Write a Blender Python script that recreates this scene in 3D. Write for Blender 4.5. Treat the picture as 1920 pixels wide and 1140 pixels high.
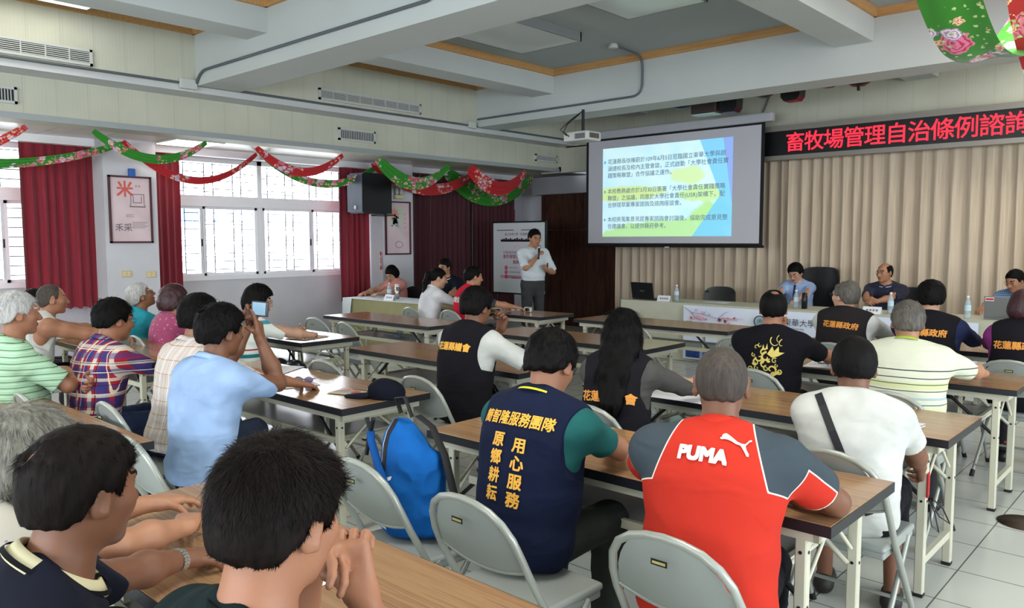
import bpy, bmesh, math, random
import numpy as np
from mathutils import Vector, Matrix, Euler
random.seed(7); RNG = np.random.default_rng(7)
for o in list(bpy.data.objects): bpy.data.objects.remove(o)
SC = bpy.context.scene
COL = SC.collection
PI = math.pi

# ------------------------------------------------------------------ camera
YAW, PITCH, ROLL, FPX, EYE = 0.7412, 0.0814, 0.0018, 1473.0, 1.60
cy_, sy_ = math.cos(YAW), math.sin(YAW)
fw = Vector((-sy_*math.cos(PITCH), cy_*math.cos(PITCH), -math.sin(PITCH)))
rt = Vector((cy_, sy_, 0.0)); dn = fw.cross(rt)
rt2 = rt*math.cos(ROLL) + dn*math.sin(ROLL); dn2 = -rt*math.sin(ROLL) + dn*math.cos(ROLL)
cam_data = bpy.data.cameras.new('camera'); cam = bpy.data.objects.new('camera', cam_data); COL.objects.link(cam)
cam_data.sensor_width = 36.0; cam_data.lens = FPX/1920*36.0; cam_data.clip_start = 0.05; cam_data.clip_end = 300
up = -dn2; back = -fw
cam.matrix_world = Matrix(((rt2.x, up.x, back.x, 0), (rt2.y, up.y, back.y, 0), (rt2.z, up.z, back.z, EYE), (0, 0, 0, 1)))
SC.camera = cam

# ------------------------------------------------------------------ colour management, world, daylight
vs = SC.view_settings
vs.view_transform = 'Standard'; vs.look = 'None'; vs.gamma = 1.0; vs.use_curve_mapping = False
vs.exposure = 0.36
SC.display_settings.display_device = 'sRGB'
world = bpy.data.worlds.new('daylight'); SC.world = world; world.use_nodes = True
wn = world.node_tree.nodes; bg = wn['Background']
bg.inputs[0].default_value = (0.86, 0.93, 1.0, 1); bg.inputs[1].default_value = 9.0
SC.cycles.max_bounces = 6; SC.cycles.diffuse_bounces = 4; SC.cycles.glossy_bounces = 3; SC.cycles.transparent_max_bounces = 8
SC.cycles.caustics_reflective = False; SC.cycles.caustics_refractive = False
SC.cycles.sample_clamp_indirect = 6.0

def area_light(name, loc, rot, sx, sy, power, color=(1, 1, 1), portal=False):
    d = bpy.data.lights.new(name, 'AREA'); d.shape = 'RECTANGLE'; d.size = sx; d.size_y = sy
    d.energy = power; d.color = color
    if portal: d.cycles.is_portal = True
    o = bpy.data.objects.new(name, d); COL.objects.link(o); o.location = loc; o.rotation_euler = rot
    return o
# portals in the three window bays of the outer wall (they only help to sample the sky)
for yc, w in ((1.9, 3.5), (6.03, 3.5), (-2.2, 3.5)):
    area_light('window_portal', (-10.62, yc, 1.9), (0, -PI/2, 0), 1.7, w, 1.0, portal=True)
# the same for unseen openings added behind and right of the camera for light
area_light('window_portal', (-2.0, -5.12, 1.9), (PI/2, 0, 0), 9.0, 1.7, 1.0, portal=True)
area_light('window_portal', (4.62, 3.0, 1.9), (0, PI/2, 0), 1.7, 9.0, 1.0, portal=True)
WARM = (1.0, 0.95, 0.84)
# unseen area lights without boxes: added fill, and inferred lamps on the right
UNSEEN_LAMPS = [(-6.0, 1.0, 22), (-1.2, 2.2, 50), (-1.2, 6.6, 50), (1.8, 4.5, 60), (1.8, 8.8, 60), (-1.4, -2.0, 45), (-6.0, -3.0, 40), (2.2, 0.0, 50), (-1.0, 9.8, 30)]

# ------------------------------------------------------------------ helpers: properties
def tag(o, label=None, cat=None, group=None, kind=None):
    if label: o['label'] = label
    if cat: o['category'] = cat
    if group: o['group'] = group
    if kind: o['kind'] = kind
    return o
def thing(name, label, cat, loc=(0, 0, 0), rz=0.0, group=None):
    o = bpy.data.objects.new(name, None); COL.objects.link(o); o.location = loc; o.rotation_euler = (0, 0, rz)
    o.empty_display_size = 0.05
    return tag(o, label, cat, group)
def copy_tree(o, parent=None):
    c = o.copy(); COL.objects.link(c); c.parent = parent
    for ch in list(o.children): copy_tree(ch, c)
    return c

# ------------------------------------------------------------------ helpers: materials
def lin(c):
    out = []
    for v in c[:3]:
        v = v/255.0
        out.append(v/12.92 if v <= 0.04045 else ((v+0.055)/1.055)**2.4)
    return (out[0], out[1], out[2], 1.0)
MATS = {}
class NT:
    def __init__(s, m): s.t = m.node_tree; s.n = s.t.nodes; s.l = s.t.links
    def new(s, typ, **kw):
        n = s.n.new(typ)
        for k, v in kw.items(): setattr(n, k, v)
        return n
    def link(s, a, b): s.l.new(a, b)
    def coord(s, which='Object', scale=(1, 1, 1), rot=(0, 0, 0), loc=(0, 0, 0)):
        tc = s.new('ShaderNodeTexCoord'); mp = s.new('ShaderNodeMapping')
        mp.inputs['Scale'].default_value = scale; mp.inputs['Rotation'].default_value = rot; mp.inputs['Location'].default_value = loc
        s.link(tc.outputs[which], mp.inputs[0]); return mp.outputs[0]
    def noise(s, vec, scale, detail=3, rough=0.5, dist=0.0):
        n = s.new('ShaderNodeTexNoise'); n.inputs['Scale'].default_value = scale; n.inputs['Detail'].default_value = detail
        n.inputs['Roughness'].default_value = rough; n.inputs['Distortion'].default_value = dist
        s.link(vec, n.inputs['Vector']); return n.outputs[0]
    def ramp(s, fac, stops, mode='LINEAR'):
        r = s.new('ShaderNodeValToRGB'); r.color_ramp.interpolation = mode
        e = r.color_ramp.elements
        while len(e) > 1: e.remove(e[-1])
        e[0].position = stops[0][0]; e[0].color = stops[0][1]
        for p, c in stops[1:]:
            x = e.new(p); x.color = c
        s.link(fac, r.inputs[0]); return r.outputs[0]
    def mix(s, fac, a, b, mode='MIX'):
        m = s.new('ShaderNodeMix', data_type='RGBA', blend_type=mode)
        if isinstance(fac, (int, float)): m.inputs[0].default_value = fac
        else: s.link(fac, m.inputs[0])
        for i, v in ((6, a), (7, b)):
            if isinstance(v, tuple): m.inputs[i].default_value = v
            else: s.link(v, m.inputs[i])
        return m.outputs[2]
    def math(s, op, a, b=0.0, c=0.0):
        m = s.new('ShaderNodeMath', operation=op)
        for i, v in enumerate((a, b, c)):
            if isinstance(v, (int, float)): m.inputs[i].default_value = v
            else: s.link(v, m.inputs[i])
        return m.outputs[0]
    def sep(s, vec):
        n = s.new('ShaderNodeSeparateXYZ'); s.link(vec, n.inputs[0]); return n.outputs
    def bump(s, h, strength, dist=0.01):
        b = s.new('ShaderNodeBump'); b.inputs['Strength'].default_value = strength; b.inputs['Distance'].default_value = dist
        s.link(h, b.inputs['Height']); return b.outputs[0]
def mat(name, col=(200, 200, 200), rough=0.6, metal=0.0, var=0.0, vscale=6.0, bump=0.0, bscale=150.0, emit=0.0, trans=0.0, ior=1.45, spec=0.5, sheen=0.0, build=None, sss=0.0, alpha=None):
    if name in MATS: return MATS[name]
    m = bpy.data.materials.new(name); m.use_nodes = True; MATS[name] = m
    t = NT(m); p = t.n['Principled BSDF']
    c = lin(col)
    p.inputs['Base Color'].default_value = c; p.inputs['Roughness'].default_value = rough; p.inputs['Metallic'].default_value = metal
    p.inputs['Specular IOR Level'].default_value = spec; p.inputs['IOR'].default_value = ior
    if trans: p.inputs['Transmission Weight'].default_value = trans
    if alpha is not None: p.inputs['Alpha'].default_value = alpha
    if sheen: p.inputs['Sheen Weight'].default_value = sheen; p.inputs['Sheen Roughness'].default_value = 0.5
    if sss: p.inputs['Subsurface Weight'].default_value = sss; p.inputs['Subsurface Radius'].default_value = (0.8, 0.3, 0.15); p.inputs['Subsurface Scale'].default_value = 0.008
    if emit:
        p.inputs['Emission Color'].default_value = c; p.inputs['Emission Strength'].default_value = emit
    if var:
        v = t.coord(); n = t.noise(v, vscale, 4)
        d = tuple(x*(1-var) for x in c[:3])+(1,); l = tuple(min(1, x*(1+var)) for x in c[:3])+(1,)
        t.link(t.ramp(n, [(0.3, d), (0.7, l)]), p.inputs['Base Color'])
    if bump:
        v = t.coord(); t.link(t.bump(t.noise(v, bscale, 3), bump, 0.004), p.inputs['Normal'])
    if build: build(t, p)
    return m

# ------------------------------------------------------------------ helpers: meshes
class MB:
    def __init__(s): s.v = []; s.f = []; s.m = []; s.sm = []; s.mats = []
    def mi(s, m):
        if m not in s.mats: s.mats.append(m)
        return s.mats.index(m)
    def add(s, vs, fs, m, smooth=False):
        b = len(s.v); s.v.extend([tuple(map(float, v)) for v in vs]); k = s.mi(m)
        for f in fs: s.f.append(tuple(b+i for i in f)); s.m.append(k); s.sm.append(smooth)
        return s
    def box(s, lo, hi, m, rot=None, pivot=None):
        x0, y0, z0 = lo; x1, y1, z1 = hi
        vs = [Vector(p) for p in ((x0, y0, z0), (x1, y0, z0), (x1, y1, z0), (x0, y1, z0), (x0, y0, z1), (x1, y0, z1), (x1, y1, z1), (x0, y1, z1))]
        if rot is not None:
            R_ = Euler(rot).to_matrix(); pv = Vector(pivot if pivot else ((x0+x1)/2, (y0+y1)/2, (z0+z1)/2))
            vs = [R_ @ (v-pv)+pv for v in vs]
        return s.add(vs, [(0, 3, 2, 1), (4, 5, 6, 7), (0, 1, 5, 4), (1, 2, 6, 5), (2, 3, 7, 6), (3, 0, 4, 7)], m)
    def bbox(s, lo, hi, m, r=0.005, seg=2):
        """box with rounded edges"""
        bm = bmesh.new(); bmesh.ops.create_cube(bm, size=1.0)
        for v in bm.verts:
            v.co = Vector([(lo[i]+hi[i])/2+v.co[i]*(hi[i]-lo[i]) for i in range(3)])
        r = min(r, 0.45*min(hi[i]-lo[i] for i in range(3)))
        bmesh.ops.bevel(bm, geom=bm.edges[:], offset=r, segments=seg, affect='EDGES', profile=0.5)
        bm.verts.index_update()
        s.add([v.co for v in bm.verts], [[v.index for v in f.verts] for f in bm.faces], m, False); bm.free(); return s
    def tube(s, pts, r, m, n=10, cap=True, closed=False, flat=None):
        P = [Vector(p) for p in pts]; N = len(P); rs = r if isinstance(r, (list, tuple)) else [r]*N
        vs, prev = [], None
        for i, p in enumerate(P):
            if closed: t = P[(i+1) % N]-P[i-1]
            else: t = P[min(i+1, N-1)]-P[max(i-1, 0)]
            t.normalize()
            if prev is None:
                a = Vector((0, 0, 1)) if abs(t.z) < 0.9 else Vector((1, 0, 0)); u = t.cross(a).normalized()
            else: u = (prev-t*prev.dot(t)).normalized()
            prev = u; w = t.cross(u)
            for k in range(n):
                a = 2*PI*k/n; fy = flat if flat else 1.0
                vs.append(p+(u*math.cos(a)+w*math.sin(a)*fy)*rs[i])
        fs = []
        M_ = N if closed else N-1
        for i in range(M_):
            j = (i+1) % N
            for k in range(n): fs.append((i*n+k, i*n+(k+1) % n, j*n+(k+1) % n, j*n+k))
        s.add(vs, fs, m, True)
        if cap and not closed:
            s.add(vs[:n], [tuple(range(n))[::-1]], m); s.add(vs[-n:], [tuple(range(n))], m)
        return s
    def lathe(s, prof, m, c=(0, 0, 0), n=20, smooth=True):
        vs, fs = [], []
        for r, z in prof:
            for k in range(n):
                a = 2*PI*k/n; vs.append((c[0]+r*math.cos(a), c[1]+r*math.sin(a), c[2]+z))
        for i in range(len(prof)-1):
            for k in range(n): fs.append((i*n+k, i*n+(k+1) % n, (i+1)*n+(k+1) % n, (i+1)*n+k))
        return s.add(vs, fs, m, smooth)
    def grid(s, fn, nu, nv, m, smooth=True, thick=None):
        """fn(u,v)->point, u,v in 0..1"""
        vs = [Vector(fn(i/nu, j/nv)) for j in range(nv+1) for i in range(nu+1)]
        fs = [(j*(nu+1)+i, j*(nu+1)+i+1, (j+1)*(nu+1)+i+1, (j+1)*(nu+1)+i) for j in range(nv) for i in range(nu)]
        s.add(vs, fs, m, smooth)
        if thick is not None:
            th = Vector(thick); n = len(vs)
            s.add([v+th for v in vs], [f[::-1] for f in fs], m, smooth)
            rim = [i for i in range(nu+1)]+[(j*(nu+1)+nu) for j in range(1, nv+1)]+[nv*(nu+1)+i for i in range(nu-1, -1, -1)]+[j*(nu+1) for j in range(nv-1, 0, -1)]
            vv = [vs[i] for i in rim]+[vs[i]+th for i in rim]; k = len(rim)
            s.add(vv, [(i, i+k, (i+1) % k+k, (i+1) % k) for i in range(k)], m, False)
        return s
    def prism(s, poly, axis, a, b, m):
        """extrude a 2D polygon along axis from a to b; poly coords are the two other axes in order"""
        def P(u, v, w): return {'x': (w, u, v), 'y': (u, w, v), 'z': (u, v, w)}[axis]
        n = len(poly); vs = [P(u, v, a) for u, v in poly]+[P(u, v, b) for u, v in poly]
        fs = [tuple(range(n)), tuple(range(2*n-1, n-1, -1))]+[(i, i+n, (i+1) % n+n, (i+1) % n) for i in range(n)]
        return s.add(vs, fs, m)
    def build(s, name, parent=None, loc=None):
        me = bpy.data.meshes.new(name); me.from_pydata(s.v, [], s.f)
        for m in s.mats: me.materials.append(m)
        me.polygons.foreach_set('material_index', s.m); me.polygons.foreach_set('use_smooth', s.sm); me.update()
        o = bpy.data.objects.new(name, me); COL.objects.link(o)
        if parent: o.parent = parent
        if loc: o.location = loc
        return o
def box(name, lo, hi, m, parent=None, rot=None, r=None):
    mb = MB()
    if r: mb.bbox(lo, hi, m, r)
    else: mb.box(lo, hi, m, rot)
    return mb.build(name, parent)
def struct(o): o['kind'] = 'structure'; return o
def text_mesh(body, size=1.0, bold=0.0, extrude=0.0, align='CENTER', shear=0.0, spacing=1.0, lh=1.0, dense=0):
    c = bpy.data.curves.new('txt', 'FONT'); c.body = body; c.size = size; c.extrude = extrude
    c.align_x = align; c.align_y = 'CENTER'; c.shear = shear; c.space_character = spacing; c.space_line = lh; c.resolution_u = 3
    o = bpy.data.objects.new('txt', c); COL.objects.link(o); bpy.context.view_layer.update()
    me = bpy.data.meshes.new_from_object(o.evaluated_get(bpy.context.evaluated_depsgraph_get()))
    v = np.zeros(len(me.vertices)*3); me.vertices.foreach_get('co', v); v = v.reshape(-1, 3)
    f = [tuple(p.vertices) for p in me.polygons]
    if dense:
        bm = bmesh.new(); bm.from_mesh(me); bmesh.ops.remove_doubles(bm, verts=bm.verts, dist=size*1e-4)
        for _ in range(3):
            long = [e for e in bm.edges if e.calc_length() > dense]
            if not long: break
            bmesh.ops.subdivide_edges(bm, edges=long, cuts=1, use_grid_fill=False); bmesh.ops.triangulate(bm, faces=bm.faces)
        bm.verts.index_update(); v = np.array([x.co[:] for x in bm.verts]); f = [tuple(x.index for x in g.verts) for g in bm.faces]; bm.free()
    bpy.data.objects.remove(o); bpy.data.curves.remove(c); bpy.data.meshes.remove(me)
    if bold and len(v):
        n = len(v); vv, f2 = [], []
        for k, (a, b) in enumerate(((0, 0), (-1, -1), (1, -1), (-1, 1), (1, 1), (-1, 0), (1, 0), (0, -1), (0, 1)) if bold > 0.0028 else ((0, 0), (-1, -1), (1, -1), (-1, 1), (1, 1))):
            vv.append(v+np.array([a*bold, b*bold, 0.00015*(k+1)])); f2 += [tuple(i+k*n for i in g) for g in f]
        v, f = np.concatenate(vv), f2
    return v, f
def add_text(mb, body, m, origin, ux, uz, size, bold=0.0, align='CENTER', depth=None, spacing=1.0, sx=1.0, shear=0.0, lh=1.0):
    v, f = text_mesh(body, size, bold, 0.0, align, shear, spacing, lh)
    O = Vector(origin); U = Vector(ux).normalized(); W = Vector(uz).normalized()
    vs = [O+U*(p[0]*sx)+W*p[1]+U.cross(W)*p[2] for p in v]
    mb.add(vs, f, m)
    if depth:
        N = U.cross(W)*(depth); mb.add([p-N for p in vs], [t[::-1] for t in f], m)
    return mb
# ------------------------------------------------------------------ structure
WHITE = mat('white_paint', (196, 199, 200), 0.75, var=0.04, vscale=1.5, bump=0.15, bscale=60)
WALLW = mat('wall_white', (200, 200, 206), 0.8, var=0.05, vscale=2.0, bump=0.1, bscale=40)
BEAMW = mat('beam_paint', (188, 194, 192), 0.8, var=0.05, vscale=0.8, bump=0.1, bscale=30)
GREYW = mat('ceiling_paint', (160, 170, 170), 0.85, var=0.03, vscale=1)
def panel_build(t, p):
    v = t.coord(); x, y, z = t.sep(v)
    s = t.math('ADD', x, y)
    a = t.math('FRACT', t.math('MULTIPLY', s, 1/0.30)); fine = t.math('FRACT', t.math('MULTIPLY', s, 1/0.035))
    g = t.math('LESS_THAN', a, 0.03); g2 = t.math('MULTIPLY', t.math('LESS_THAN', t.math('ABSOLUTE', t.math('SUBTRACT', a, 0.08)), 0.012), 0.6)
    gg = t.math('MAXIMUM', g, g2)
    n = t.noise(v, 2.0, 3)
    base = t.ramp(n, [(0.3, lin((186, 187, 170))), (0.7, lin((197, 198, 181)))])
    base = t.mix(t.math('MULTIPLY', gg, 0.5), base, lin((168, 168, 150)))
    base = t.mix(t.math('MULTIPLY', t.math('LESS_THAN', fine, 0.15), 0.12), base, lin((150, 152, 140)))
    t.link(base, p.inputs['Base Color']); t.link(t.bump(t.math('SUBTRACT', 1.0, gg), 0.4, 0.004), p.inputs['Normal'])
PANEL = mat('cream_panel', rough=0.6, build=panel_build)
def tile_build(t, p):
    v = t.coord(loc=(0.10, 0.22, 0)); b = t.new('ShaderNodeTexBrick'); b.offset = 0.0; b.squash = 1.0
    b.inputs['Scale'].default_value = 1.0; b.inputs['Brick Width'].default_value = 0.40; b.inputs['Row Height'].default_value = 0.40
    b.inputs['Mortar Size'].default_value = 0.0035; b.inputs['Mortar Smooth'].default_value = 0.1
    b.inputs['Color1'].default_value = lin((198, 200, 192)); b.inputs['Color2'].default_value = lin((193, 196, 188)); b.inputs['Mortar'].default_value = lin((92, 92, 90))
    t.link(v, b.inputs['Vector'])
    n = t.noise(v, 2.5, 5, 0.6); c = t.mix(t.math('MULTIPLY', n, 0.12), b.outputs[0], lin((160, 162, 158)))
    t.link(c, p.inputs['Base Color']); p.inputs['Roughness'].default_value = 0.22
    t.link(t.bump(b.outputs[1], -0.4, 0.003), p.inputs['Normal'])
TILE = mat('floor_tile', rough=0.25, build=tile_build)
def wood_build(c1, c2, c3, sx=1.5, sy=26, axis='x', rough=0.35, mix=0.6):
    def f(t, p):
        sc = (sx, sy, sy) if axis == 'x' else ((sy, sx, sy) if axis == 'y' else (sy, sy, sx))
        tc = t.new('ShaderNodeTexCoord'); oi = t.new('ShaderNodeObjectInfo')
        mp = t.new('ShaderNodeMapping'); mp.inputs['Scale'].default_value = sc; t.link(tc.outputs['Object'], mp.inputs[0])
        ad = t.new('ShaderNodeVectorMath', operation='ADD'); t.link(mp.outputs[0], ad.inputs[0]); t.link(oi.outputs['Location'], ad.inputs[1])
        v = ad.outputs[0]
        n = t.noise(v, 1.0, 5, 0.6, 0.6); n2 = t.noise(v, 4.0, 3, 0.6, 0.2)
        f_ = t.math('ADD', t.math('MULTIPLY', n, 0.7), t.math('MULTIPLY', n2, 0.3))
        col = t.ramp(f_, [(0.32, lin(c1)), (0.47, lin(c2)), (0.56, lin(c3)), (0.68, lin(c2))])
        t.link(col, p.inputs['Base Color']); p.inputs['Roughness'].default_value = rough
        t.link(t.bump(n2, 0.05, 0.002), p.inputs['Normal'])
    return f
LAMIN = mat('table_laminate', build=wood_build((124, 92, 64), (148, 112, 80), (162, 127, 92), 1.3, 60, 'x', 0.19))
TRIMW = mat('ceiling_trim_wood', build=wood_build((150, 108, 62), (184, 140, 88), (196, 152, 98), 2, 60, 'x', 0.5))
DARKW = mat('dark_wood_panel', build=wood_build((48, 30, 25), (70, 44, 36), (84, 55, 44), 1.2, 14, 'z', 0.32))
BLACKE = mat('table_edge_black', (24, 26, 32), 0.4)
CREAMM = mat('cream_steel', (196, 194, 174), 0.42, var=0.04)
CHAIRM = mat('grey_steel_chair', (158, 162, 154), 0.33, metal=0.25, var=0.05, vscale=4)
CHAIRP = mat('chair_panel_grey', (152, 158, 154), 0.38, metal=0.1, var=0.05, vscale=4)
RUBBER = mat('black_rubber', (22, 22, 24), 0.6)
BLACK = mat('black_plastic', (18, 19, 22), 0.35)
DARKM = mat('dark_metal', (50, 50, 52), 0.35, metal=0.7)
PIPE = mat('grey_conduit', (92, 98, 104), 0.45, metal=0.2)
GRILLE = mat('grille_white', (188, 192, 188), 0.5)
FRAMEW = mat('window_frame_white', (238, 238, 242), 0.5)
PAPER = mat('white_paper', (225, 226, 230), 0.8)
CREAMP = mat('cream_paper', (214, 206, 184), 0.8)
CHROME = mat('chrome', (190, 190, 192), 0.2, metal=0.9)

XS, XW, YF, ZC = -8.5, -10.5, 10.9, 3.92      # soffit fascia, window wall, front upper wall, ceiling
YB, XR = -5.0, 4.5                             # behind the camera, right-hand side
ZS, ZA = 3.28, 2.80                            # ledge height, annex ceiling
Y2 = 11.75                                     # back of the stage recess
struct(box('floor', (XW-0.2, YB, -0.1), (XR, Y2+0.1, 0), TILE))
struct(box('ceiling', (XS-0.2, YB, ZC), (XR, Y2+0.1, ZC+0.15), GREYW))
# soffit: upper panel and lower fascia with a small step
struct(box('wall_soffit_upper', (XS-0.2, YB, ZS), (XS, YF, ZC), PANEL))
struct(box('wall_soffit_fascia', (XS-0.75, YB, ZA), (XS-0.35, YF, ZS-0.06), PANEL))
struct(box('wall_soffit_step', (XS-0.75, YB, ZS-0.06), (XS, YF, ZS), WHITE))
struct(box('ceiling_annex_edge', (XS-0.75, YF, ZA), (XS-0.3, Y2+0.1, ZA+0.08), WHITE))
struct(box('trim_1', (XS-0.349, YB, ZA-0.01), (XS-0.33, YF, ZA+0.05), mat('grey_strip', (150, 156, 158), 0.5)))
mb = MB()
for k in range(22): mb.lathe([(0, 0), (0.007, 0), (0.007, 0.004), (0, 0.006)], DARKM, (0, 0, 0), 6)
def annex_build(t, p):
    v = t.coord(); b = t.new('ShaderNodeTexBrick'); b.offset = 0.0
    b.inputs['Scale'].default_value = 1.0; b.inputs['Brick Width'].default_value = 0.6; b.inputs['Row Height'].default_value = 0.6
    b.inputs['Mortar Size'].default_value = 0.008
    b.inputs['Color1'].default_value = lin((222, 218, 210)); b.inputs['Color2'].default_value = lin((214, 208, 200)); b.inputs['Mortar'].default_value = lin((150, 146, 142))
    t.link(v, b.inputs['Vector']); n = t.noise(v, 3, 4)
    t.link(t.mix(t.math('MULTIPLY', n, 0.4), b.outputs[0], lin((176, 160, 140))), p.inputs['Base Color'])
struct(box('ceiling_annex', (XW-0.2, YB, ZA), (XS-0.75, Y2+0.1, ZA+0.08), mat('annex_ceiling_tile', rough=0.3, build=annex_build)))
wb = MB(); wb.box((XW, YB-0.15, 0), (XR, YB, 1.05), WALLW); wb.box((XW, YB-0.15, 2.75), (XR, YB, ZC), WALLW); wb.box((XW, YB-0.15, 1.05), (-6.5, YB, 2.75), WALLW); wb.box((2.5, YB-0.15, 1.05), (XR, YB, 2.75), WALLW)  # unseen opening added so sky light comes from behind the camera
struct(wb.build('wall_back'))
wb = MB(); wb.box((XR, YB, 0), (XR+0.15, Y2, 1.05), WALLW); wb.box((XR, YB, 2.75), (XR+0.15, Y2, ZC), WALLW); wb.box((XR, YB, 1.05), (XR+0.15, -1.5, 2.75), WALLW); wb.box((XR, 7.5, 1.05), (XR+0.15, Y2, 2.75), WALLW)  # another added opening, out of view, for sky light from the right
struct(wb.build('wall_right'))
# front wall: upper cream panels above the stage recess
struct(box('wall_front_upper', (XS-0.2, YF, 3.2), (XR, YF+0.12, ZC), PANEL))
struct(box('wall_front_side', (XS-0.75, YF, 2.78), (-7.85, YF+0.12, 3.22), PANEL))
struct(box('trim_2', (-9.8, 11.28, 2.44), (-7.0, 11.48, 2.74), mat('header_grey', (150, 150, 156), 0.7)))
# recess back
struct(box('wall_front', (XW-0.2, Y2, 0), (XR, Y2+0.12, ZC), WALLW))
# dark wood cladding left of the stage curtain
dw = MB()
for i in range(6):
    x0 = -9.76+i*0.5
    dw.box((x0, 11.5, 0), (x0+0.488, 11.56, 1.78), DARKW); dw.box((x0, 11.5, 1.79), (x0+0.488, 11.56, 2.62), DARKW)
struct(dw.build('wall_front_cladding'))
# beams and joists
struct(box('beam_1', (XS-0.01, 4.15, 3.29), (XR, 4.65, ZC), BEAMW))
struct(box('beam_2', (XS-0.01, 8.50, 3.29), (XR, 8.95, ZC), BEAMW))
struct(box('beam_3', (XS-0.01, -0.25, 3.29), (XR, 0.25, ZC), BEAMW))
tn = 3
for x0 in (-7.38, -3.18, 1.02):
    for y0, y1 in ((YB, -0.25), (0.25, 4.15), (4.65, 8.5), (8.95, YF)):
        struct(box('beam_%d' % (tn+1), (x0, y0, 3.60), (x0+0.38, y1, ZC), BEAMW)); tn += 1
# wooden ceiling trim round each coffer
tr = MB(); w, h = 0.035, 0.085
xs = [XS, -7.38, -7.0, -3.18, -2.8, 1.02, 1.40, XR]; ys = [YB, -0.25, 0.25, 4.15, 4.65, 8.5, 8.95, YF]
for i in range(0, 8, 2):
    for j in range(0, 8, 2):
        x0, x1, y0, y1 = xs[i], xs[i+1], ys[j], ys[j+1]
        tr.box((x0, y0, ZC-h), (x1, y0+w, ZC), TRIMW); tr.box((x0, y1-w, ZC-h), (x1, y1, ZC), TRIMW)
        tr.box((x0, y0, ZC-h), (x0+w, y1, ZC), TRIMW); tr.box((x1-w, y0, ZC-h), (x1, y1, ZC), TRIMW)
struct(tr.build('trim_3'))

# outer wall with window openings
SILL, HEAD = 1.05, 2.74
bays = [(-4.2, -0.6), (0.35, 3.62), (4.28, 7.82)]
wl = MB()
wl.box((XW-0.2, YB, 0), (XW, Y2, SILL), WALLW)
prev = YB
for a, b in bays: wl.box((XW-0.2, prev, SILL), (XW, a, HEAD), WALLW); prev = b
wl.box((XW-0.2, prev, SILL), (XW, Y2, HEAD), WALLW); wl.box((XW-0.2, YB, HEAD), (XW, Y2, ZA), WALLW)
struct(wl.build('wall_left'))
struct(box('pillar_1', (XW, 3.62, 0), (-9.8, 4.24, ZA), WALLW)); struct(box('pillar_2', (XW, 7.72, 0), (-9.8, 8.34, ZA), WALLW)); struct(box('pillar_3', (XW, -0.6, 0), (-9.8, 0.0, ZA), WALLW))
def glass_build(t, p):
    out = t.n['Material Output']; tr_ = t.new('ShaderNodeBsdfTransparent'); gl = t.new('ShaderNodeBsdfGlossy'); gl.inputs['Roughness'].default_value = 0.05
    fr = t.new('ShaderNodeFresnel'); mx = t.new('ShaderNodeMixShader'); fr.inputs[0].default_value = 1.3
    t.link(fr.outputs[0], mx.inputs[0]); t.link(tr_.outputs[0], mx.inputs[1]); t.link(gl.outputs[0], mx.inputs[2]); t.link(mx.outputs[0], out.inputs[0])
GLASS = mat('window_glass', build=glass_build)
BARS = mat('security_bar', (64, 64, 74), 0.5, metal=0.2)
for wi, (a, b) in enumerate(bays):
    root = thing('window_%d' % (wi+1), None, None, (XW, 0, 0)); root['kind'] = 'structure'
    f = MB(); x0, x1 = -0.12, -0.02
    mid = (a+b)/2
    f.box((x0, a, SILL), (x1+0.04, b, SILL+0.06), FRAMEW)
    f.box((x0, a, 2.07), (x1+0.03, b, 2.22), FRAMEW); f.box((x0, a, HEAD-0.06), (x1, b, HEAD), FRAMEW)
    for y in (a, mid-0.04, b-0.06): f.box((x0, y, SILL), (x1, y+0.07, HEAD), FRAMEW)
    f.build('window_frame', root)
    for s0, s1 in ((a+0.06, mid-0.04), (mid+0.03, b-0.06)):
        h = (s0+s1)/2
        for q, (u, v) in enumerate(((s0, h+0.03), (h-0.03, s1))):
            xx = -0.085 if q else -0.055
            sh = MB(); t_ = 0.035
            sh.box((xx, u, SILL+0.06), (xx+0.03, v, SILL+0.06+t_), FRAMEW); sh.box((xx, u, 2.07-t_), (xx+0.03, v, 2.07), FRAMEW)
            sh.box((xx, u, SILL+0.06), (xx+0.03, u+t_, 2.07), FRAMEW); sh.box((xx, v-t_, SILL+0.06), (xx+0.03, v, 2.07), FRAMEW)
            if q: sh.box((xx+0.03, u+0.008, 1.52), (xx+0.045, u+0.026, 1.62), DARKM)
            so = sh.build('sash', root)
            box('glass', (xx+0.012, u+t_, SILL+0.06+t_), (xx+0.016, v-t_, 2.07-t_), GLASS, so)
        box('transom_glass', (-0.07, s0, 2.22), (-0.066, s1, HEAD-0.06), GLASS, root)
    # security grille outside
    g = MB(); gx = -0.30; r = 0.006
    y = a-0.1; k = 0
    def bar(p, q): g.box((gx-r+min(p[0], q[0]), min(p[1], q[1])-r, min(p[2], q[2])-r), (gx+r+max(p[0], q[0]), max(p[1], q[1])+r, max(p[2], q[2])+r), BARS)
    while y < b+0.1:
        wd = 0.30 if k % 2 == 0 else 0.13
        bar((0, y, SILL-0.1), (0, y, HEAD+0.1))
        z = SILL+(0.02 if k % 2 == 0 else 0.09); dz = 0.115 if k % 2 == 0 else 0.23
        while z < HEAD: bar((0, y, z), (0, y+wd, z)); z += dz
        y += wd; k += 1
    g.build('window_bars', root)
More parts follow.
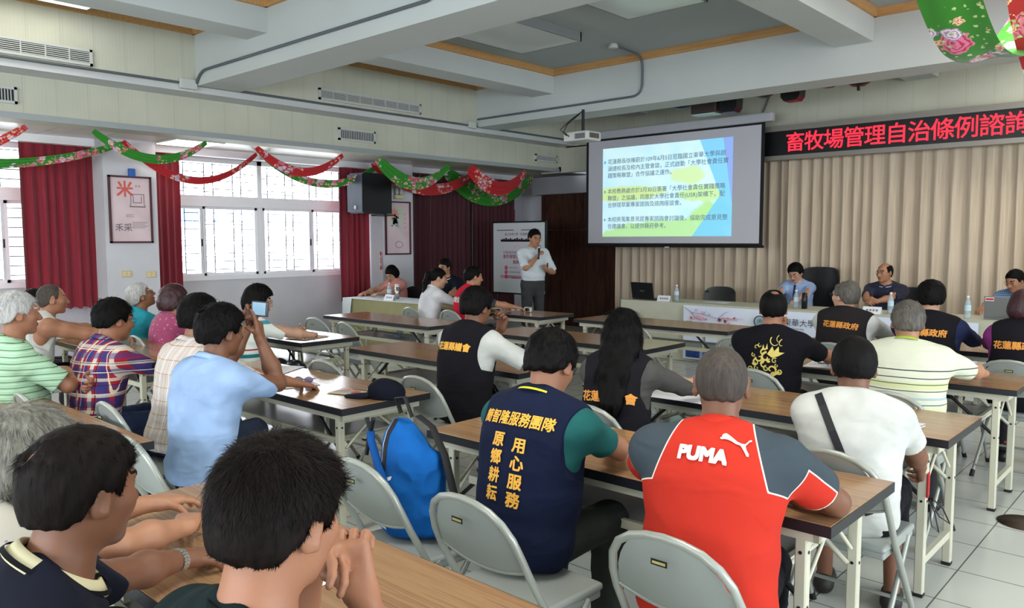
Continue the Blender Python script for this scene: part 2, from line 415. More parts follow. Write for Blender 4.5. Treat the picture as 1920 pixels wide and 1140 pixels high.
# sky-lit yard outside: a pale neighbouring building with a blue corrugated awning
YARDW = mat('yard_wall', (225, 228, 232), 0.8, var=0.05)
yb = thing('neighbour_building', 'pale neighbouring building with blue corrugated awning seen through the window bars', 'building', (-22, 4, 0))
box('wall', (-2, -8, 0), (0, 3.2, 3.4), YARDW, yb); box('roof', (-2.2, -8.2, 3.4), (0.3, 3.4, 3.55), mat('yard_roof', (180, 186, 190), 0.7), yb)
aw = MB(); AW = mat('blue_awning', (80, 130, 190), 0.5)
aw.grid(lambda u, v: (0.05+v*0.9, 3.6+u*3.2, 2.6-v*0.5+0.03*math.sin(u*150)), 90, 2, AW, thick=(0, 0, 0.01)); aw.build('awning', yb)
struct(box('ground_yard', (-60, -40, -0.15), (XW-0.2, 60, -0.05), mat('yard_concrete', (190, 190, 188), 0.9, var=0.1)))

# ------------------------------------------------------------------ conduits, grilles, fixtures
def conduit(name, pts, label, r=0.014):
    o = MB().tube(pts, r, PIPE, 8).build(name); return tag(o, label, 'pipe')
def bend(p, q, rr, n=6):  # unused corner helper
    return [p, q]
def round_path(pts, rad=0.12, n=5):
    out = [Vector(pts[0])]
    for i in range(1, len(pts)-1):
        a, b, c = Vector(pts[i-1]), Vector(pts[i]), Vector(pts[i+1])
        u = (a-b).normalized()*rad; v = (c-b).normalized()*rad
        for k in range(n+1):
            t = k/n; out.append((b+u)*(1-t)**2+b*2*t*(1-t)+(b+v)*t*t)
    out.append(Vector(pts[-1])); return out
conduit('conduit', [(XS+0.02, YB+0.1, 3.30), (XS+0.02, YF-0.02, 3.30)], 'long grey pipe running along the ledge above the window annex')
conduit('conduit', round_path([(XS+0.05, 4.13, 3.31), (XS+0.15, 4.13, 3.43), (-4.55, 4.13, 3.43), (-4.55, 4.13, 3.87), (-4.55, 3.75, 3.90)], 0.13), 'grey pipe on the nearer big beam, bending up to the ceiling')
conduit('conduit', round_path([(XS+0.05, 8.48, 3.40), (-5.55, 8.48, 3.40), (-5.55, 8.48, 3.88), (-5.55, 7.9, 3.90)], 0.16), 'grey pipe on the farther big beam, curving up to a ceiling box')
conduit('conduit', round_path([(-8.1, YF-0.02, 3.34), (-5.1, YF-0.02, 3.34), (-4.95, YF-0.02, 3.7)], 0.12), 'dark pipe along the cream wall above the projection screen', 0.011)
tag(MB().bbox((XS, 3.95, 3.24), (XS+0.06, 4.14, 3.35), GRILLE, 0.01).build('junction_box'), 'white junction box on the ledge at the nearer beam', 'box')
tag(MB().bbox((XS, 8.3, 3.26), (XS+0.06, 8.45, 3.36), GRILLE, 0.01).build('junction_box'), 'white junction box on the ledge at the farther beam', 'box')
tag(MB().lathe([(0, 0.05), (0.05, 0.05), (0.06, 0), (0.0, 0.0)], GRILLE, (-5.55, 7.85, ZC-0.05)).build('smoke_detector'), 'small white round ceiling box at the end of the curved pipe', 'detector')
def vent(x, y0, y1, z0, z1, label, vertical=False):
    t = thing('air_vent', label, 'vent', (x, (y0+y1)/2, (z0+z1)/2)); a, b, c = (y1-y0)/2, (z1-z0)/2, 0.03
    f = MB(); f.box((0, -a, -b), (c, a, -b+0.025), GRILLE); f.box((0, -a, b-0.025), (c, a, b), GRILLE)
    f.box((0, -a, -b), (c, -a+0.025, b), GRILLE); f.box((0, a-0.025, -b), (c, a, b), GRILLE)
    f.build('frame', t); box('backing', (0.001, -a+0.01, -b+0.01), (0.004, a-0.01, b-0.01), BLACK, t)
    s = MB()
    if vertical:
        n = int(2*a/0.03)
        for k in range(n): yy = -a+0.03+k*(2*a-0.06)/n; s.box((0.008, yy, -b+0.02), (0.022, yy+0.008, b-0.02), GRILLE)
    else:
        n = 6
        for k in range(n): zz = -b+0.03+k*(2*b-0.05)/n; s.box((0.008, -a+0.02, zz), (0.024, a-0.02, zz+0.008), GRILLE)
        m_ = max(2, int(2*a/0.2))
        for k in range(1, m_): yy = -a+k*2*a/m_; s.box((0.005, yy-0.005, -b+0.02), (0.027, yy+0.005, b-0.02), GRILLE)
    s.build('slats', t)
vent(XS, 1.4, 3.08, 3.33, 3.49, 'long white air grille high on the cream wall nearest the camera')
vent(XS, 5.72, 7.38, 3.35, 3.49, 'long white air grille between the two big beams')
vent(XS-0.35, 2.05, 2.5, 2.93, 3.09, 'small grille on the fascia under the nearest long grille', True)
vent(XS-0.35, 6.25, 6.85, 2.93, 3.09, 'small square grille on the fascia midway along the room', True)
vent(XS-0.35, 10.25, 10.82, 2.94, 3.06, 'small grille on the fascia beside the projection screen', True)

TUBE = mat('lit_tube', (255, 250, 240), emit=9.0)
def diff_build(t, p):
    p.inputs['Transmission Weight'].default_value = 0.0
DIFF = mat('prismatic_diffuser', (196, 204, 200), 0.25, build=diff_build)
def fixture(x, y, on, label, L=1.22, W=0.62, rz=0):
    t = thing('ceiling_light', label, 'light', (x, y, ZC), rz)
    h = MB(); h.box((-W/2, -L/2, -0.10), (-W/2+0.02, L/2, 0), mat('fixture_grey', (128, 132, 134), 0.5)); h.box((W/2-0.02, -L/2, -0.10), (W/2, L/2, 0), MATS['fixture_grey'])
    h.box((-W/2, -L/2, -0.10), (W/2, -L/2+0.02, 0), MATS['fixture_grey']); h.box((-W/2, L/2-0.02, -0.10), (W/2, L/2, 0), MATS['fixture_grey'])
    h.build('housing', t)
    d = MB(); m_ = mat('lit_diffuser', (255, 248, 232), emit=3.0) if on else DIFF
    d.grid(lambda u, v: ((u-0.5)*(W-0.05), (v-0.5)*(L-0.05), -0.10-0.035*math.sin(PI*u)*(1-abs(2*v-1)**6)), 10, 12, m_, thick=(0, 0, 0.004)); d.build('diffuser', t)
    return t
fixture(-5.97, 6.52, False, 'unlit ceiling light box between the wooden trims, far end of the middle bay', 1.35, 0.9)
fixture(-4.2, 6.15, False, 'unlit ceiling light with rippled cover, partly cut by the top edge', 1.35, 0.9)
fixture(-8.05, 1.85, True, 'lit fluorescent ceiling light at the top corner above the long air grille', 2.3, 0.5)
for i, (x, y) in enumerate(((-9.55, 4.55), (-9.4, 2.1))):
    t = thing('ceiling_light', ['lit square ceiling panel of the annex above the bright window', 'lit ceiling panel of the annex nearest the camera'][i], 'light', (x, y, ZA)); box('housing', (-.31, -.31, -.012), (.31, .31, 0), GRILLE, t); box('diffuser', (-.28, -.28, -.018), (.28, .28, -.0125), mat('lit_panel', (255, 250, 236), emit=4.0), t)
for i, (x, y, pw) in enumerate(UNSEEN_LAMPS):
    area_light('unseen_ceiling_lamp', (x, y, ZC-0.17 if abs(x+1.2) > 0.3 or True else 0), (0, 0, 0), 1.1, 1.1, pw, WARM)  # out of view, no fixture built; mostly added fill
# ------------------------------------------------------------------ stage: curtain, LED board, screen
def curtain_mat(name, c1, c2, rough=0.75, sheen=0.3):
    def f(t, p):
        v = t.coord(scale=(40, 40, 1.2)); n = t.noise(v, 1.0, 3)
        t.link(t.ramp(n, [(0.35, lin(c1)), (0.65, lin(c2))]), p.inputs['Base Color'])
        v2 = t.coord(); t.link(t.bump(t.noise(v2, 260, 2), 0.25, 0.002), p.inputs['Normal'])
    return mat(name, rough=rough, sheen=sheen, build=f)
CREAMC = curtain_mat('cream_curtain', (188, 170, 148), (206, 190, 168))
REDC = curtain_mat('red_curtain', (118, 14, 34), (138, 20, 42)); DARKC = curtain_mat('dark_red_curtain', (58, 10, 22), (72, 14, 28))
def curtain(name, p0, p1, z0, z1, period, amp, m, label, seed=0, group=None, pleat=True, cat='curtain', flare=0.0):
    rg = np.random.default_rng(seed); a = Vector(p0); b = Vector(p1); L = (b-a).length; d = (b-a)/L; nrm = Vector((-d.y, d.x, 0))
    n = max(2, int(L/period)); ph = np.cumsum(rg.uniform(0.7, 1.3, n+1)); ph = (ph-ph[0])/(ph[-1]-ph[0]); amps = rg.uniform(0.7, 1.25, n+1); ns = rg.uniform(-1, 1, (n+1, 2))
    def fn(u, v):
        i = int(np.searchsorted(ph, u, side='right')-1); i = min(max(i, 0), n-1); t = (u-ph[i])/(ph[i+1]-ph[i])
        am = amps[i]*(1-t)+amps[i+1]*t
        w = (0.5-0.5*math.cos(2*PI*t))**(0.6)
        prof = w*am*amp*(0.55+0.45*min(1, v*3))
        sway = amp*0.5*math.sin(3*v+6*u+seed)*v*(ns[i, 0]*(1-t)+ns[i+1, 0]*t)
        z = z1+(z0-z1)*v-0.012*math.sin(2*PI*n*u)*v
        p = a+d*(u*L+sway*0.6)+nrm*(prof+sway*0.4+flare*v)
        return (p.x, p.y, z)
    mb = MB(); mb.grid(fn, n*12, 14, m, thick=(-nrm.x*0.004, -nrm.y*0.004, 0)); o = mb.build(name)
    return tag(o, label, cat, group)
RAILB = mat('rail_beige', (150, 140, 124), 0.6)
curtain('stage_curtain', (-7.75, 11.1, 0), (-4.72, 11.1, 0), 0.03, 2.76, 0.155, 0.075, CREAMC, 'cream pleated stage curtain behind the projection screen', 3)
curtain('stage_curtain', (-4.74, 11.05, 0), (-3.2, 11.05, 0), 0.03, 2.76, 0.15, 0.075, CREAMC, 'cream pleated stage curtain just past the screen edge, behind the panelist in a tie', 5)
curtain('stage_curtain', (-3.22, 11.1, 0), (1.6, 11.1, 0), 0.03, 2.76, 0.165, 0.08, CREAMC, 'wide cream pleated stage curtain under the red scrolling sign', 8)
curtain('window_curtain', (-10.12, 2.85, 0), (-10.12, 3.62, 0), 0.80, 2.72, 0.10, 0.06, REDC, 'crimson curtain on the near side of the pillar with the rice poster', 11)
curtain('window_curtain', (-10.12, 4.27, 0), (-10.12, 4.68, 0), 0.80, 2.72, 0.10, 0.05, REDC, 'narrow crimson curtain just beyond the pillar with the rice poster', 12)
curtain('window_curtain', (-10.12, 7.15, 0), (-10.12, 7.70, 0), 0.66, 2.72, 0.10, 0.06, REDC, 'crimson curtain hanging below the black loudspeaker', 13)
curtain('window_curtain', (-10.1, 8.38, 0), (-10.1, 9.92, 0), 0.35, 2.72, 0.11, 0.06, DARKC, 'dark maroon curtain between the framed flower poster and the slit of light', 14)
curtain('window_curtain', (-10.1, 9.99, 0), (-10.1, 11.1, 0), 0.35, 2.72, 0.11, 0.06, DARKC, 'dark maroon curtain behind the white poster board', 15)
rl = MB()
for a_, b_ in ((1.5, 3.62), (4.24, 7.72), (8.34, 11.3)): rl.box((-10.16, a_, 2.71), (-10.02, b_, 2.80), FRAMEW)
struct(rl.build('trim_4')); struct(box('trim_5', (-7.8, 11.0, 2.74), (1.7, 11.2, 3.25), RAILB))
struct(box('window_4', (XW-0.02, 9.90, 1.0), (XW+0.01, 10.0, 2.6), mat('sky_slit', (235, 240, 255), emit=1.2)))
# LED board
RAIL = mat('aluminium_rail', (140, 136, 128), 0.45, metal=0.4)
led = thing('led_sign', 'long scrolling sign with red dotted Chinese characters above the cream curtain', 'sign', (-4.98, 10.72, 2.93))
lb = MB(); lb.box((-0.02, 0, -0.165), (6.4, 0.12, 0.17), BLACK); lb.build('body', led)
lr = MB(); lr.box((-0.05, -0.03, 0.17), (6.45, 0.13, 0.20), RAIL); lr.box((-0.05, -0.02, 0.20), (6.45, 0.13, 0.245), RAIL); lr.box((-0.05, -0.03, -0.225), (6.45, 0.13, -0.165), RAIL); lr.build('rail', led)
def dots_build(t, p):
    v = t.coord('Object'); x, y, z = t.sep(v); s = 1/0.0165
    fx = t.math('SUBTRACT', t.math('FRACT', t.math('MULTIPLY', x, s)), 0.5); fz = t.math('SUBTRACT', t.math('FRACT', t.math('MULTIPLY', z, s)), 0.5)
    r2 = t.math('ADD', t.math('MULTIPLY', fx, fx), t.math('MULTIPLY', fz, fz))
    d = t.math('LESS_THAN', r2, 0.17)
    t.link(t.mix(d, lin((255, 0, 24)), lin((255, 44, 64))), p.inputs['Emission Color'])
    t.link(t.math('ADD', t.math('MULTIPLY', d, 0.9), 1.5), p.inputs['Emission Strength'])
LEDM = mat('led_red', (60, 0, 5), 0.5, build=dots_build)
lt = MB()
for i, ch in enumerate('畜牧場管理自治條例諮詢會議'):
    add_text(lt, ch, LEDM, (0.46+i*0.262, -0.006, -0.012), (1, 0, 0), (0, 0, 1), 0.275, 0.0018)
lt.build('lettering', led)
# projection screen
scr = thing('projection_screen', 'large white projection screen showing a pale blue and green slide with Chinese text', 'screen', (-6.40, 10.5, 0))
SCW = mat('screen_white', (196, 196, 204), 0.9); SCB = mat('screen_black', (14, 15, 18), 0.7)
s_ = MB(); s_.box((-1.54, 0, 1.50), (1.54, 0.006, 3.24), SCB); s_.build('border', scr)
box('surface', (-1.49, -0.004, 1.545), (1.49, -0.001, 3.19), SCW, scr)
hc = MB(); hc.bbox((-1.75, -0.05, 3.22), (1.66, 0.06, 3.345), mat('housing_grey', (176, 178, 184), 0.45), 0.02); hc.box((-1.3, 0.05, 3.25), (-1.25, 0.42, 3.30), GRILLE); hc.box((1.25, 0.05, 3.25), (1.3, 0.42, 3.30), GRILLE); hc.build('case', scr)
MB().tube([(-1.52, 0, 1.50), (1.56, 0, 1.50)], 0.018, BLACK, 8).build('bottom_bar', scr)
box('handle', (-0.02, -0.02, 1.475), (0.05, 0.0, 1.495), GRILLE, scr)
def slide_build(t, p):
    v = t.coord('Object'); x, y, z = t.sep(v)       # x -1.2..1.1, z 1.65..3.07
    n = t.noise(v, 2.3, 3); n1 = t.noise(v, 5, 2)
    light = t.ramp(n, [(0.3, lin((190, 232, 246))), (0.7, lin((214, 243, 244)))])
    def band(cx, cz, rx, rz, w=0.35):
        a = t.math('DIVIDE', t.math('SUBTRACT', x, cx), rx); b = t.math('DIVIDE', t.math('SUBTRACT', z, cz), rz)
        r = t.math('ADD', t.math('MULTIPLY', a, a), t.math('MULTIPLY', b, b)); r = t.math('ADD', r, t.math('MULTIPLY', t.math('SUBTRACT', n1, 0.5), 1.6))
        m = t.new('ShaderNodeMapRange'); m.interpolation_type = 'SMOOTHSTEP'; t.link(r, m.inputs[0]); m.inputs[1].default_value = 1.0+w; m.inputs[2].default_value = 1.0-w; return m.outputs[0]
    c = t.mix(band(-0.8, 2.33, 0.75, 0.12), light, lin((204, 230, 158)))
    c = t.mix(band(0.35, 2.55, 0.28, 0.13), c, lin((206, 234, 176)))
    c = t.mix(band(0.62, 2.28, 0.42, 0.12), c, lin((194, 230, 166)))
    c = t.mix(band(-0.05, 1.62, 1.1, 0.28, 0.15), c, lin((180, 226, 162)))
    c = t.mix(band(0.75, 1.95, 0.35, 0.20), c, lin((178, 226, 150)))
    e1 = t.math('GREATER_THAN', t.math('ADD', x, t.math('MULTIPLY', t.math('ABSOLUTE', t.math('SUBTRACT', z, 2.28)), 0.55)), 1.12)
    e1b = t.math('GREATER_THAN', t.math('ADD', x, t.math('MULTIPLY', z, -0.42)), -0.30)
    edge = t.math('MAXIMUM', t.math('LESS_THAN', t.math('ADD', x, t.math('MULTIPLY', z, 0.28)), -9), t.math('MAXIMUM', t.math('GREATER_THAN', t.math('ADD', x, t.math('MULTIPLY', z, 0.42)), 1.83), t.math('GREATER_THAN', t.math('SUBTRACT', x, t.math('MULTIPLY', z, 0.75)), -0.80)))
    c = t.mix(t.math('MULTIPLY', edge, 0.85), c, lin((110, 196, 238)))
    e2 = t.math('GREATER_THAN', t.math('ADD', x, t.math('MULTIPLY', z, 0.16)), 1.41)
    c = t.mix(t.math('MULTIPLY', e2, 0.8), c, lin((140, 158, 226)))
    t.link(c, p.inputs['Emission Color']); t.link(c, p.inputs['Base Color']); p.inputs['Emission Strength'].default_value = 0.52
SLIDE = mat('projected_slide', rough=0.9, build=slide_build)
box('slide', (-1.20, -0.009, 1.65), (1.07, -0.005, 3.06), SLIDE, scr)
ST = mat('slide_text', (112, 130, 144), 0.9, emit=0.3)
tx = MB()
lines = [(2.84, '花蓮縣長徐榛蔚於109年6月5日蒞臨國立東華大學與趙'), (2.73, '涵捷校長及校內主管會談，正式啟動「大學社會責任實'), (2.62, '踐策略聯盟」合作協議之運作。'),
         (2.37, '本校教務處亦於3月30日簽署「大學社會責任實踐策略'), (2.26, '聯盟」之協議，同意於大學社會責任(USR)架構下，配'), (2.15, '合辦理草案專家諮詢及諮詢座談會。'),
         (1.92, '本校將蒐集意見提專家諮詢會討論後，協助完成意見整'), (1.81, '合建議書，以提供縣府參考。')]
for z, s in lines: add_text(tx, s, ST, (-1.10, -0.011, z), (1, 0, 0), (0, 0, 1), 0.088, 0.0006, 'LEFT')
for z in (2.84, 2.37, 1.92): tx.add([(-1.17, -0.011, z-0.03), (-1.125, -0.011, z), (-1.17, -0.011, z+0.03)], [(0, 1, 2)], mat('slide_bullet', (90, 180, 220), emit=0.4))
tx.build('slide_text', scr)
# projector hanging from the ceiling
pj = thing('projector', 'white ceiling projector with black cables hanging before the screen', 'projector', (-6.45, 8.45, 2.96))
mb = MB(); mb.bbox((-0.20, -0.17, -0.06), (0.20, 0.14, 0.06), mat('projector_white', (212, 212, 208), 0.4), 0.02); mb.build('body', pj)
mb = MB(); mb.tube([(0.08, 0.14, 0), (0.08, 0.19, 0)], 0.045, BLACK, 14); mb.build('lens', pj)
mb = MB()
for k in range(7): mb.box((0.201, -0.12+k*0.03, -0.03), (0.206, -0.105+k*0.03, 0.035), BLACK)
mb.box((0.0, -0.176, -0.04), (0.16, -0.171, 0.03), mat('grille_grey', (110, 112, 114), 0.5)); mb.build('vent', pj)
mb = MB(); mb.tube([(0, 0, 0.06), (0, 0, 0.36)], 0.02, BLACK, 8); mb.box((-0.09, -0.07, 0.06), (0.09, 0.07, 0.075), GRILLE); mb.build('mount', pj)
mb = MB(); mb.tube([(-0.1, -0.17, 0.0), (-0.14, -0.24, 0.06), (-0.10, -0.2, 0.16), (-0.02, -0.05, 0.3)], 0.008, BLACK, 6); mb.tube([(-0.14, -0.17, 0.01), (-0.2, -0.23, 0.09), (-0.12, -0.12, 0.22), (0, -0.03, 0.33)], 0.007, BLACK, 6); mb.build('cable', pj)
# stage spotlights above the screen
for i, (x, z, kind) in enumerate([(-5.76, 3.46, 0), (-5.38, 3.42, 1), (-5.02, 3.40, 2), (-4.56, 3.48, 0), (-4.18, 3.45, 2), (-3.74, 3.50, 0), (-3.38, 3.47, 3)]):
    lab = ['first dark stage lamp above the screen, half hidden by the beam', 'boxy brown stage floodlight above the middle of the screen', 'black angular stage lamp beside the boxy floodlight', 'dark round lamp above the right end of the screen case', 'green-tinted small stage lamp above the sign start', 'flat dark round lamp, second from the last under the red-lit beam', 'black dome-shaped lamp with a stub, last of the stage lamps'][i]
    t = thing('stage_lamp', lab, 'lamp', (x, 9.8, z), 0, 'stage lamps behind the far beam')
    b_ = MB()
    if kind == 1: b_.bbox((-0.19, -0.1, -0.12), (0.19, 0.12, 0.08), mat('lamp_brown', (60, 48, 46), 0.4), 0.02)
    elif kind == 2: b_.prism([(-0.13, 0.12), (0.13, 0.12), (0.12, -0.07), (0.08, -0.12), (-0.08, -0.12), (-0.12, -0.07)], 'y', -0.09, 0.09, BLACK)
    else: b_.lathe([(0, -0.06), (0.07, -0.055), (0.125, -0.02), (0.14, 0.03), (0.14, 0.05), (0, 0.05)], BLACK)
    if kind == 3: b_.tube([(0, 0, -0.05), (0.0, 0, -0.11)], 0.02, BLACK, 8)
    b_.build('housing', t)
    MB().tube([(0, 0, 0.04), (0, 0, ZC-z)], 0.012, BLACK, 6).build('bracket', t)
    if kind == 1: box('lens', (-0.17, -0.09, -0.135), (0.17, 0.10, -0.121), mat('lamp_glass', (170, 200, 190), 0.2), t)

# ------------------------------------------------------------------ loudspeaker, posters, outlets
sp = thing('loudspeaker', 'black loudspeaker mounted high above the crimson curtain at the far pillar', 'loudspeaker', (-9.72, 7.42, 2.31))
b_ = MB(); b_.prism([(-0.20, 0.16), (0.18, 0.28), (0.16, -0.24), (-0.14, -0.26)], 'z', -0.31, 0.29, BLACK); b_.build('cabinet', sp)
b_ = MB(); b_.prism([(-0.19, -0.262), (0.15, -0.245), (0.15, -0.255), (-0.19, -0.272)], 'z', -0.29, 0.27, mat('speaker_grille', (72, 78, 92), 0.5, bump=0.8, bscale=600)); b_.build('grille', sp)
b_ = MB(); b_.tube([(0.0, -0.275, -0.22), (0, -0.268, -0.22)], 0.03, CHROME, 14); b_.build('badge', sp)
b_ = MB(); b_.box((-0.1, 0.1, -0.34), (0.2, 0.3, -0.32), DARKM); b_.tube([(0.0, 0.2, -0.33), (0.0, 0.35, -0.33)], 0.015, DARKM, 6); b_.build('bracket', sp)
FRM = mat('picture_frame_maroon', (72, 26, 34), 0.4)
def poster(x, y0, y1, z0, z1, label, kind):
    t = thing('framed_poster', label, 'poster', (x, (y0+y1)/2, (z0+z1)/2)); a, b = (y1-y0)/2, (z1-z0)/2
    def pb(t_, p):
        v = t_.coord(); n = t_.noise(v, 3, 4); t_.link(t_.ramp(n, [(0.3, lin((206, 182, 188))), (0.7, lin((220, 200, 204)))]), p.inputs['Base Color'])
    m = mat('poster_paper', rough=0.35, build=pb)
    f = MB(); w_ = 0.022
    f.box((0, -a, -b), (0.03, a, -b+w_), FRM); f.box((0, -a, b-w_), (0.03, a, b), FRM); f.box((0, -a, -b), (0.03, -a+w_, b), FRM); f.box((0, a-w_, -b), (0.03, a, b), FRM); f.build('frame', t)
    box('sheet', (0.002, -a+w_, -b+w_), (0.012, a-w_, b-w_), m, t)
    INK = mat('poster_ink', (120, 104, 112), 0.6); RI = mat('poster_red', (206, 96, 84), 0.6); g = MB(); X = 0.0135
    if kind == 0:
        add_text(g, '米', RI, (X, -0.06, b-0.17), (0, 1, 0), (0, 0, 1), 0.2, 0.004)
        for (u0, v0, u1, v1) in ((0.0, .12, .16, .125), (0.0, .12, .005, .0), (.155, .12, .16, .0), (-.01, -.03, .17, -.02), (-.01, -.03, -.005, .0), (.165, -.03, .17, .0), (.03, .10, .035, .02), (.125, .10, .13, .02), (.03, .02, .13, .025)):
            g.box((X-0.001, min(u0, u1), min(v0, v1)+0.06), (X, max(u0, u1)+0.003, max(v0, v1)+0.063), INK)
        for k in range(6): g.box((X-0.001, 0.01, -0.15-k*0.014), (X, 0.20-0.02*(k % 3), -0.146-k*0.014), INK)
        for k in range(3): g.box((X-0.001, -0.06, -0.06-k*0.014), (X, 0.04-0.02*(k % 2), -0.056-k*0.014), INK)
        add_text(g, '禾采', INK, (X, -0.09, -0.22), (0, 1, 0), (0, 0, 1), 0.1, 0.001)
        add_text(g, '米 食', INK, (X, 0.09, b-0.12), (0, 1, 0), (0, 0, 1), 0.03)
    else:
        for k in range(9):
            a_ = 2*PI*k/9; c_ = Vector((X, -0.08, b-0.2)); d_ = Vector((0, math.cos(a_), math.sin(a_))); q = Vector((0, -d_.z, d_.y))
            g.add([c_, c_+d_*0.06+q*0.02, c_+d_*0.12, c_+d_*0.06-q*0.02], [(0, 1, 2, 3)], mat('poster_petal', (226, 150, 140), 0.6))
        g.box((X-0.0015, -0.17, 0.02), (X-0.001, 0.10, 0.34), mat('poster_green', (196, 204, 186), 0.6))
        for k in range(26):
            cy, cz = RNG.normal(-0.03, 0.045), RNG.normal(0.10, 0.05); r_ = RNG.uniform(0.012, 0.03)
            g.add([(X, cy+r_*math.cos(2*PI*j/8), cz+r_*math.sin(2*PI*j/8)) for j in range(8)], [tuple(range(8))], INK if k % 3 == 0 else mat('poster_grey', (176, 168, 178), 0.6))
        ring = [(X, 0.02+0.075*math.cos(2*PI*j/24), -b+0.16+0.05*math.sin(2*PI*j/24)) for j in range(24)]
        g.tube(ring, 0.004, INK, 5, closed=True)
        for k in range(4): g.box((X-0.001, 0.13, 0.0+k*0.07), (X, 0.16, 0.02+k*0.07), mat('poster_petal', (226, 150, 140), 0.6))
    g.build('print', t)
poster(-9.798, 3.665, 4.165, 1.57, 2.37, 'framed poster with a red rice character and a cup drawing on the near pillar', 0)
poster(-9.798, 7.76, 8.27, 1.37, 2.21, 'framed poster with a flower bouquet print on the far pillar', 1)
tag(MB().bbox((-9.80, 3.90, 2.36), (-9.76, 3.98, 2.46), mat('blue_clip', (40, 90, 170), 0.5), 0.01).build('clip'), 'blue clip stuck over the top of the rice poster', 'clip')
bx = thing('exit_light', 'small beige emergency lamp on the pillar above the flower poster', 'lamp', (-9.8, 8.02, 2.28))
b_ = MB(); b_.bbox((0, -0.09, -0.03), (0.07, 0.09, 0.03), mat('beige_plastic', (206, 196, 150), 0.5), 0.008); b_.build('body', bx)
b_ = MB(); b_.lathe([(0.0, 0.14), (0.03, 0.14), (0.034, 0.06), (0.02, 0.03), (0, 0.03)], GRILLE, (0.05, -0.05, 0)); b_.build('lamp_head', bx); b_ = MB(); b_.lathe([(0.0, 0.14), (0.03, 0.14), (0.034, 0.06), (0.02, 0.03), (0, 0.03)], GRILLE, (0.05, 0.04, 0)); b_.build('lamp_head', bx)
def outlet(y, z, label):
    t = thing('wall_socket', label, 'socket', (-9.80, y, z)); m = mat('socket_beige', (206, 186, 140), 0.4)
    MB().bbox((0, -0.06, -0.038), (0.012, 0.06, 0.038), m, 0.006).build('plate', t)
    b_ = MB()
    for dy in (-0.028, 0.028): b_.box((0.012, dy-0.014, -0.02), (0.0145, dy+0.014, 0.02), mat('socket_light', (228, 214, 176), 0.4)); b_.box((0.0145, dy-0.006, -0.008), (0.015, dy-0.003, 0.008), BLACK); b_.box((0.0145, dy+0.003, -0.008), (0.015, dy+0.006, 0.008), BLACK)
    b_.build('outlet', t)
outlet(3.84, 1.20, 'beige wall socket below the rice poster, nearer the crimson curtain'); outlet(4.13, 1.185, 'beige wall socket below the rice poster, nearer the window')
fe = thing('fire_sign', 'small red fire equipment sign on the far pillar behind the woman in pink', 'sign', (-9.79, 7.70, 1.28)); box('plate', (-0.02, -0.03, -0.14), (0.0, -0.02, 0.14), mat('sign_red', (200, 30, 40), 0.4), fe)
tg = MB(); add_text(tg, '滅\n火\n器', mat('sign_white', (235, 235, 235), 0.5), (-0.01, -0.031, 0.0), (1, 0, 0), (0, 0, 1), 0.06); tg.build('lettering', fe)
sb = thing('framed_board', 'small dark wooden framed board on the white wall above the poster board', 'board', (XW+0.005, 11.3, 1.98))
box('frame', (0, -0.24, -0.22), (0.02, 0.24, 0.22), mat('board_frame', (120, 110, 112), 0.4), sb); box('panel', (0.02, -0.215, -0.195), (0.025, 0.215, 0.195), DARKW, sb)

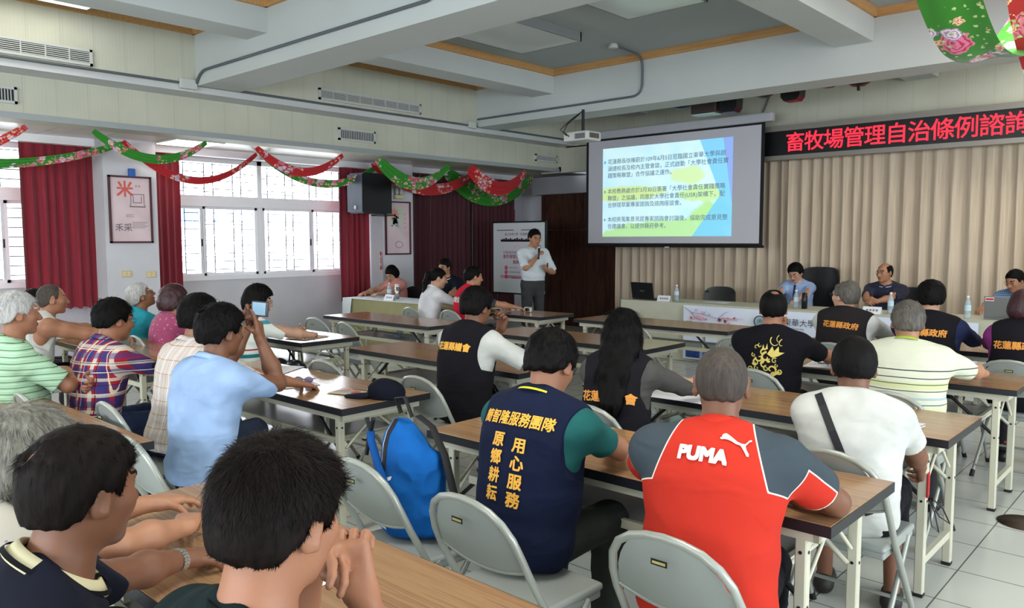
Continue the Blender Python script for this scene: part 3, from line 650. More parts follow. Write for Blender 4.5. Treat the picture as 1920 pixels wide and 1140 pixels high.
# ------------------------------------------------------------------ folding tables
def make_table():
    t = thing('folding_table', None, None)
    L, D = 0.91, 0.30
    mb = MB(); mb.box((-L, -D, 0.705), (L, D, 0.738), BLACKE); mb.box((-L, -D, 0.738), (L, D, 0.7405), BLACKE)
    mb.bbox((-L+0.002, -D+0.002, 0.736), (L-0.002, D-0.002, 0.742), LAMIN, 0.002, 1); mb.build('tabletop', t)
    mb = MB()
    for y in (-0.26, 0.24): mb.box((-0.86, y, 0.665), (0.86, y+0.02, 0.705), CREAMM)
    for x in (-0.86, 0.84): mb.box((x, -0.26, 0.665), (x+0.02, 0.26, 0.705), CREAMM)
    mb.build('apron', t)
    for sx in (-1, 1):
        for sy in (-1, 1):
            mb = MB(); x = sx*0.80; y = sy*0.235
            mb.bbox((x-0.019, y-0.019, 0.012), (x+0.019, y+0.019, 0.70), CREAMM, 0.004, 1)
            lg = mb.build('leg', t)
            b2 = MB(); b2.bbox((x-0.021, y-0.021, 0.0), (x+0.021, y+0.021, 0.018), RUBBER, 0.003, 1); b2.build('foot', lg)
            b3 = MB()
            for zz in (0.62, 0.44): b3.tube([(x-0.021, y, zz), (x+0.021, y, zz)], 0.006, DARKM, 8); b3.tube([(x, y-0.021, zz), (x, y+0.021, zz)], 0.006, DARKM, 8)
            b3.build('bolt', lg)
        mb = MB(); x = sx*0.80; mb.box((x-0.012, -0.22, 0.14), (x+0.012, 0.22, 0.175), CREAMM); mb.build('cross_bar', t); box('top_bar', (x-0.01, -0.22, 0.64), (x+0.01, 0.22, 0.665), CREAMM, t)
        for sy in (-1, 1):
            mb = MB(); y = sy*0.20; mb.tube([(sx*0.79, y, 0.44), (sx*0.50, y, 0.69)], 0.010, CREAMM if sy > 0 else DARKM, 6); mb.build('brace', t)
        mb = MB(); mb.tube([(sx*0.80, -0.20, 0.50), (sx*0.80, 0.0, 0.66), (sx*0.80, 0.2, 0.50)], 0.008, CREAMM, 6); mb.build('brace', t)
    mb = MB(); mb.box((-0.72, -0.20, 0.53), (0.72, 0.22, 0.536), mat('shelf_steel', (168, 164, 160), 0.28, metal=0.25)); mb.box((-0.72, -0.22, 0.515), (0.72, -0.20, 0.55), CREAMM); mb.box((-0.72, 0.22, 0.515), (0.72, 0.24, 0.55), CREAMM)
    for x in (-0.72, 0.70): mb.box((x, -0.2, 0.515), (x+0.02, 0.22, 0.545), CREAMM)
    for x in (-0.6, 0.6):
        for y in (-0.19, 0.2): mb.box((x-0.01, y, 0.54), (x+0.01, y+0.02, 0.705), CREAMM)
    mb.build('shelf', t)
    return t
TABLES = [  # centre x, centre y, label
    (-1.75, 1.06, 'nearest wood-topped folding table, under the folded hands in the foreground'),
    (-1.75, 2.63, 'wood-topped folding table under the elbow of the man in the orange-red sports shirt'),
    (-1.76, 3.99, 'folding table with a white booklet near its free corner'),
    (-1.77, 5.49, 'folding table where the white striped polo sleeve rests'),
    (-1.77, 7.07, 'front-row folding table just before the blossom banner'),
    (-4.29, 1.11, 'pale-lit folding table behind the grey-haired woman in the floral top'),
    (-4.21, 2.62, 'folding table carrying the navy cap and the sunglasses'),
    (-4.25, 4.01, 'empty folding table beside the man in the black council vest'),
    (-4.25, 5.50, 'long empty folding table in the middle block, second row from the front'),
    (-4.35, 7.04, 'front-row folding table in the middle block before the laptop'),
    (-6.62, 2.60, 'folding table under the bare arms of the man in the white undershirt'),
    (-6.62, 3.92, 'glare-lit folding table with a clipboard, beside the woman in the striped white tee'),
    (-6.75, 5.46, 'folding table with reddish glossy top near the window wall'),
    (-6.55, 6.93, 'dark folding table with documents and a small camera before the standing speaker')]
tb0 = make_table()
for i, (x, y, lab) in enumerate(TABLES):
    o = tb0 if i == 0 else copy_tree(tb0)
    o.location = (x, y, 0); tag(o, lab, 'table', 'wood-topped folding tables')

# ------------------------------------------------------------------ folding chairs
def make_chair():
    t = thing('folding_chair', None, None)
    half = [(0.215, 0.20, 0.02), (0.212, 0.04, 0.25), (0.208, -0.10, 0.45), (0.205, -0.175, 0.585), (0.20, -0.205, 0.65), (0.185, -0.228, 0.71), (0.155, -0.245, 0.755), (0.11, -0.255, 0.785), (0.055, -0.26, 0.80), (0, -0.262, 0.805)]
    pts = half+[(-x, y, z) for x, y, z in half[-2::-1]]
    MB().tube(pts, 0.0125, CHAIRM, 10).build('back_frame', t)
    mb = MB()
    def fn(u, v):
        # fan-shaped panel: v from top (0) to bottom edge (1)
        zt = 0.805; zb = 0.60-0.035*(1-(2*u-1)**2)
        x = (2*u-1)*0.195; top = 0.60+0.205*max(0.0, 1-abs(2*u-1)**2.8)**0.75
        z = top+(zb-top)*v
        y = -0.105-0.20*(z-0.40)/0.40*0.98 if False else (-0.175-0.125*((z-0.585)/0.22) if z < 0.72 else -0.252+0.0)
        y = -0.175-0.085*min(1.0, (z-0.585)/0.22)**0.8 if z > 0.585 else -0.175+0.03*(0.585-z)/0.05
        return (x, y-0.018*(1-(2*u-1)**2)+0.004, z)
    mb.grid(fn, 20, 8, CHAIRP, thick=(0, 0.006, 0)); bp = mb.build('back_panel', t)
    mb = MB(); mb.tube([fn(u/16, 1.0) for u in range(17)], 0.006, CHAIRM, 6); mb.build('panel_lip', bp)
    mb = MB(); mb.box((-0.025, -0.2845, 0.735), (0.025, -0.2835, 0.752), mat('label_black', (30, 30, 26), 0.4)); mb.box((-0.02, -0.286, 0.740), (0.02, -0.2855, 0.747), mat('label_gold', (180, 170, 110), 0.4)); mb.build('sticker', bp)
    mb = MB(); mb.bbox((-0.195, -0.17, 0.425), (0.195, 0.20, 0.452), CHAIRP, 0.02, 3); mb.bbox((-0.19, -0.165, 0.40), (0.19, 0.19, 0.43), CHAIRP, 0.008); mb.build('seat', t)
    for s in (-1, 1):
        mb = MB(); mb.tube([(s*0.19, 0.12, 0.42), (s*0.192, -0.06, 0.2), (s*0.195, -0.24, 0.02)], 0.011, CHAIRM, 8)
        lg = mb.build('leg', t); MB().tube([(s*0.195, -0.225, 0.036), (s*0.195, -0.255, 0.0)], 0.015, RUBBER, 8).build('foot_cap', lg)
        MB().tube([(s*0.215, 0.215, 0.0), (s*0.214, 0.185, 0.04)], 0.016, RUBBER, 8).build('foot_cap', t)
        MB().box((s*0.20-0.004, -0.05, 0.33), (s*0.20+0.004, -0.02, 0.44), CHAIRM, (0.4, 0, 0)).build('hinge', t)
    mb = MB(); mb.tube([(-0.194, -0.2, 0.07), (0.194, -0.2, 0.07)], 0.008, CHAIRM, 6); mb.build('stretcher', t)
    mb = MB(); mb.tube([(-0.213, 0.1, 0.16), (0.213, 0.1, 0.16)], 0.008, CHAIRM, 6); mb.build('stretcher', t)
    return t
ch0 = make_chair(); CH_USED = [False]
def chair(x, y, rz, label, group='grey folding chairs'):
    if CH_USED[0]: o = copy_tree(ch0)
    else: o = ch0; CH_USED[0] = True
    o.location = (x, y, 0); o.rotation_euler = (0, 0, math.radians(rz)); tag(o, label, 'chair', group); return o

# ------------------------------------------------------------------ head table with cloth and banner
def cloth_box(name, x0, x1, y0, y1, z, m, label, fold=0.012, zb=0.004):
    mb = MB(); P_ = []; n = 160
    per = 2*(x1-x0)+2*(y1-y0)
    def pt(s, out):
        s = s % per
        if s < x1-x0: p = (x0+s, y0); nn = (0, -1)
        elif s < x1-x0+y1-y0: p = (x1, y0+s-(x1-x0)); nn = (1, 0)
        elif s < 2*(x1-x0)+y1-y0: p = (x1-(s-(x1-x0+y1-y0)), y1); nn = (0, 1)
        else: p = (x0, y1-(s-(2*(x1-x0)+y1-y0))); nn = (-1, 0)
        return p[0]+nn[0]*out, p[1]+nn[1]*out
    def fn(u, v):
        w = fold*v*(1+math.sin(u*per*9)+0.6*math.sin(u*per*23+1)); a, b = pt(u*per, 0.006+w)
        return (a, b, z-(z-zb)*v)
    mb.grid(fn, n, 8, m); mb.box((x0-0.008, y0-0.008, z-0.006), (x1+0.008, y1+0.008, z), m)
    return tag(mb.build(name), label, 'tablecloth')
CLOTH = mat('cloth_beige', (188, 188, 168), 0.85, var=0.04, bump=0.2, bscale=200)
CLOTHB = mat('cloth_khaki', (150, 146, 104), 0.85, var=0.05, bump=0.2, bscale=200)
CLOTHW = mat('cloth_pale', (214, 222, 224), 0.8, var=0.03)
cloth_box('tablecloth', -6.30, 0.3, 9.16, 9.80, 0.765, CLOTH, 'long pale beige cloth covering the panel table under the curtain')
kc = cloth_box('tablecloth', -9.62, -7.75, 6.86, 7.42, 0.752, CLOTHB, 'khaki table cloth on the side table of the woman in pink')
mb = MB(); mb.box((-9.64, 6.84, 0.752), (-7.73, 7.44, 0.758), CLOTHW)
mb.grid(lambda u, v: (-9.645-0.06*v-0.015*math.sin(u*22)*v, 6.84+0.6*u, 0.757-0.5*v), 24, 5, CLOTHW, thick=(0.004, 0, 0))
mb.grid(lambda u, v: (-9.64+0.22*u*(1-0.3*v), 6.835-0.02*v-0.01*math.sin(u*20)*v, 0.757-0.5*v), 12, 5, CLOTHW, thick=(0, 0.004, 0))
mb.build('overlay', kc)
# banner
bn = thing('banner', 'white banner with pink plum blossoms and organiser emblems hung along the panel table', 'banner', (-5.27, 9.09, 0))
def ban_build(t, p):
    v = t.coord(); x, y, z = t.sep(v); n = t.noise(v, 1.4, 3)
    t.link(t.ramp(n, [(0.35, lin((222, 228, 240))), (0.7, lin((206, 216, 236)))]), p.inputs['Base Color'])
BANM = mat('banner_cloth', rough=0.6, build=ban_build)
mb = MB(); mb.grid(lambda u, v: (u*3.40, 0.004*math.sin(u*31)+0.006*math.sin(u*13)*v, 0.745-v*0.70), 90, 8, BANM, thick=(0, 0.003, 0)); mb.build('fabric', bn)
mb = MB(); INKN = mat('ink_navy', (40, 44, 62), 0.7); PINK = mat('blossom_pink', (236, 172, 188), 0.7); BRN = mat('branch_blue', (90, 84, 120), 0.7); INKB = mat('ink_blue', (90, 130, 190), 0.7)
yb_ = -0.016
def blossom(cx, cz, r, m):
    for k in range(5):
        a = 2*PI*k/5+cx*40; px, pz = cx+r*0.6*math.cos(a), cz+r*0.6*math.sin(a)
        mb.add([(px+r*0.42*math.cos(2*PI*j/7), yb_, pz+r*0.42*math.sin(2*PI*j/7)) for j in range(7)], [tuple(range(7))], m)
    mb.add([(cx+r*0.12*math.cos(2*PI*j/6), yb_-0.001, cz+r*0.12*math.sin(2*PI*j/6)) for j in range(6)], [tuple(range(6))], mat('blossom_red', (180, 50, 80), 0.7))
for pts in ([(0.02, 0.72), (0.12, 0.66), (0.3, 0.64), (0.5, 0.6), (0.85, 0.62)], [(0.12, 0.66), (0.2, 0.58), (0.3, 0.56)], [(0.5, 0.6), (0.6, 0.68), (0.66, 0.70)], [(0.3, 0.64), (0.34, 0.7)]):
    mb.tube([(a, yb_, b) for a, b in pts], [0.006]*(len(pts)-1)+[0.002], BRN, 5, flat=0.3)
for k in range(26):
    cx = RNG.choice([RNG.normal(0.27, 0.09), RNG.normal(0.62, 0.09)]); blossom(max(0.05, cx), RNG.normal(0.61, 0.035), RNG.uniform(0.014, 0.03), PINK)
for cx, cz, rx in ((0.09, 0.53, 0.06), (0.05, 0.5, 0.04), (0.5, 0.48, 0.1)):
    mb.add([(cx+rx*math.cos(2*PI*j/12), yb_+0.002, cz+rx*0.28*math.sin(2*PI*j/12)) for j in range(12)], [tuple(range(12))], INKB)
def ring(cx, cz, r, m, w=0.012): mb.tube([(cx+r*math.cos(2*PI*j/24), yb_, cz+r*math.sin(2*PI*j/24)) for j in range(24)], w, m, 6, closed=True, flat=0.3)
ring(1.06, 0.60, 0.07, mat('emblem_green', (36, 84, 78), 0.6), 0.016); ring(1.06, 0.60, 0.035, mat('emblem_green', (36, 84, 78), 0.6), 0.006)
add_text(mb, '東', mat('emblem_green', (36, 84, 78), 0.6), (1.06, yb_-0.003, 0.60), (1, 0, 0), (0, 0, 1), 0.05)
add_text(mb, '國立東華大學', INKN, (1.17, yb_, 0.61), (1, 0, 0), (0, 0, 1), 0.095, 0, 'LEFT'); add_text(mb, 'National Dong Hwa University', INKN, (1.17, yb_, 0.545), (1, 0, 0), (0, 0, 1), 0.035, 0, 'LEFT')
mb.add([(1.82+0.05*math.cos(2*PI*j/12), yb_, 0.58+0.02*math.sin(2*PI*j/12)) for j in range(12)], [tuple(range(12))], mat('emblem_blue', (30, 80, 170), 0.6))
blossom(1.82, 0.63, 0.03, mat('emblem_red', (210, 60, 80), 0.6))
add_text(mb, '花蓮縣政府', INKN, (1.90, yb_, 0.61), (1, 0, 0), (0, 0, 1), 0.095, 0, 'LEFT'); add_text(mb, 'Hualien County Government', INKN, (1.90, yb_, 0.545), (1, 0, 0), (0, 0, 1), 0.035, 0, 'LEFT')
add_text(mb, '花蓮縣長暨國立東華大學社會責任實踐策略聯盟', mat('ink_deep_blue', (30, 40, 96), 0.7), (1.05, yb_, 0.38), (1, 0, 0), (0, 0, 1), 0.10, 0.002, 'LEFT', spacing=1.08)
cols = [(30, 60, 130), (60, 110, 170), (200, 210, 225), (20, 40, 80), (90, 130, 120), (40, 90, 160)]
for k in range(14): mb.box((0.05+k*0.24, yb_, 0.07), (0.05+k*0.24+0.2, yb_+0.004, 0.24), mat('banner_photo_%d' % (k % 6), cols[k % 6], 0.6, var=0.4, vscale=14))
mb.build('print', bn)
# panel chairs (black office chairs)
def office_chair(x, y, rz, label, low=True, top=1.0, w=0.25):
    t = thing('office_chair', label, 'chair', (x, y, 0), math.radians(rz), 'black office chairs behind the panel table'); LE = mat('black_leather', (20, 21, 25), 0.4)
    mb = MB(); mb.bbox((-0.25, -0.24, 0.42), (0.25, 0.26, 0.50), LE, 0.03, 3); mb.build('seat', t)
    mb = MB(); hz = top
    def fn(u, v):
        z = 0.52+(hz-0.52)*v; xx = (2*u-1)*w*(1-0.25*max(0, v-0.75)**2*16*0.4); e = (2*u-1)**4
        return (xx*(1-0.10*v), -0.25-0.10*v+0.06*(2*u-1)**2, z-0.04*e*(v > 0.9))
    mb.grid(fn, 12, 12, LE, thick=(0, -0.05, 0)); mb.build('backrest', t)
    if top > 1.3:
        mb = MB(); mb.bbox((-0.17, -0.42, hz-0.02), (0.17, -0.33, hz+0.17), LE, 0.04, 4); mb.build('headrest', t)
    mb = MB(); mb.tube([(0, 0, 0.1), (0, 0, 0.42)], 0.03, DARKM, 10)
    for k in range(5): a = 2*PI*k/5; mb.tube([(0, 0, 0.1), (0.28*math.cos(a), 0.28*math.sin(a), 0.06)], 0.018, DARKM, 8); mb.tube([(0.28*math.cos(a), 0.28*math.sin(a)-0.012, 0.027), (0.28*math.cos(a), 0.28*math.sin(a)+0.012, 0.027)], 0.027, RUBBER, 10)
    mb.build('base', t)
    for s in (-1, 1): MB().tube([(s*0.27, -0.18, 0.48), (s*0.28, -0.1, 0.66), (s*0.28, 0.14, 0.67)], 0.018, LE, 8).build('armrest', t)
    return t
# ------------------------------------------------------------------ signed-distance modelling of bodies and clothes
def nv(v): v = np.asarray(v, float); return v/(np.linalg.norm(v)+1e-12)
def smin(a, b, k):
    if k <= 0: return np.minimum(a, b)
    h = np.maximum(k-np.abs(a-b), 0)/k
    return np.minimum(a, b)-h*h*k*0.25
def smax(a, b, k): return -smin(-a, -b, k)
def f_ell(P, c, r, R=None):
    q = P-np.asarray(c, np.float32)
    if R is not None: q = q@np.asarray(R, np.float32)          # R columns = local axes
    r = np.asarray(r, np.float32); a = q/r; k0 = np.sqrt((a*a).sum(1)); b = a/r; k1 = np.sqrt((b*b).sum(1))+1e-9
    return k0*(k0-1)/k1
def f_cap(P, a, b, ra, rb=None):
    a = np.asarray(a, np.float32); b = np.asarray(b, np.float32); rb = ra if rb is None else rb
    ab = b-a; q = P-a; t = np.clip((q@ab)/(ab@ab+1e-12), 0, 1); d = q-t[:, None]*ab
    return np.sqrt((d*d).sum(1))-(ra+(rb-ra)*t)
class Sdf:
    def __init__(s): s.p = []
    def ell(s, c, r, k=0.03, R=None, sub=False): s.p.append(('e', np.array(c, float), np.array(r, float), k, R, sub)); return s
    def cap(s, a, b, ra, rb=None, k=0.03, sub=False): s.p.append(('c', np.array(a, float), np.array(b, float), k, ra, ra if rb is None else rb, sub)); return s
    def cut(s, pt, n, k=0.004):
        """remove the side the normal points to, applied to everything so far"""
        s.p.append(('x', np.array(pt, float), nv(n), k)); return s
    def merge(s, other, k=0.01): s.p.append(('m', other, k)); return s
    def fn(s, f): s.p.append(('f', f)); return s
    def bounds(s):
        lo = np.full(3, 1e9); hi = -lo
        for q in s.p:
            if q[0] == 'e' and not q[5]: r = max(q[2]) if q[4] is not None else q[2]; lo = np.minimum(lo, q[1]-r); hi = np.maximum(hi, q[1]+r)
            elif q[0] == 'c' and not q[6]:
                r = max(q[4], q[5]); lo = np.minimum(lo, np.minimum(q[1], q[2])-r); hi = np.maximum(hi, np.maximum(q[1], q[2])+r)
            elif q[0] == 'm': a, b = q[1].bounds(); lo = np.minimum(lo, a); hi = np.maximum(hi, b)
        return lo, hi
    def __call__(s, P, off=0.0):
        d = None
        for q in s.p:
            if q[0] == 'e': v = f_ell(P, q[1], q[2], q[4]); sub = q[5]
            elif q[0] == 'c': v = f_cap(P, q[1], q[2], q[4], q[5]); sub = q[6]
            elif q[0] == 'x': d = smax(d, (P-q[1].astype(np.float32))@q[2].astype(np.float32), q[3]); continue
            elif q[0] == 'm': v = q[1](P); d = v if d is None else smin(d, v, q[2]); continue
            else: d = q[1](P, d); continue
            if d is None: d = v
            elif sub: d = smax(d, -v, q[3])
            else: d = smin(d, v, q[3])
        return d-off
def wob(seed, freq, n=6, aniso=(1, 1, 1)):
    rg = np.random.default_rng(seed); K = rg.normal(size=(n, 3))*freq*np.array(aniso); ph = rg.uniform(0, 6.28, n)
    K = K.astype(np.float32)
    return lambda P: np.sin(P@K.T+ph.astype(np.float32)).mean(1)
def sdf_mesh(f, lo, hi, h, pad=0.03, B=8):
    lo = np.asarray(lo, float)-pad; hi = np.asarray(hi, float)+pad
    nb = np.ceil((hi-lo)/(h*B)).astype(int)+1; n = nb*B+1
    G = np.empty(tuple(n), np.float32)
    bi = np.stack(np.meshgrid(*[np.arange(k) for k in nb], indexing='ij'), -1).reshape(-1, 3)
    ctr = (lo+(bi+0.5)*B*h).astype(np.float32); fc = f(ctr)
    far = np.abs(fc) > B*h*0.87*1.35+0.012
    big = np.repeat(np.repeat(np.repeat(np.where(fc > 0, 1, -1).reshape(tuple(nb)), B, 0), B, 1), B, 2)
    G[:-1, :-1, :-1] = big; G[-1] = 1; G[:, -1] = 1; G[:, :, -1] = 1
    near = bi[~far]; o = np.arange(B+1)
    off = np.stack(np.meshgrid(o, o, o, indexing='ij'), -1).reshape(-1, 3)
    for i in range(0, len(near), 400):
        idx = (near[i:i+400]*B)[:, None, :]+off[None]; idx = idx.reshape(-1, 3)
        G[idx[:, 0], idx[:, 1], idx[:, 2]] = f((lo+idx*h).astype(np.float32))
    S = G < 0
    c = S[:-1, :-1, :-1].astype(np.int8)
    cnt = np.zeros(c.shape, np.int8)
    for dx in (0, 1):
        for dy in (0, 1):
            for dz in (0, 1): cnt += S[dx:dx+c.shape[0], dy:dy+c.shape[1], dz:dz+c.shape[2]]
    act = (cnt > 0) & (cnt < 8); ci = np.argwhere(act)
    if len(ci) == 0: return np.zeros((0, 3)), np.zeros((0, 4), int)
    vid = np.full(c.shape, -1, np.int32); vid[act] = np.arange(len(ci))
    acc = np.zeros((len(ci), 3)); num = np.zeros(len(ci))
    for ax in range(3):
        o1, o2 = [a for a in range(3) if a != ax]
        for a in (0, 1):
            for b in (0, 1):
                d0 = np.zeros(3, int); d0[o1] = a; d0[o2] = b; d1 = d0.copy(); d1[ax] = 1
                p0 = ci+d0; p1 = ci+d1; g0 = G[p0[:, 0], p0[:, 1], p0[:, 2]]; g1 = G[p1[:, 0], p1[:, 1], p1[:, 2]]
                m = (g0 < 0) != (g1 < 0); t = np.where(m, g0/np.where(m, g0-g1, 1), 0)
                pt = d0[None]+0.0*ci; pt = pt.astype(float); pt[:, ax] = t
                acc[m] += pt[m]; num[m] += 1
    V = lo+(ci+acc/num[:, None])*h
    F = []
    for ax in range(3):
        o1, o2 = [(1, 2), (2, 0), (0, 1)][ax]
        sl0 = [slice(1, -1)]*3; sl0[ax] = slice(0, -1); sl1 = [slice(1, -1)]*3; sl1[ax] = slice(1, None)
        A = S[tuple(sl0)]; Bm = S[tuple(sl1)]; e = np.argwhere(A != Bm)
        st = np.array([1, 1, 1]); st[ax] = 0; p = e+st; inside = A[e[:, 0], e[:, 1], e[:, 2]]
        def cell(da, db):
            q = p.copy(); q[:, o1] += da; q[:, o2] += db
            ok = np.all((q >= 0) & (q < np.array(vid.shape)), 1); r = np.full(len(q), -1); r[ok] = vid[q[ok, 0], q[ok, 1], q[ok, 2]]; return r
        quad = np.stack([cell(-1, -1), cell(0, -1), cell(0, 0), cell(-1, 0)], 1)
        quad[~inside] = quad[~inside][:, ::-1]; quad = quad[(quad >= 0).all(1)]
        F.append(quad)
    F = np.concatenate(F)
    Vf = V.astype(np.float32)
    for _ in range(1):
        e = h*0.5; f0 = f(Vf); g = np.stack([f(Vf+np.array(d, np.float32)*e)-f0 for d in ((1, 0, 0), (0, 1, 0), (0, 0, 1))], 1)/e
        gn = np.sqrt((g*g).sum(1))+1e-6; st = np.clip(f0/gn, -h*0.6, h*0.6); Vf = Vf-(g/gn[:, None])*st[:, None]
    return Vf.astype(float), F
def np_mesh(name, V, F, mats, zone=None, parent=None, smooth=True):
    me = bpy.data.meshes.new(name); n = len(F); k = F.shape[1] if n else 4
    me.vertices.add(len(V)); me.vertices.foreach_set('co', np.asarray(V, np.float32).ravel())
    me.loops.add(n*k); me.loops.foreach_set('vertex_index', np.asarray(F, np.int32).ravel())
    me.polygons.add(n); me.polygons.foreach_set('loop_start', np.arange(n, dtype=np.int32)*k)
    for m in mats: me.materials.append(m)
    if zone is not None and n: me.polygons.foreach_set('material_index', zone(V[F].mean(1)).astype(np.int32))
    me.polygons.foreach_set('use_smooth', np.full(n, smooth)); me.update(); me.validate()
    o = bpy.data.objects.new(name, me); COL.objects.link(o)
    if parent: o.parent = parent
    return o

# ------------------------------------------------------------------ people
def skin(name, c):
    return mat(name, c, 0.5, sss=0.12, var=0.07, vscale=14, bump=0.12, bscale=300)
SK = {'tan': skin('skin_tan', (152, 104, 78)), 'light': skin('skin_light', (192, 148, 122)), 'dark': skin('skin_dark', (116, 76, 54)), 'mid': skin('skin_mid', (168, 120, 92))}
def hair_build(c1, c2):
    def f(t, p):
        v = t.coord(scale=(90, 90, 14)); n = t.noise(v, 1.0, 4, 0.7); t.link(t.ramp(n, [(0.3, lin(c1)), (0.7, lin(c2))]), p.inputs['Base Color'])
        t.link(t.bump(n, 0.5, 0.004), p.inputs['Normal'])
    return f
HR = {'black': mat('hair_black', rough=0.6, spec=0.12, build=hair_build((5, 5, 6), (16, 13, 13))),
      'brownblack': mat('hair_brown_black', rough=0.6, spec=0.12, build=hair_build((7, 5, 4), (24, 16, 14))),
      'grey': mat('hair_grey', rough=0.55, build=hair_build((84, 82, 76), (138, 136, 124))),
      'darkgrey': mat('hair_dark_grey', rough=0.55, build=hair_build((52, 48, 44), (98, 92, 84))),
      'white': mat('hair_white', rough=0.5, build=hair_build((140, 138, 134), (196, 196, 194))),
      'burgundy': mat('hair_burgundy', rough=0.45, build=hair_build((34, 14, 18), (66, 30, 36))),
      'buzz': mat('hair_buzz', rough=0.7, build=hair_build((38, 32, 28), (72, 62, 54)))}
LIP = mat('lips', (150, 84, 76), 0.4); EYE_ = mat('eye_dark', (20, 14, 12), 0.2); EYEW = mat('eye_white', (150, 136, 128), 0.3); NAIL = mat('nail', (214, 172, 150), 0.3)
def rotm(yaw, pitch, roll=0.0):
    """columns x,y,z of a frame turned left by yaw, nodded down by pitch"""
    return np.array((Matrix.Rotation(math.radians(yaw), 3, 'Z') @ Matrix.Rotation(math.radians(-pitch), 3, 'X') @ Matrix.Rotation(math.radians(roll), 3, 'Y')))
def ik(S, T, L1, L2, hint):
    S = np.array(S, float); T = np.array(T, float); d = T-S; L = np.linalg.norm(d); u = d/L
    if L > (L1+L2)*0.995: T = S+u*(L1+L2)*0.995; L = (L1+L2)*0.995
    a = (L1*L1-L2*L2+L*L)/(2*L); hh = math.sqrt(max(L1*L1-a*a, 0)); w = np.array(hint, float); w = w-u*(w@u); w = nv(w)
    return S+u*a+w*hh, T
def hand(B, W, d, n, side, curl=0.3, sc=1.0, grip=False, spread=0.12, thumb=None, point=False):
    d = nv(d); n = nv(np.array(n, float)-d*np.dot(n, d)); th = np.cross(d, n)*(1 if side == 'R' else -1)
    # palm
    for i, u in enumerate((-0.030, -0.010, 0.010, 0.029)):
        B.cap(W+d*0.005+th*u*0.55, W+d*(0.082-0.004*abs(i-2))*sc+th*u*sc, 0.0155*sc, 0.0125*sc, k=0.016)
    B.cap(W+d*0.02*sc+th*0.018*sc+n*0.006, W+d*0.045*sc+th*0.03*sc+n*0.008, 0.017*sc, 0.013*sc, k=0.014)
    tips = []
    for i, (u, L) in enumerate(zip((-0.031, -0.0105, 0.0105, 0.031), (0.058, 0.072, 0.078, 0.070))):
        p = W+d*(0.084-0.004*abs(i-2))*sc+th*u*sc; ang = 0.0; dirv = nv(d+th*(u/0.03)*spread); c = curl*(1.0+0.12*(3-i)); nn = n
        if point and i == 3: c = 0.12
        r = [0.0095, 0.0088, 0.0080, 0.0068]
        for j, fr in enumerate((0.45, 0.30, 0.25)):
            ang += c*(0.7 if j == 0 else 1.0); v = dirv*math.cos(ang)+nn*math.sin(ang); q = p+v*L*fr*sc
            B.cap(p, q, r[j]*sc, r[j+1]*sc, k=0.004); p = q
        tips.append(p)
    p = W+d*0.030*sc+th*0.030*sc+n*0.004
    tv = nv(d*0.55+th*0.75+n*0.25) if thumb is None else nv(thumb)
    q = p+tv*0.038*sc; B.cap(p, q, 0.0125*sc, 0.0105*sc, k=0.008); tv2 = nv(tv+n*(0.35+curl*0.6)-th*(0.35+curl*0.5)+d*0.2); r_ = q+tv2*0.030*sc; B.cap(q, r_, 0.0105*sc, 0.008*sc, k=0.004)
    return tips
HAIRLINES = {
 'short': [(-.13, -.052), (-.06, -.047), (-.035, -.018), (-.02, .010), (0.018, .008), (.025, -.004), (.034, .004), (.044, .044), (.068, .060), (.085, .070), (.12, .085)],
 'high': [(-.13, -.040), (-.06, -.035), (-.035, -.010), (-.02, .012), (0.018, .012), (.030, .012), (.04, .045), (.06, .072), (.085, .088), (.12, .10)],
 'bob': [(-.14, -.085), (-.05, -.10), (0.0, -.10), (.03, -.075), (.045, -.02), (.062, .035), (.08, .05), (.13, .06)],
 'long': [(-.14, -.13), (-.05, -.13), (0.0, -.12), (.03, -.09), (.04, -.02), (.055, .045), (.08, .062), (.13, .07)],
 'ladyshort': [(-.14, -.078), (-.06, -.085), (-.03, -.07), (0.01, -.045), (.03, -.03), (.045, .01), (.062, .042), (.085, .055), (.13, .065)],
 'recede': [(-.13, -.065), (-.06, -.06), (-.035, -.035), (-.02, .0), (0.018, .0), (.028, .0), (.034, .03), (.038, .075), (.045, .12), (.12, .2)]}
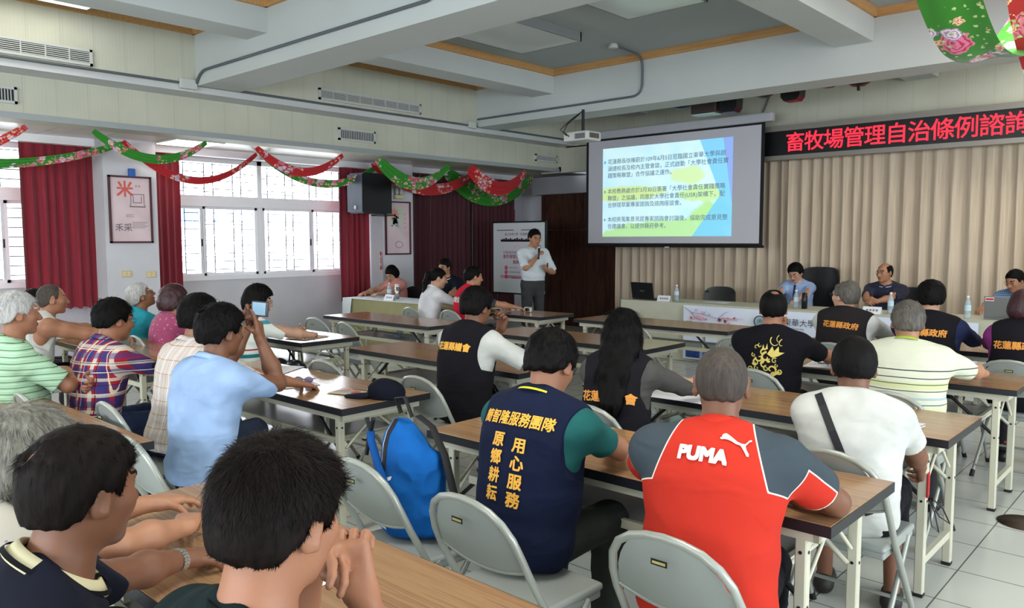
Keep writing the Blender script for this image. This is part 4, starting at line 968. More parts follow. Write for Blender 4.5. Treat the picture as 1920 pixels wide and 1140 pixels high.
def person(label, pos=None, yaw=0, seat=0.45, lean=(8, 10), head=(0, 5), s=1.0, wid=1.0, belly=0.0, skin='tan', hair='short', hcol='black', ht=0.014, vol=0.0, bald=None,
           L=None, R=None, Lh=None, Rh=None, Lhint=(-0.5, -0.4, -1), Rhint=(0.5, -0.4, -1), hands=((0.3, (0, 0, -1)), (0.3, (0, 0, -1))),
           shirt=None, sleeve=0.62, loose=0.012, fold=0.004, vest=None, vestw=0.165, collar=None, pants=None, shoes=None, standing=False, legs=None, tuck=False, top=None, world=True, chairlab=None, plen=1.0, chairoff=(0.0, 0.02),
           h=0.008, strands=0, slen=0.03, swid=0.0012, slift=0.3, smooth_attr=None, glasses=None, texts=(), ear=1.0, hs=1.0, twist=0, zone=None, szone=None, bag=None, neckr=0.056, headroll=0, brows=True, necklen=0.0, armk=1.0, vest_zone=None, tie=None, shirt_name='shirt', extra=None, earz=0.0):
    dirv = lambda a: np.array([0, math.sin(math.radians(a)), math.cos(math.radians(a))])
    if top is not None:
        d1, d2 = dirv(lean[0]), dirv(lean[1]); n_ = nv(d2*0.5+np.array([0, 0.10, 0.9])); RH_ = rotm(head[0], head[1], headroll)
        fixed = n_*necklen+RH_[:, 1]*0.022+RH_[:, 2]*0.035*hs+np.array([0, 0, 0.116*hs+ht*hs+vol*0.7])
        per = d1*0.20+d2*0.27+d2*0.03+n_*0.135
        if standing: s = (top[2]-fixed[2])/(0.93+per[2])
        else:
            s = (top[2]-fixed[2]-seat-0.095)/per[2]
            if s > 1.06: seat += (s-1.06)*per[2]; s = 1.06
            if s < 0.86: seat -= (0.86-s)*per[2]; s = 0.86
        o_ = (fixed+per*s); a_ = math.radians(yaw); pos = (top[0]-(o_[0]*math.cos(a_)-o_[1]*math.sin(a_)), top[1]-(o_[0]*math.sin(a_)+o_[1]*math.cos(a_)))
        print('PP', label[:40], 'pos %.2f %.2f s %.2f seat %.2f' % (pos[0], pos[1], s, seat))
    if world:
        a_ = math.radians(-yaw)
        def w2l(p): x_, y_ = p[0]-pos[0], p[1]-pos[1]; return (x_*math.cos(a_)-y_*math.sin(a_), x_*math.sin(a_)+y_*math.cos(a_), p[2])
        L = w2l(L) if L is not None else None; R = w2l(R) if R is not None else None
    root = thing('person', label, 'person', (pos[0], pos[1], 0), math.radians(yaw))
    if chairlab: a_ = math.radians(yaw); chair(pos[0]+chairoff[0], pos[1]+chairoff[1], (yaw*0.2-3 if abs(yaw) < 60 else yaw), chairlab)
    z0 = 0.93*s if standing else seat+0.095
    H = np.array([0, 0, z0]); u1, u2 = dirv(lean[0]), dirv(lean[1]); Wp = H+u1*0.20*s; C = Wp+u2*0.27*s
    cz = u2; tw = math.radians(twist); cx = np.array([math.cos(tw), math.sin(tw), 0]); cx = nv(cx-cz*(cx@cz)); cyv = np.cross(cz, cx)
    RC = np.stack([cx, cyv, cz], 1); R1 = np.stack([[1, 0, 0], np.cross(u1, [1, 0, 0]), u1], 1)
    RH = rotm(head[0], head[1], headroll); nd = nv(u2*0.5+np.array([0, 0.10, 0.9]))
    NB = C+cz*0.03*s; HC = NB+nd*(0.135+necklen)*s+RH[:, 1]*0.022+RH[:, 2]*0.035*hs
    hp = lambda x, y, z: HC+RH@(np.array([x, y, z])*hs)
    # --- torso primitives (shared by body and clothes)
    def torso(B, o=0.0, kk=0.07):
        B.ell(H+np.array([0, 0.0, 0.0]), (0.165*wid+o, 0.118+o, 0.115+o), kk, R1)
        B.ell(Wp-cyv*0.0+cyv*belly*0.5-u1*0.03, (0.162*wid+o, 0.108+belly*0.6+o, 0.15+o), kk, R1)
        B.ell(C-cz*0.13*s+cyv*0.0, (0.163*wid+o, 0.112+o, 0.165+o), kk, RC)
        B.ell(C-cz*0.10*s-cyv*0.03, (0.15*wid+o, 0.085+o, 0.14+o), kk, RC)
        B.cap(C-cx*0.145*s*wid-cz*0.02, C+cx*0.145*s*wid-cz*0.02, 0.058+o, 0.058+o, k=0.06)
        B.cap(NB+cz*0.02-cx*0.03, C-cx*0.12*wid-cz*0.015, 0.050+o, 0.045+o, k=0.04); B.cap(NB+cz*0.02+cx*0.03, C+cx*0.12*wid-cz*0.015, 0.050+o, 0.045+o, k=0.04)
    SJ = {'L': C-cx*0.178*s*wid-cz*0.03*s, 'R': C+cx*0.178*s*wid-cz*0.03*s}
    L1, L2 = 0.285*s, 0.245*s; arm = {}
    tgt = {'L': L if L is not None else (-0.16, 0.30, z0+0.10), 'R': R if R is not None else (0.16, 0.30, z0+0.10)}
    for sd, hint in (('L', Lhint), ('R', Rhint)):
        E_, T_ = ik(SJ[sd], tgt[sd], L1, L2, hint); arm[sd] = (SJ[sd], E_, T_)
    # legs
    if standing: kn = {'L': np.array([-0.10, 0.01, 0.50*s]), 'R': np.array([0.10, 0.01, 0.50*s])}; an = {'L': np.array([-0.11, -0.02, 0.09]), 'R': np.array([0.11, -0.02, 0.09])}
    else: kn = {'L': np.array([-0.13, 0.42*s, seat+0.075]), 'R': np.array([0.13, 0.42*s, seat+0.075])}; an = {'L': np.array([-0.13, 0.40*s, 0.09]), 'R': np.array([0.13, 0.40*s, 0.09])}
    if legs:
        for sd in legs: kn[sd] = np.array(legs[sd][0], float); an[sd] = np.array(legs[sd][1], float)
    hj = {'L': H+np.array([-0.09, 0.0, -0.015]), 'R': H+np.array([0.09, 0.0, -0.015])}
    # --- skin body
    B = Sdf(); torso(B, -0.014, 0.05)
    for sd in 'LR':
        S_, E_, T_ = arm[sd]; sg = -1 if sd == 'L' else 1
        B.cap(hj[sd], kn[sd], 0.07, 0.05, k=0.03).cap(kn[sd], an[sd], 0.046, 0.033, k=0.02)
        ft = an[sd]+np.array([0, 0.0, -0.05]); B.cap(ft+np.array([0, -0.03, 0]), ft+np.array([0, 0.13, -0.012]), 0.036, 0.024, k=0.02)
        B.ell(S_, (0.052*armk,)*3, 0.05); B.cap(S_, S_+(E_-S_)*0.45, 0.047*armk, 0.044*armk, k=0.03).cap(S_+(E_-S_)*0.45, E_, 0.044*armk, 0.036*armk, k=0.02)
        d = nv(T_-E_); B.cap(E_, E_+d*0.09, 0.037*armk, 0.041*armk, k=0.02).cap(E_+d*0.09, T_-d*0.02, 0.041*armk, 0.0255*armk, k=0.02)
        B.ell(T_, (0.027, 0.027, 0.02), 0.02, np.stack([nv(np.cross(d, [0.1, 0.2, 1])), d, np.cross(nv(np.cross(d, [0.1, 0.2, 1])), d)], 1))
        hd = hands[0] if sd == 'L' else hands[1]; curl, nrm = hd[0], hd[1]; dd = hd[2] if len(hd) > 2 and hd[2] is not None else d
        hand(B, T_, dd, nrm, sd, curl, 1.0, point=len(hd) > 3 and hd[3] == 'point')
    B.cap(NB-cz*0.03, hp(0, -0.018, -0.055), neckr+0.004, neckr-0.002, k=0.035)
    Hd = Sdf(); sc = hs
    Hd.ell(hp(0, -0.014, 0.030), np.array((0.075, 0.096, 0.086))*sc, 0.02, RH)
    Hd.ell(hp(0, 0.020, -0.020), np.array((0.066, 0.072, 0.083))*sc, 0.025, RH); Hd.ell(hp(0, 0.034, -0.066), np.array((0.050, 0.050, 0.044))*sc, 0.03, RH)
    Hd.ell(hp(0, 0.072, -0.094), np.array((0.022, 0.017, 0.017))*sc, 0.025, RH)
    Hd.cap(hp(-0.036, 0.079, 0.030), hp(0.036, 0.079, 0.030), 0.011*sc, k=0.02)
    for e in (-1, 1):
        Hd.ell(hp(e*0.040, 0.060, -0.018), (0.022*sc,)*3, 0.03); Hd.ell(hp(e*0.031, 0.097, 0.013), np.array((0.016, 0.014, 0.011))*sc, 0.012, RH, True)
        Hd.ell(hp(e*0.031, 0.079, 0.012), (0.0125*sc,)*3, 0.003)
        Re = RH@np.array(Matrix.Rotation(-e*0.35, 3, 'Z') @ Matrix.Rotation(-0.15, 3, 'X'))
        Hd.ell(hp(e*0.078, -0.012, -0.004+earz), np.array((0.0085, 0.0195, 0.033))*sc*ear, 0.008, Re); Hd.ell(hp(e*0.088, -0.008, 0.0+earz), np.array((0.006, 0.011, 0.019))*sc*ear, 0.006, Re, True)
        Hd.ell(hp(e*0.080, -0.002, -0.026+earz), np.array((0.007, 0.008, 0.010))*sc, 0.006)
    Hd.cap(hp(0, 0.089, 0.016), hp(0, 0.113, -0.026), 0.008*sc, 0.0115*sc, k=0.012)
    for e in (-1, 1): Hd.ell(hp(e*0.012, 0.101, -0.030), (0.0095*sc,)*3, 0.008)
    Hd.ell(hp(0, 0.091, -0.053), np.array((0.023, 0.012, 0.0065))*sc, 0.006, RH); Hd.ell(hp(0, 0.089, -0.064), np.array((0.019, 0.012, 0.0065))*sc, 0.006, RH)
    B.merge(Hd, 0.018)
    lo, hi = B.bounds(); V, F = sdf_mesh(B, lo, hi, h)
    skm = SK[skin]; hm = HR[hcol]
    def bzone(P):
        q = (P-HC)@RH/hs; z = np.zeros(len(P), int); f = (q[:, 1] > 0.05) & (q[:, 1] < 0.125); ax = np.abs(q[:, 0])
        z[f & (np.abs(q[:, 2]+0.0585) < 0.011) & (ax < 0.024) & (q[:, 1] > 0.088)] = 1
        ed = np.sqrt((ax-0.031)**2+(q[:, 2]-0.012)**2*4); z[f & (ed < 0.0115)] = 4; z[f & (ed < 0.0085)] = 2
        if brows: z[f & (np.abs(q[:, 2]-0.033-0.1*(ax-0.03)) < 0.0042) & (ax > 0.014) & (ax < 0.05)] = 3
        return z
    body = np_mesh('body', V, F, [skm, LIP, EYE_, hm, EYEW], bzone, root)
    # --- hair
    if hair and hair != 'none':
        Hh = Sdf(); t = ht
        Hh.ell(hp(0, -0.014, 0.030), np.array((0.075+t, 0.096+t, 0.086+t))*sc, 0.02, RH); Hh.ell(hp(0, -0.02, -0.02), np.array((0.066+t, 0.076+t, 0.075+t))*sc, 0.03, RH)
        if vol: Hh.ell(hp(0, 0.0, 0.055), np.array((0.070+t, 0.085+t, 0.060+t+vol))*sc, 0.03, RH)
        if hair in ('bob', 'ladyshort', 'long'):
            Hh.ell(hp(0, -0.03, -0.03), np.array((0.084+t, 0.078+t, 0.075+t))*sc, 0.04, RH)
        hl = HAIRLINES[hair]; hx = np.array([a for a, b in hl], np.float32); hy = np.array([b for a, b in hl], np.float32)
        w1 = wob(len(label), 120, 8, (1, 1, 0.5)); w2 = wob(len(label)+3, 420, 8, (1, 1, 0.35)); RHf = RH.astype(np.float32); HCf = HC.astype(np.float32); amp = 0.0045 if ht > 0.012 else (0.0022 if ht > 0.006 else 0.0008)
        def hcut(P, d):
            q = (P-HCf)@RHf/hs; g = (np.interp(q[:, 1], hx, hy)-q[:, 2])*0.75*hs+w1(q)*0.007
            d = d+w1(q)*amp+w2(q)*amp*0.6
            return smax(d, g.astype(np.float32), 0.012)
        Hh.fn(hcut)
        if bald:
            for (bx_, by_, bz_, br) in bald: Hh.ell(hp(bx_, by_, bz_), (br,)*3, 0.012, None, True)
        if hair == 'long':
            Hl = Sdf(); bk = -cyv; wv = wob(5, 70, 6, (1, 1, 0.12))
            pts = [hp(0, -0.05, -0.02), hp(0, -0.075, -0.10), NB+bk*0.110-cz*0.07+cx*0.01, C+bk*0.150-cz*0.19+cx*0.03]
            for i in range(len(pts)-1):
                for e in (-0.045, 0.0, 0.045): Hl.cap(pts[i]+cx*e, pts[i+1]+cx*e*(1.15 if i < 2 else 0.5), 0.052-0.004*i, 0.048-0.006*i, k=0.03)
            Hl.cap(hp(0.07, 0.0, -0.04), C+cx*0.13+bk*0.03-cz*0.02, 0.028, 0.02, k=0.03)
            Hl.cap(hp(-0.07, 0.0, -0.04), C-cx*0.10+bk*0.06-cz*0.05, 0.03, 0.02, k=0.03)
            Hl.fn(lambda P, d: d+wv(P)*0.006); Hh.merge(Hl, 0.02)
        if hair == 'pony' or extra == 'pony':
            Hl = Sdf(); pts = [hp(0, -0.10, 0.05), hp(0, -0.135, 0.02), hp(0.01, -0.145, -0.08), hp(0.02, -0.125, -0.20), hp(0.02, -0.10, -0.26)]; rr = [0.022, 0.028, 0.030, 0.022, 0.008]
            for i in range(4): Hl.cap(pts[i], pts[i+1], rr[i], rr[i+1], k=0.02)
            Hh.merge(Hl, 0.01)
        lo, hi = Hh.bounds(); V, F = sdf_mesh(Hh, lo, hi, min(h, 0.006)); ho = np_mesh('hair', V, F, [hm], None, body)
        if strands and len(F):
            rg = np.random.default_rng(len(label)); fi = rg.integers(0, len(F), strands); a = V[F[fi]]; w4 = rg.dirichlet((1, 1, 1, 1), strands)[:, :, None]
            P0 = (a*w4).sum(1); N0 = np.cross(a[:, 2]-a[:, 0], a[:, 3]-a[:, 1]); N0 /= np.linalg.norm(N0, axis=1)[:, None]+1e-9
            q = (P0-HC)@RH; wh = np.array([0.01, -0.055, 0.10]); fl = q-wh; fl[:, 2] -= 0.03; fl[:, 1] += np.where(q[:, 1] > 0.0, 0.5*np.maximum(q[:, 2], 0), 0); fl += rg.normal(0, 0.009 if hair in ('ladyshort', 'long', 'bob') else 0.022, fl.shape)
            fl = fl@RH.T; fl -= N0*(fl*N0).sum(1)[:, None]; fl /= np.linalg.norm(fl, axis=1)[:, None]+1e-9
            ok = ((q[:, 2] > -0.02) | (q[:, 1] < 0.02)); P0, N0, fl = P0[ok], N0[ok], fl[ok]; n = len(P0)
            qz = q[ok][:, 2]; Ls = (slen*rg.uniform(0.6, 1.3, n)*(np.clip(0.45+qz/0.11, 0.32, 1.0) if hair in ('short', 'recede', 'high') else 1.0))[:, None]; lift = (rg.uniform(0.02, 1.0, n)*slift)[:, None]; sd_ = np.cross(fl, N0); W_ = swid*rg.uniform(0.6, 1.3, n)[:, None]
            rows = []
            for t_, wf in ((0, 1), (0.35, 0.95), (0.7, 0.7), (1.0, 0.15)):
                c_ = P0-N0*0.002+fl*Ls*t_+N0*Ls*(lift*t_-0.12*t_*t_*2)+sd_*Ls*0.1*math.sin(t_*2); rows.append(c_-sd_*W_*wf); rows.append(c_+sd_*W_*wf)
            VV = np.stack(rows, 1).reshape(-1, 3); b_ = np.arange(n)*8; FF = np.concatenate([np.stack([b_+2*i, b_+2*i+1, b_+2*i+3, b_+2*i+2], 1) for i in range(3)])
            so = np_mesh('hair_strands', VV, FF, [hm], None, ho)
    # --- shirt
    cloth = None
    if shirt is not None:
        Sh = Sdf(); torso(Sh, loose); o = loose
        for sd in 'LR':
            S_, E_, T_ = arm[sd]
            if sleeve <= 0: continue
            A = Sdf(); fr = min(sleeve, 1.0); ra = (0.056+o*0.6)*armk; Sp = S_
            if sleeve < 1.0:
                end = S_+(E_-S_)*fr; A.cap(Sp, S_+(E_-S_)*(fr+0.3), ra, (0.050+o*0.9)*armk, k=0.01); A.cut(end, E_-S_, 0.004); A.cut(S_-(E_-S_)*0.35, S_-E_, 0.01)
                Sh.merge(A, 0.045)
            else:
                fr2 = sleeve-1.0; A.cap(S_, E_, ra, (0.043+o*0.7)*armk, k=0.02); en = E_+(T_-E_)*fr2; A.cap(E_, E_+(T_-E_)*min(1.15, fr2+0.25), (0.043+o*0.7)*armk, (0.034+o*0.7)*armk, k=0.02); A.cut(en, T_-E_, 0.004)
                Sh.merge(A, 0.045)
        wv = wob(len(label)*3, 17, 7, (1, 1, 1.7)); wv2 = wob(len(label)*3+1, 55, 5, (1, 1, 1.0)); fo = fold
        Sh.cut(NB+cz*(0.035 if collar else 0.03)+cyv*0.01, nv(cz*1.0+cyv*0.45), 0.006)
        Hq = H-np.array([0, 0, 0.075]); Sh.cut(Hq if not tuck else H+u1*0.07, -u1, 0.004)
        Cf = (C-cz*0.14).astype(np.float32)
        Sh.fn(lambda P, d: d+(np.abs(wv(P))*1.9-0.5)*fo+wv2(P)*fo*0.25)
        lo, hi = Sh.bounds(); V, F = sdf_mesh(Sh, lo, hi, h)
        sm = shirt if isinstance(shirt, (list, tuple)) else [shirt]
        zf = (lambda P: szone((P-C)@RC, P, arm)) if szone else None
        so = np_mesh(shirt_name, V, F, list(sm), zf, root); cloth = Sh; outer = so
        if smooth_attr:
            at = so.data.attributes.new('zs', 'FLOAT', 'POINT'); at.data.foreach_set('value', smooth_attr((V-C)@RC, V, arm).astype(np.float32))
    if vest is not None:
        Ve = Sdf(); torso(Ve, loose+0.012); RCf = RC.astype(np.float32); Cf2 = C.astype(np.float32); vw = vestw*wid
        Ve.cut(NB+cz*0.04+cyv*0.01, nv(cz+cyv*0.55), 0.006); Ve.cut(H-np.array([0, 0, 0.09]), -u1, 0.004)
        def vcut(P, d):
            q = (P-Cf2)@RCf; z = q[:, 2]; lim = np.where(z > -0.20, vw+0.02*np.cos(np.clip((z+0.08)/0.12, -1, 1)*1.57)*-1+0.012, 0.5); lim = np.where(z > -0.2, lim, 0.5)
            g = (np.abs(q[:, 0])-lim).astype(np.float32); return smax(d, g, 0.006)
        Ve.fn(vcut); wv3 = wob(len(label)*5, 17, 7, (1, 1, 1.6)); fo2 = fold
        Ve.fn(lambda P, d: d+(np.abs(wv3(P))*1.5-0.5)*fo2)
        lo, hi = Ve.bounds(); V, F = sdf_mesh(Ve, lo, hi, h)
        vm = vest if isinstance(vest, (list, tuple)) else [vest]
        outer = np_mesh('vest', V, F, list(vm), (lambda P: vest_zone((P-C)@RC, P)) if vest_zone else None, root); cloth = Ve
    # --- collar band round the neck
    if collar is not None:
        cm, hgt, fall = collar; mb = MB(); n = 36
        nb = NB+cz*0.012; ax = nv(cz*0.8+nd*0.35); xx = nv(cx-ax*(cx@ax)); yy = np.cross(ax, xx)
        def ringp(r, zz, a, sl=0.0): return nb+xx*math.cos(a)*r*1.04+yy*(math.sin(a)*r-0.004)+ax*(zz-sl*(math.sin(a)))
        prof = [(neckr+0.020, -0.02), (neckr+0.014, hgt*0.7), (neckr+0.013, hgt), (neckr+0.018, hgt+0.003), (neckr+0.026, hgt*0.8), (neckr+0.026+fall*0.45, hgt-fall*0.75), (neckr+0.022+fall*0.45, hgt-fall*0.78)] if fall else [(neckr+0.022, -0.02), (neckr+0.013, hgt), (neckr+0.010, hgt), (neckr+0.016, -0.02)]
        vs = []
        for r, z in prof:
            for k in range(n+1): a = PI/2+0.16+(2*PI-0.32)*k/n; vs.append(ringp(r, z, a, 0.022))
        fs = [(i*(n+1)+k, i*(n+1)+k+1, (i+1)*(n+1)+k+1, (i+1)*(n+1)+k) for i in range(len(prof)-1) for k in range(n)]
        cms = cm if isinstance(cm, (list, tuple)) else [cm]
        mb.add(vs, fs, cms[0], True)
        if len(cms) > 1:
            vs = [];
            for r, z in [(neckr+0.0275+fall*0.30, hgt-fall*0.36), (neckr+0.0295+fall*0.42, hgt-fall*0.60)]:
                for k in range(n+1): a = PI/2+0.16+(2*PI-0.32)*k/n; vs.append(ringp(r, z, a, 0.022))
            mb.add(vs, [(k, k+1, n+1+k+1, n+1+k) for k in range(n)], cms[1], True)
        mb.build('collar', outer)
    # --- trousers, shoes
    pm = pants or mat('trousers_dark', (34, 35, 42), 0.8, var=0.1)
    Pt = Sdf(); Pt.ell(H+np.array([0, -0.0, -0.005]), (0.160*wid, 0.116, 0.105), 0.05, R1)
    if tuck: Pt.ell(H+u1*0.06, (0.160*wid+0.012, 0.118+belly*0.4, 0.09), 0.05, R1); Pt.cut(H+u1*0.09, u1, 0.004)
    for sd in 'LR':
        Pt.cap(hj[sd], kn[sd], 0.092, 0.066, k=0.04).cap(kn[sd], kn[sd]+(an[sd]+np.array([0, 0, 0.02])-kn[sd])*plen, 0.068, 0.060, k=0.03)
    Pt.cut((0, 0, 0.085), (0, 0, -1), 0.004)
    if not standing: Pt.cut((0, 0, seat+0.004), (0, 0, -1), 0.01) if False else None
    wv4 = wob(len(label)*7, 30, 6, (1, 1, 1.6)); Pt.fn(lambda P, d: d+(np.abs(wv4(P))*1.4-0.45)*0.005)
    if not standing:
        zf_ = np.float32(seat+0.003)
        def sc_(P, d):
            g = np.where(P[:, 1] < 0.22, zf_-P[:, 2], -1.0).astype(np.float32); return smax(d, g, 0.01)
        Pt.fn(sc_)
    lo, hi = Pt.bounds(); V, F = sdf_mesh(Pt, lo, hi, max(h, 0.008)); po = np_mesh('trousers', V, F, [pm], None, root)
    shm = shoes or mat('shoe_black', (22, 20, 20), 0.4)
    for sd in 'LR':
        a = an[sd]; Sx = Sdf(); b0 = a+np.array([0, -0.035, -0.048]); Sx.cap(b0, b0+np.array([0, 0.10, -0.002]), 0.045, 0.042, k=0.02).cap(b0+np.array([0, 0.1, -0.006]), b0+np.array([0, 0.175, -0.012]), 0.04, 0.032, k=0.02); Sx.cut((0, 0, a[2]-0.089), (0, 0, -1), 0.003)
        lo, hi = Sx.bounds(); V, F = sdf_mesh(Sx, lo, hi, max(h, 0.008)); np_mesh('shoe', V, F, [shm], None, root)
    # --- lettering marched onto the back
    def project(vv, origin_y=-0.45):
        P = (C+cx*vv[:, 0:1]+cz*vv[:, 1:2]+cyv*origin_y).astype(np.float32); d = cyv.astype(np.float32)
        for _ in range(60): P = P+d*np.clip(cloth(P), -0.02, 0.05)[:, None]*0.8
        return P.astype(float)-cyv*(0.0045+(vv[:, 2:3] if vv.shape[1] > 2 else 0.0))
    for tdef in texts:
        mb = MB(); kind = tdef[0]
        if kind == 'text':
            _, body_, m_, u, v_, size, bold, opts = tdef; vv, ff = text_mesh(body_, size, bold, 0, 'CENTER', opts.get('shear', 0), opts.get('sp', 1.0), opts.get('lh', 1.0), 0.012)
            a = math.radians(opts.get('rot', 0)); vx = vv[:, 0]*opts.get('sx', 1.0); vy = vv[:, 1]
            pp = np.stack([u+vx*math.cos(a)-vy*math.sin(a), v_+vx*math.sin(a)+vy*math.cos(a), vv[:, 2]], 1)
            mb.add(project(pp), ff, m_)
        elif kind == 'poly':
            _, polys, m_, u, v_, scl = tdef
            for pl in polys:
                pp = np.array([(u+x*scl, v_+y*scl) for x, y in pl]); mb.add(project(pp), [tuple(range(len(pl)))], m_)
        o_ = mb.build('lettering' if kind == 'text' else 'print', outer)
    if tie is not None:
        vv = np.array([(0, 0.035), (0, 0.0), (0, -0.08), (0, -0.17), (0, -0.26), (0, -0.31)]); P = (C+cx*vv[:, 0:1]+cz*vv[:, 1:2]+cyv*0.35).astype(np.float32)
        for _ in range(60): P = P-cyv.astype(np.float32)*np.clip(cloth(P), -0.02, 0.05)[:, None]*0.8
        P = P.astype(float)+cyv*0.006; ws = (0.016, 0.014, 0.022, 0.028, 0.034, 0.004); mb = MB(); vs_ = []
        for q_, w_ in zip(P, ws): vs_ += [q_-cx*w_, q_+cx*w_]
        mb.add(vs_, [(2*i, 2*i+1, 2*i+3, 2*i+2) for i in range(5)], tie); mb.add([v_-cyv*0.004 for v_ in vs_], [(2*i, 2*i+2, 2*i+3, 2*i+1) for i in range(5)], tie); mb.build('tie', outer)
    # --- glasses
    if glasses is not None:
        mb = MB(); gm = glasses
        for e in (-1, 1):
            rg_ = [hp(e*0.032+0.022*math.cos(a)*1.05, 0.104-0.004*abs(math.cos(a)), 0.008+0.016*math.sin(a)) for a in np.linspace(0, 2*PI, 17)[:-1]]
            mb.tube(rg_, 0.0016, gm, 5, closed=True); mb.tube([hp(e*0.055, 0.100, 0.014), hp(e*0.074, 0.07, 0.014), hp(e*0.081, -0.005, 0.010), hp(e*0.081, -0.025, -0.006)], 0.0018, gm, 5)
        mb.tube([hp(-0.010, 0.106, 0.012), hp(0.010, 0.106, 0.012)], 0.0016, gm, 5); mb.build('glasses', body)
    # --- shoulder strap
    if bag is not None:
        mb = MB(); pts2 = [np.array(q) for q in bag[1]]; P = project(np.array(pts2)) ; w_ = bag[2]
        N_ = len(P); vs = []
        for i in range(N_):
            t_ = nv(P[min(i+1, N_-1)]-P[max(i-1, 0)]); sd_ = nv(np.cross(t_, cyv)); vs += [P[i]-sd_*w_-cyv*0.002, P[i]+sd_*w_-cyv*0.002, P[i]+sd_*w_-cyv*0.006, P[i]-sd_*w_-cyv*0.006]
        fs = [];
        for i in range(N_-1):
            b_ = i*4
            for k in range(4): fs.append((b_+k, b_+(k+1) % 4, b_+4+(k+1) % 4, b_+4+k))
        mb.add(vs, fs, bag[0], False); mb.build('strap', outer)
    return dict(root=root, arm=arm, C=C, RC=RC, HC=HC, RH=RH, hp=hp, body=body, outer=outer)
# ------------------------------------------------------------------ fabrics
def wrinkle(t, p, v, s=0.55):
    mp = t.new('ShaderNodeMapping'); mp.inputs['Scale'].default_value = (1.0, 1.0, 1.9); mp.inputs['Rotation'].default_value = (0.3, 0.5, 0.2); t.link(v, mp.inputs[0])
    n1 = t.noise(mp.outputs[0], 5.0, 2, 0.45, 0.5); n2 = t.noise(v, 450, 2); r = t.math('SMOOTH_MAX', n1, 0.48, 0.1)
    t.link(t.bump(t.math('ADD', r, t.math('MULTIPLY', n2, 0.015)), s, 0.045), p.inputs['Normal'])
def fab(name, c, **k):
    c1 = tuple(v*0.93 for v in c); c2 = tuple(min(255, v*1.05) for v in c)
    def f(t, p):
        v = t.coord(); n = t.noise(v, 8, 3); t.link(t.ramp(n, [(0.3, lin(c1)), (0.7, lin(c2))]), p.inputs['Base Color']); wrinkle(t, p, v)
    return mat(name, c, k.get('rough', 0.9), spec=0.2, build=f)
def stripes(name, base, bands, axis=2, rough=0.85, lo=None, hi=None):
    """bands: (period, phase, width, colour[, lo, hi]) painted as woven yarn stripes across object coordinates"""
    def f(t, p):
        v = t.coord(); x = t.sep(v); nz = t.noise(v, 7, 2); col = t.mix(t.math('MULTIPLY', nz, 0.12), lin(base), lin(tuple(int(q*0.85) for q in base)))
        for bd in bands:
            per, ph, w, c = bd[:4]; ax = bd[6] if len(bd) > 6 else axis
            s = t.math('ADD', x[ax], t.math('MULTIPLY', t.math('SUBTRACT', nz, 0.5), 0.008))
            m = t.math('LESS_THAN', t.math('FRACT', t.math('MULTIPLY', t.math('ADD', s, ph), 1/per)), w/per)
            if len(bd) > 4 and bd[4] is not None: m = t.math('MULTIPLY', m, t.math('MULTIPLY', t.math('GREATER_THAN', s, bd[4]), t.math('LESS_THAN', s, bd[5])))
            op = bd[7] if len(bd) > 7 else 1.0
            if op != 1.0: m = t.math('MULTIPLY', m, op)
            col = t.mix(m, col, lin(c))
        t.link(col, p.inputs['Base Color']); wrinkle(t, p, v)
    return mat(name, rough=rough, spec=0.2, build=f)
def floral(name, base, cols, scale=14, th=0.5):
    def f(t, p):
        v = t.coord(); col = t.mix(0.0, lin(base), lin(base))
        for i, c in enumerate(cols):
            vo = t.new('ShaderNodeTexVoronoi'); vo.inputs['Scale'].default_value = scale*(1+0.35*i); mp = t.new('ShaderNodeVectorMath', operation='ADD'); mp.inputs[1].default_value = (i*3.1, i*1.7, i*2.3)
            t.link(v, mp.inputs[0]); t.link(mp.outputs[0], vo.inputs['Vector']); n = t.noise(mp.outputs[0], scale*3, 2)
            m = t.math('LESS_THAN', t.math('ADD', vo.outputs['Distance'], t.math('MULTIPLY', n, 0.35)), th-0.06*i)
            col = t.mix(m, col, lin(c))
        t.link(col, p.inputs['Base Color']); wrinkle(t, p, v)
    return mat(name, rough=0.8, sheen=0.1, build=f)
TEAL = fab('tee_teal', (30, 88, 86)); NAVYV = fab('vest_navy', (17, 25, 50)); BLACKV = fab('vest_black', (21, 20, 26)); BROWNV = fab('vest_charcoal', (36, 31, 33))
GOLD = mat('gold_thread', (232, 172, 62), 0.6, emit=0.0); ORNG = mat('orange_thread', (220, 146, 58), 0.6)
WHITEF = fab('cotton_white', (194, 195, 190)); REDS = fab('jersey_red', (214, 56, 40)); GREYS = fab('jersey_grey', (72, 82, 90)); PIPW = mat('piping_white', (232, 224, 214), 0.7)
BLUES = fab('shirt_light_blue', (146, 172, 208)); NAVYP = fab('polo_navy', (17, 20, 34)); GRNT = fab('tee_dark_green', (13, 30, 31)); TURQ = fab('polo_turquoise', (44, 150, 168)); CREAMF = fab('collar_cream', (206, 198, 162))
GREENF = fab('collar_lime', (156, 168, 70)); YEL = fab('collar_yellow', (226, 214, 40)); REDP = fab('piping_red', (196, 36, 46)); PINKS = fab('shirt_salmon', (214, 146, 138)); REDV = fab('vest_red', (200, 24, 52))
PURP = fab('sleeve_purple', (122, 50, 110)); DGREY = fab('sleeve_grey', (74, 72, 70)); CHK = None
BEIGEP = stripes('check_beige', (206, 196, 190), [(0.022, 0, 0.003, (186, 158, 130), None, None, 0), (0.07, 0.01, 0.0035, (176, 140, 108), None, None, 2), (0.066, 0.0, 0.004, (236, 230, 224), None, None, 0)])
GRST = stripes('polo_green_stripe', (168, 206, 172), [(0.034, 0.0, 0.004, (70, 104, 78)), (0.034, 0.012, 0.003, (206, 226, 204))])
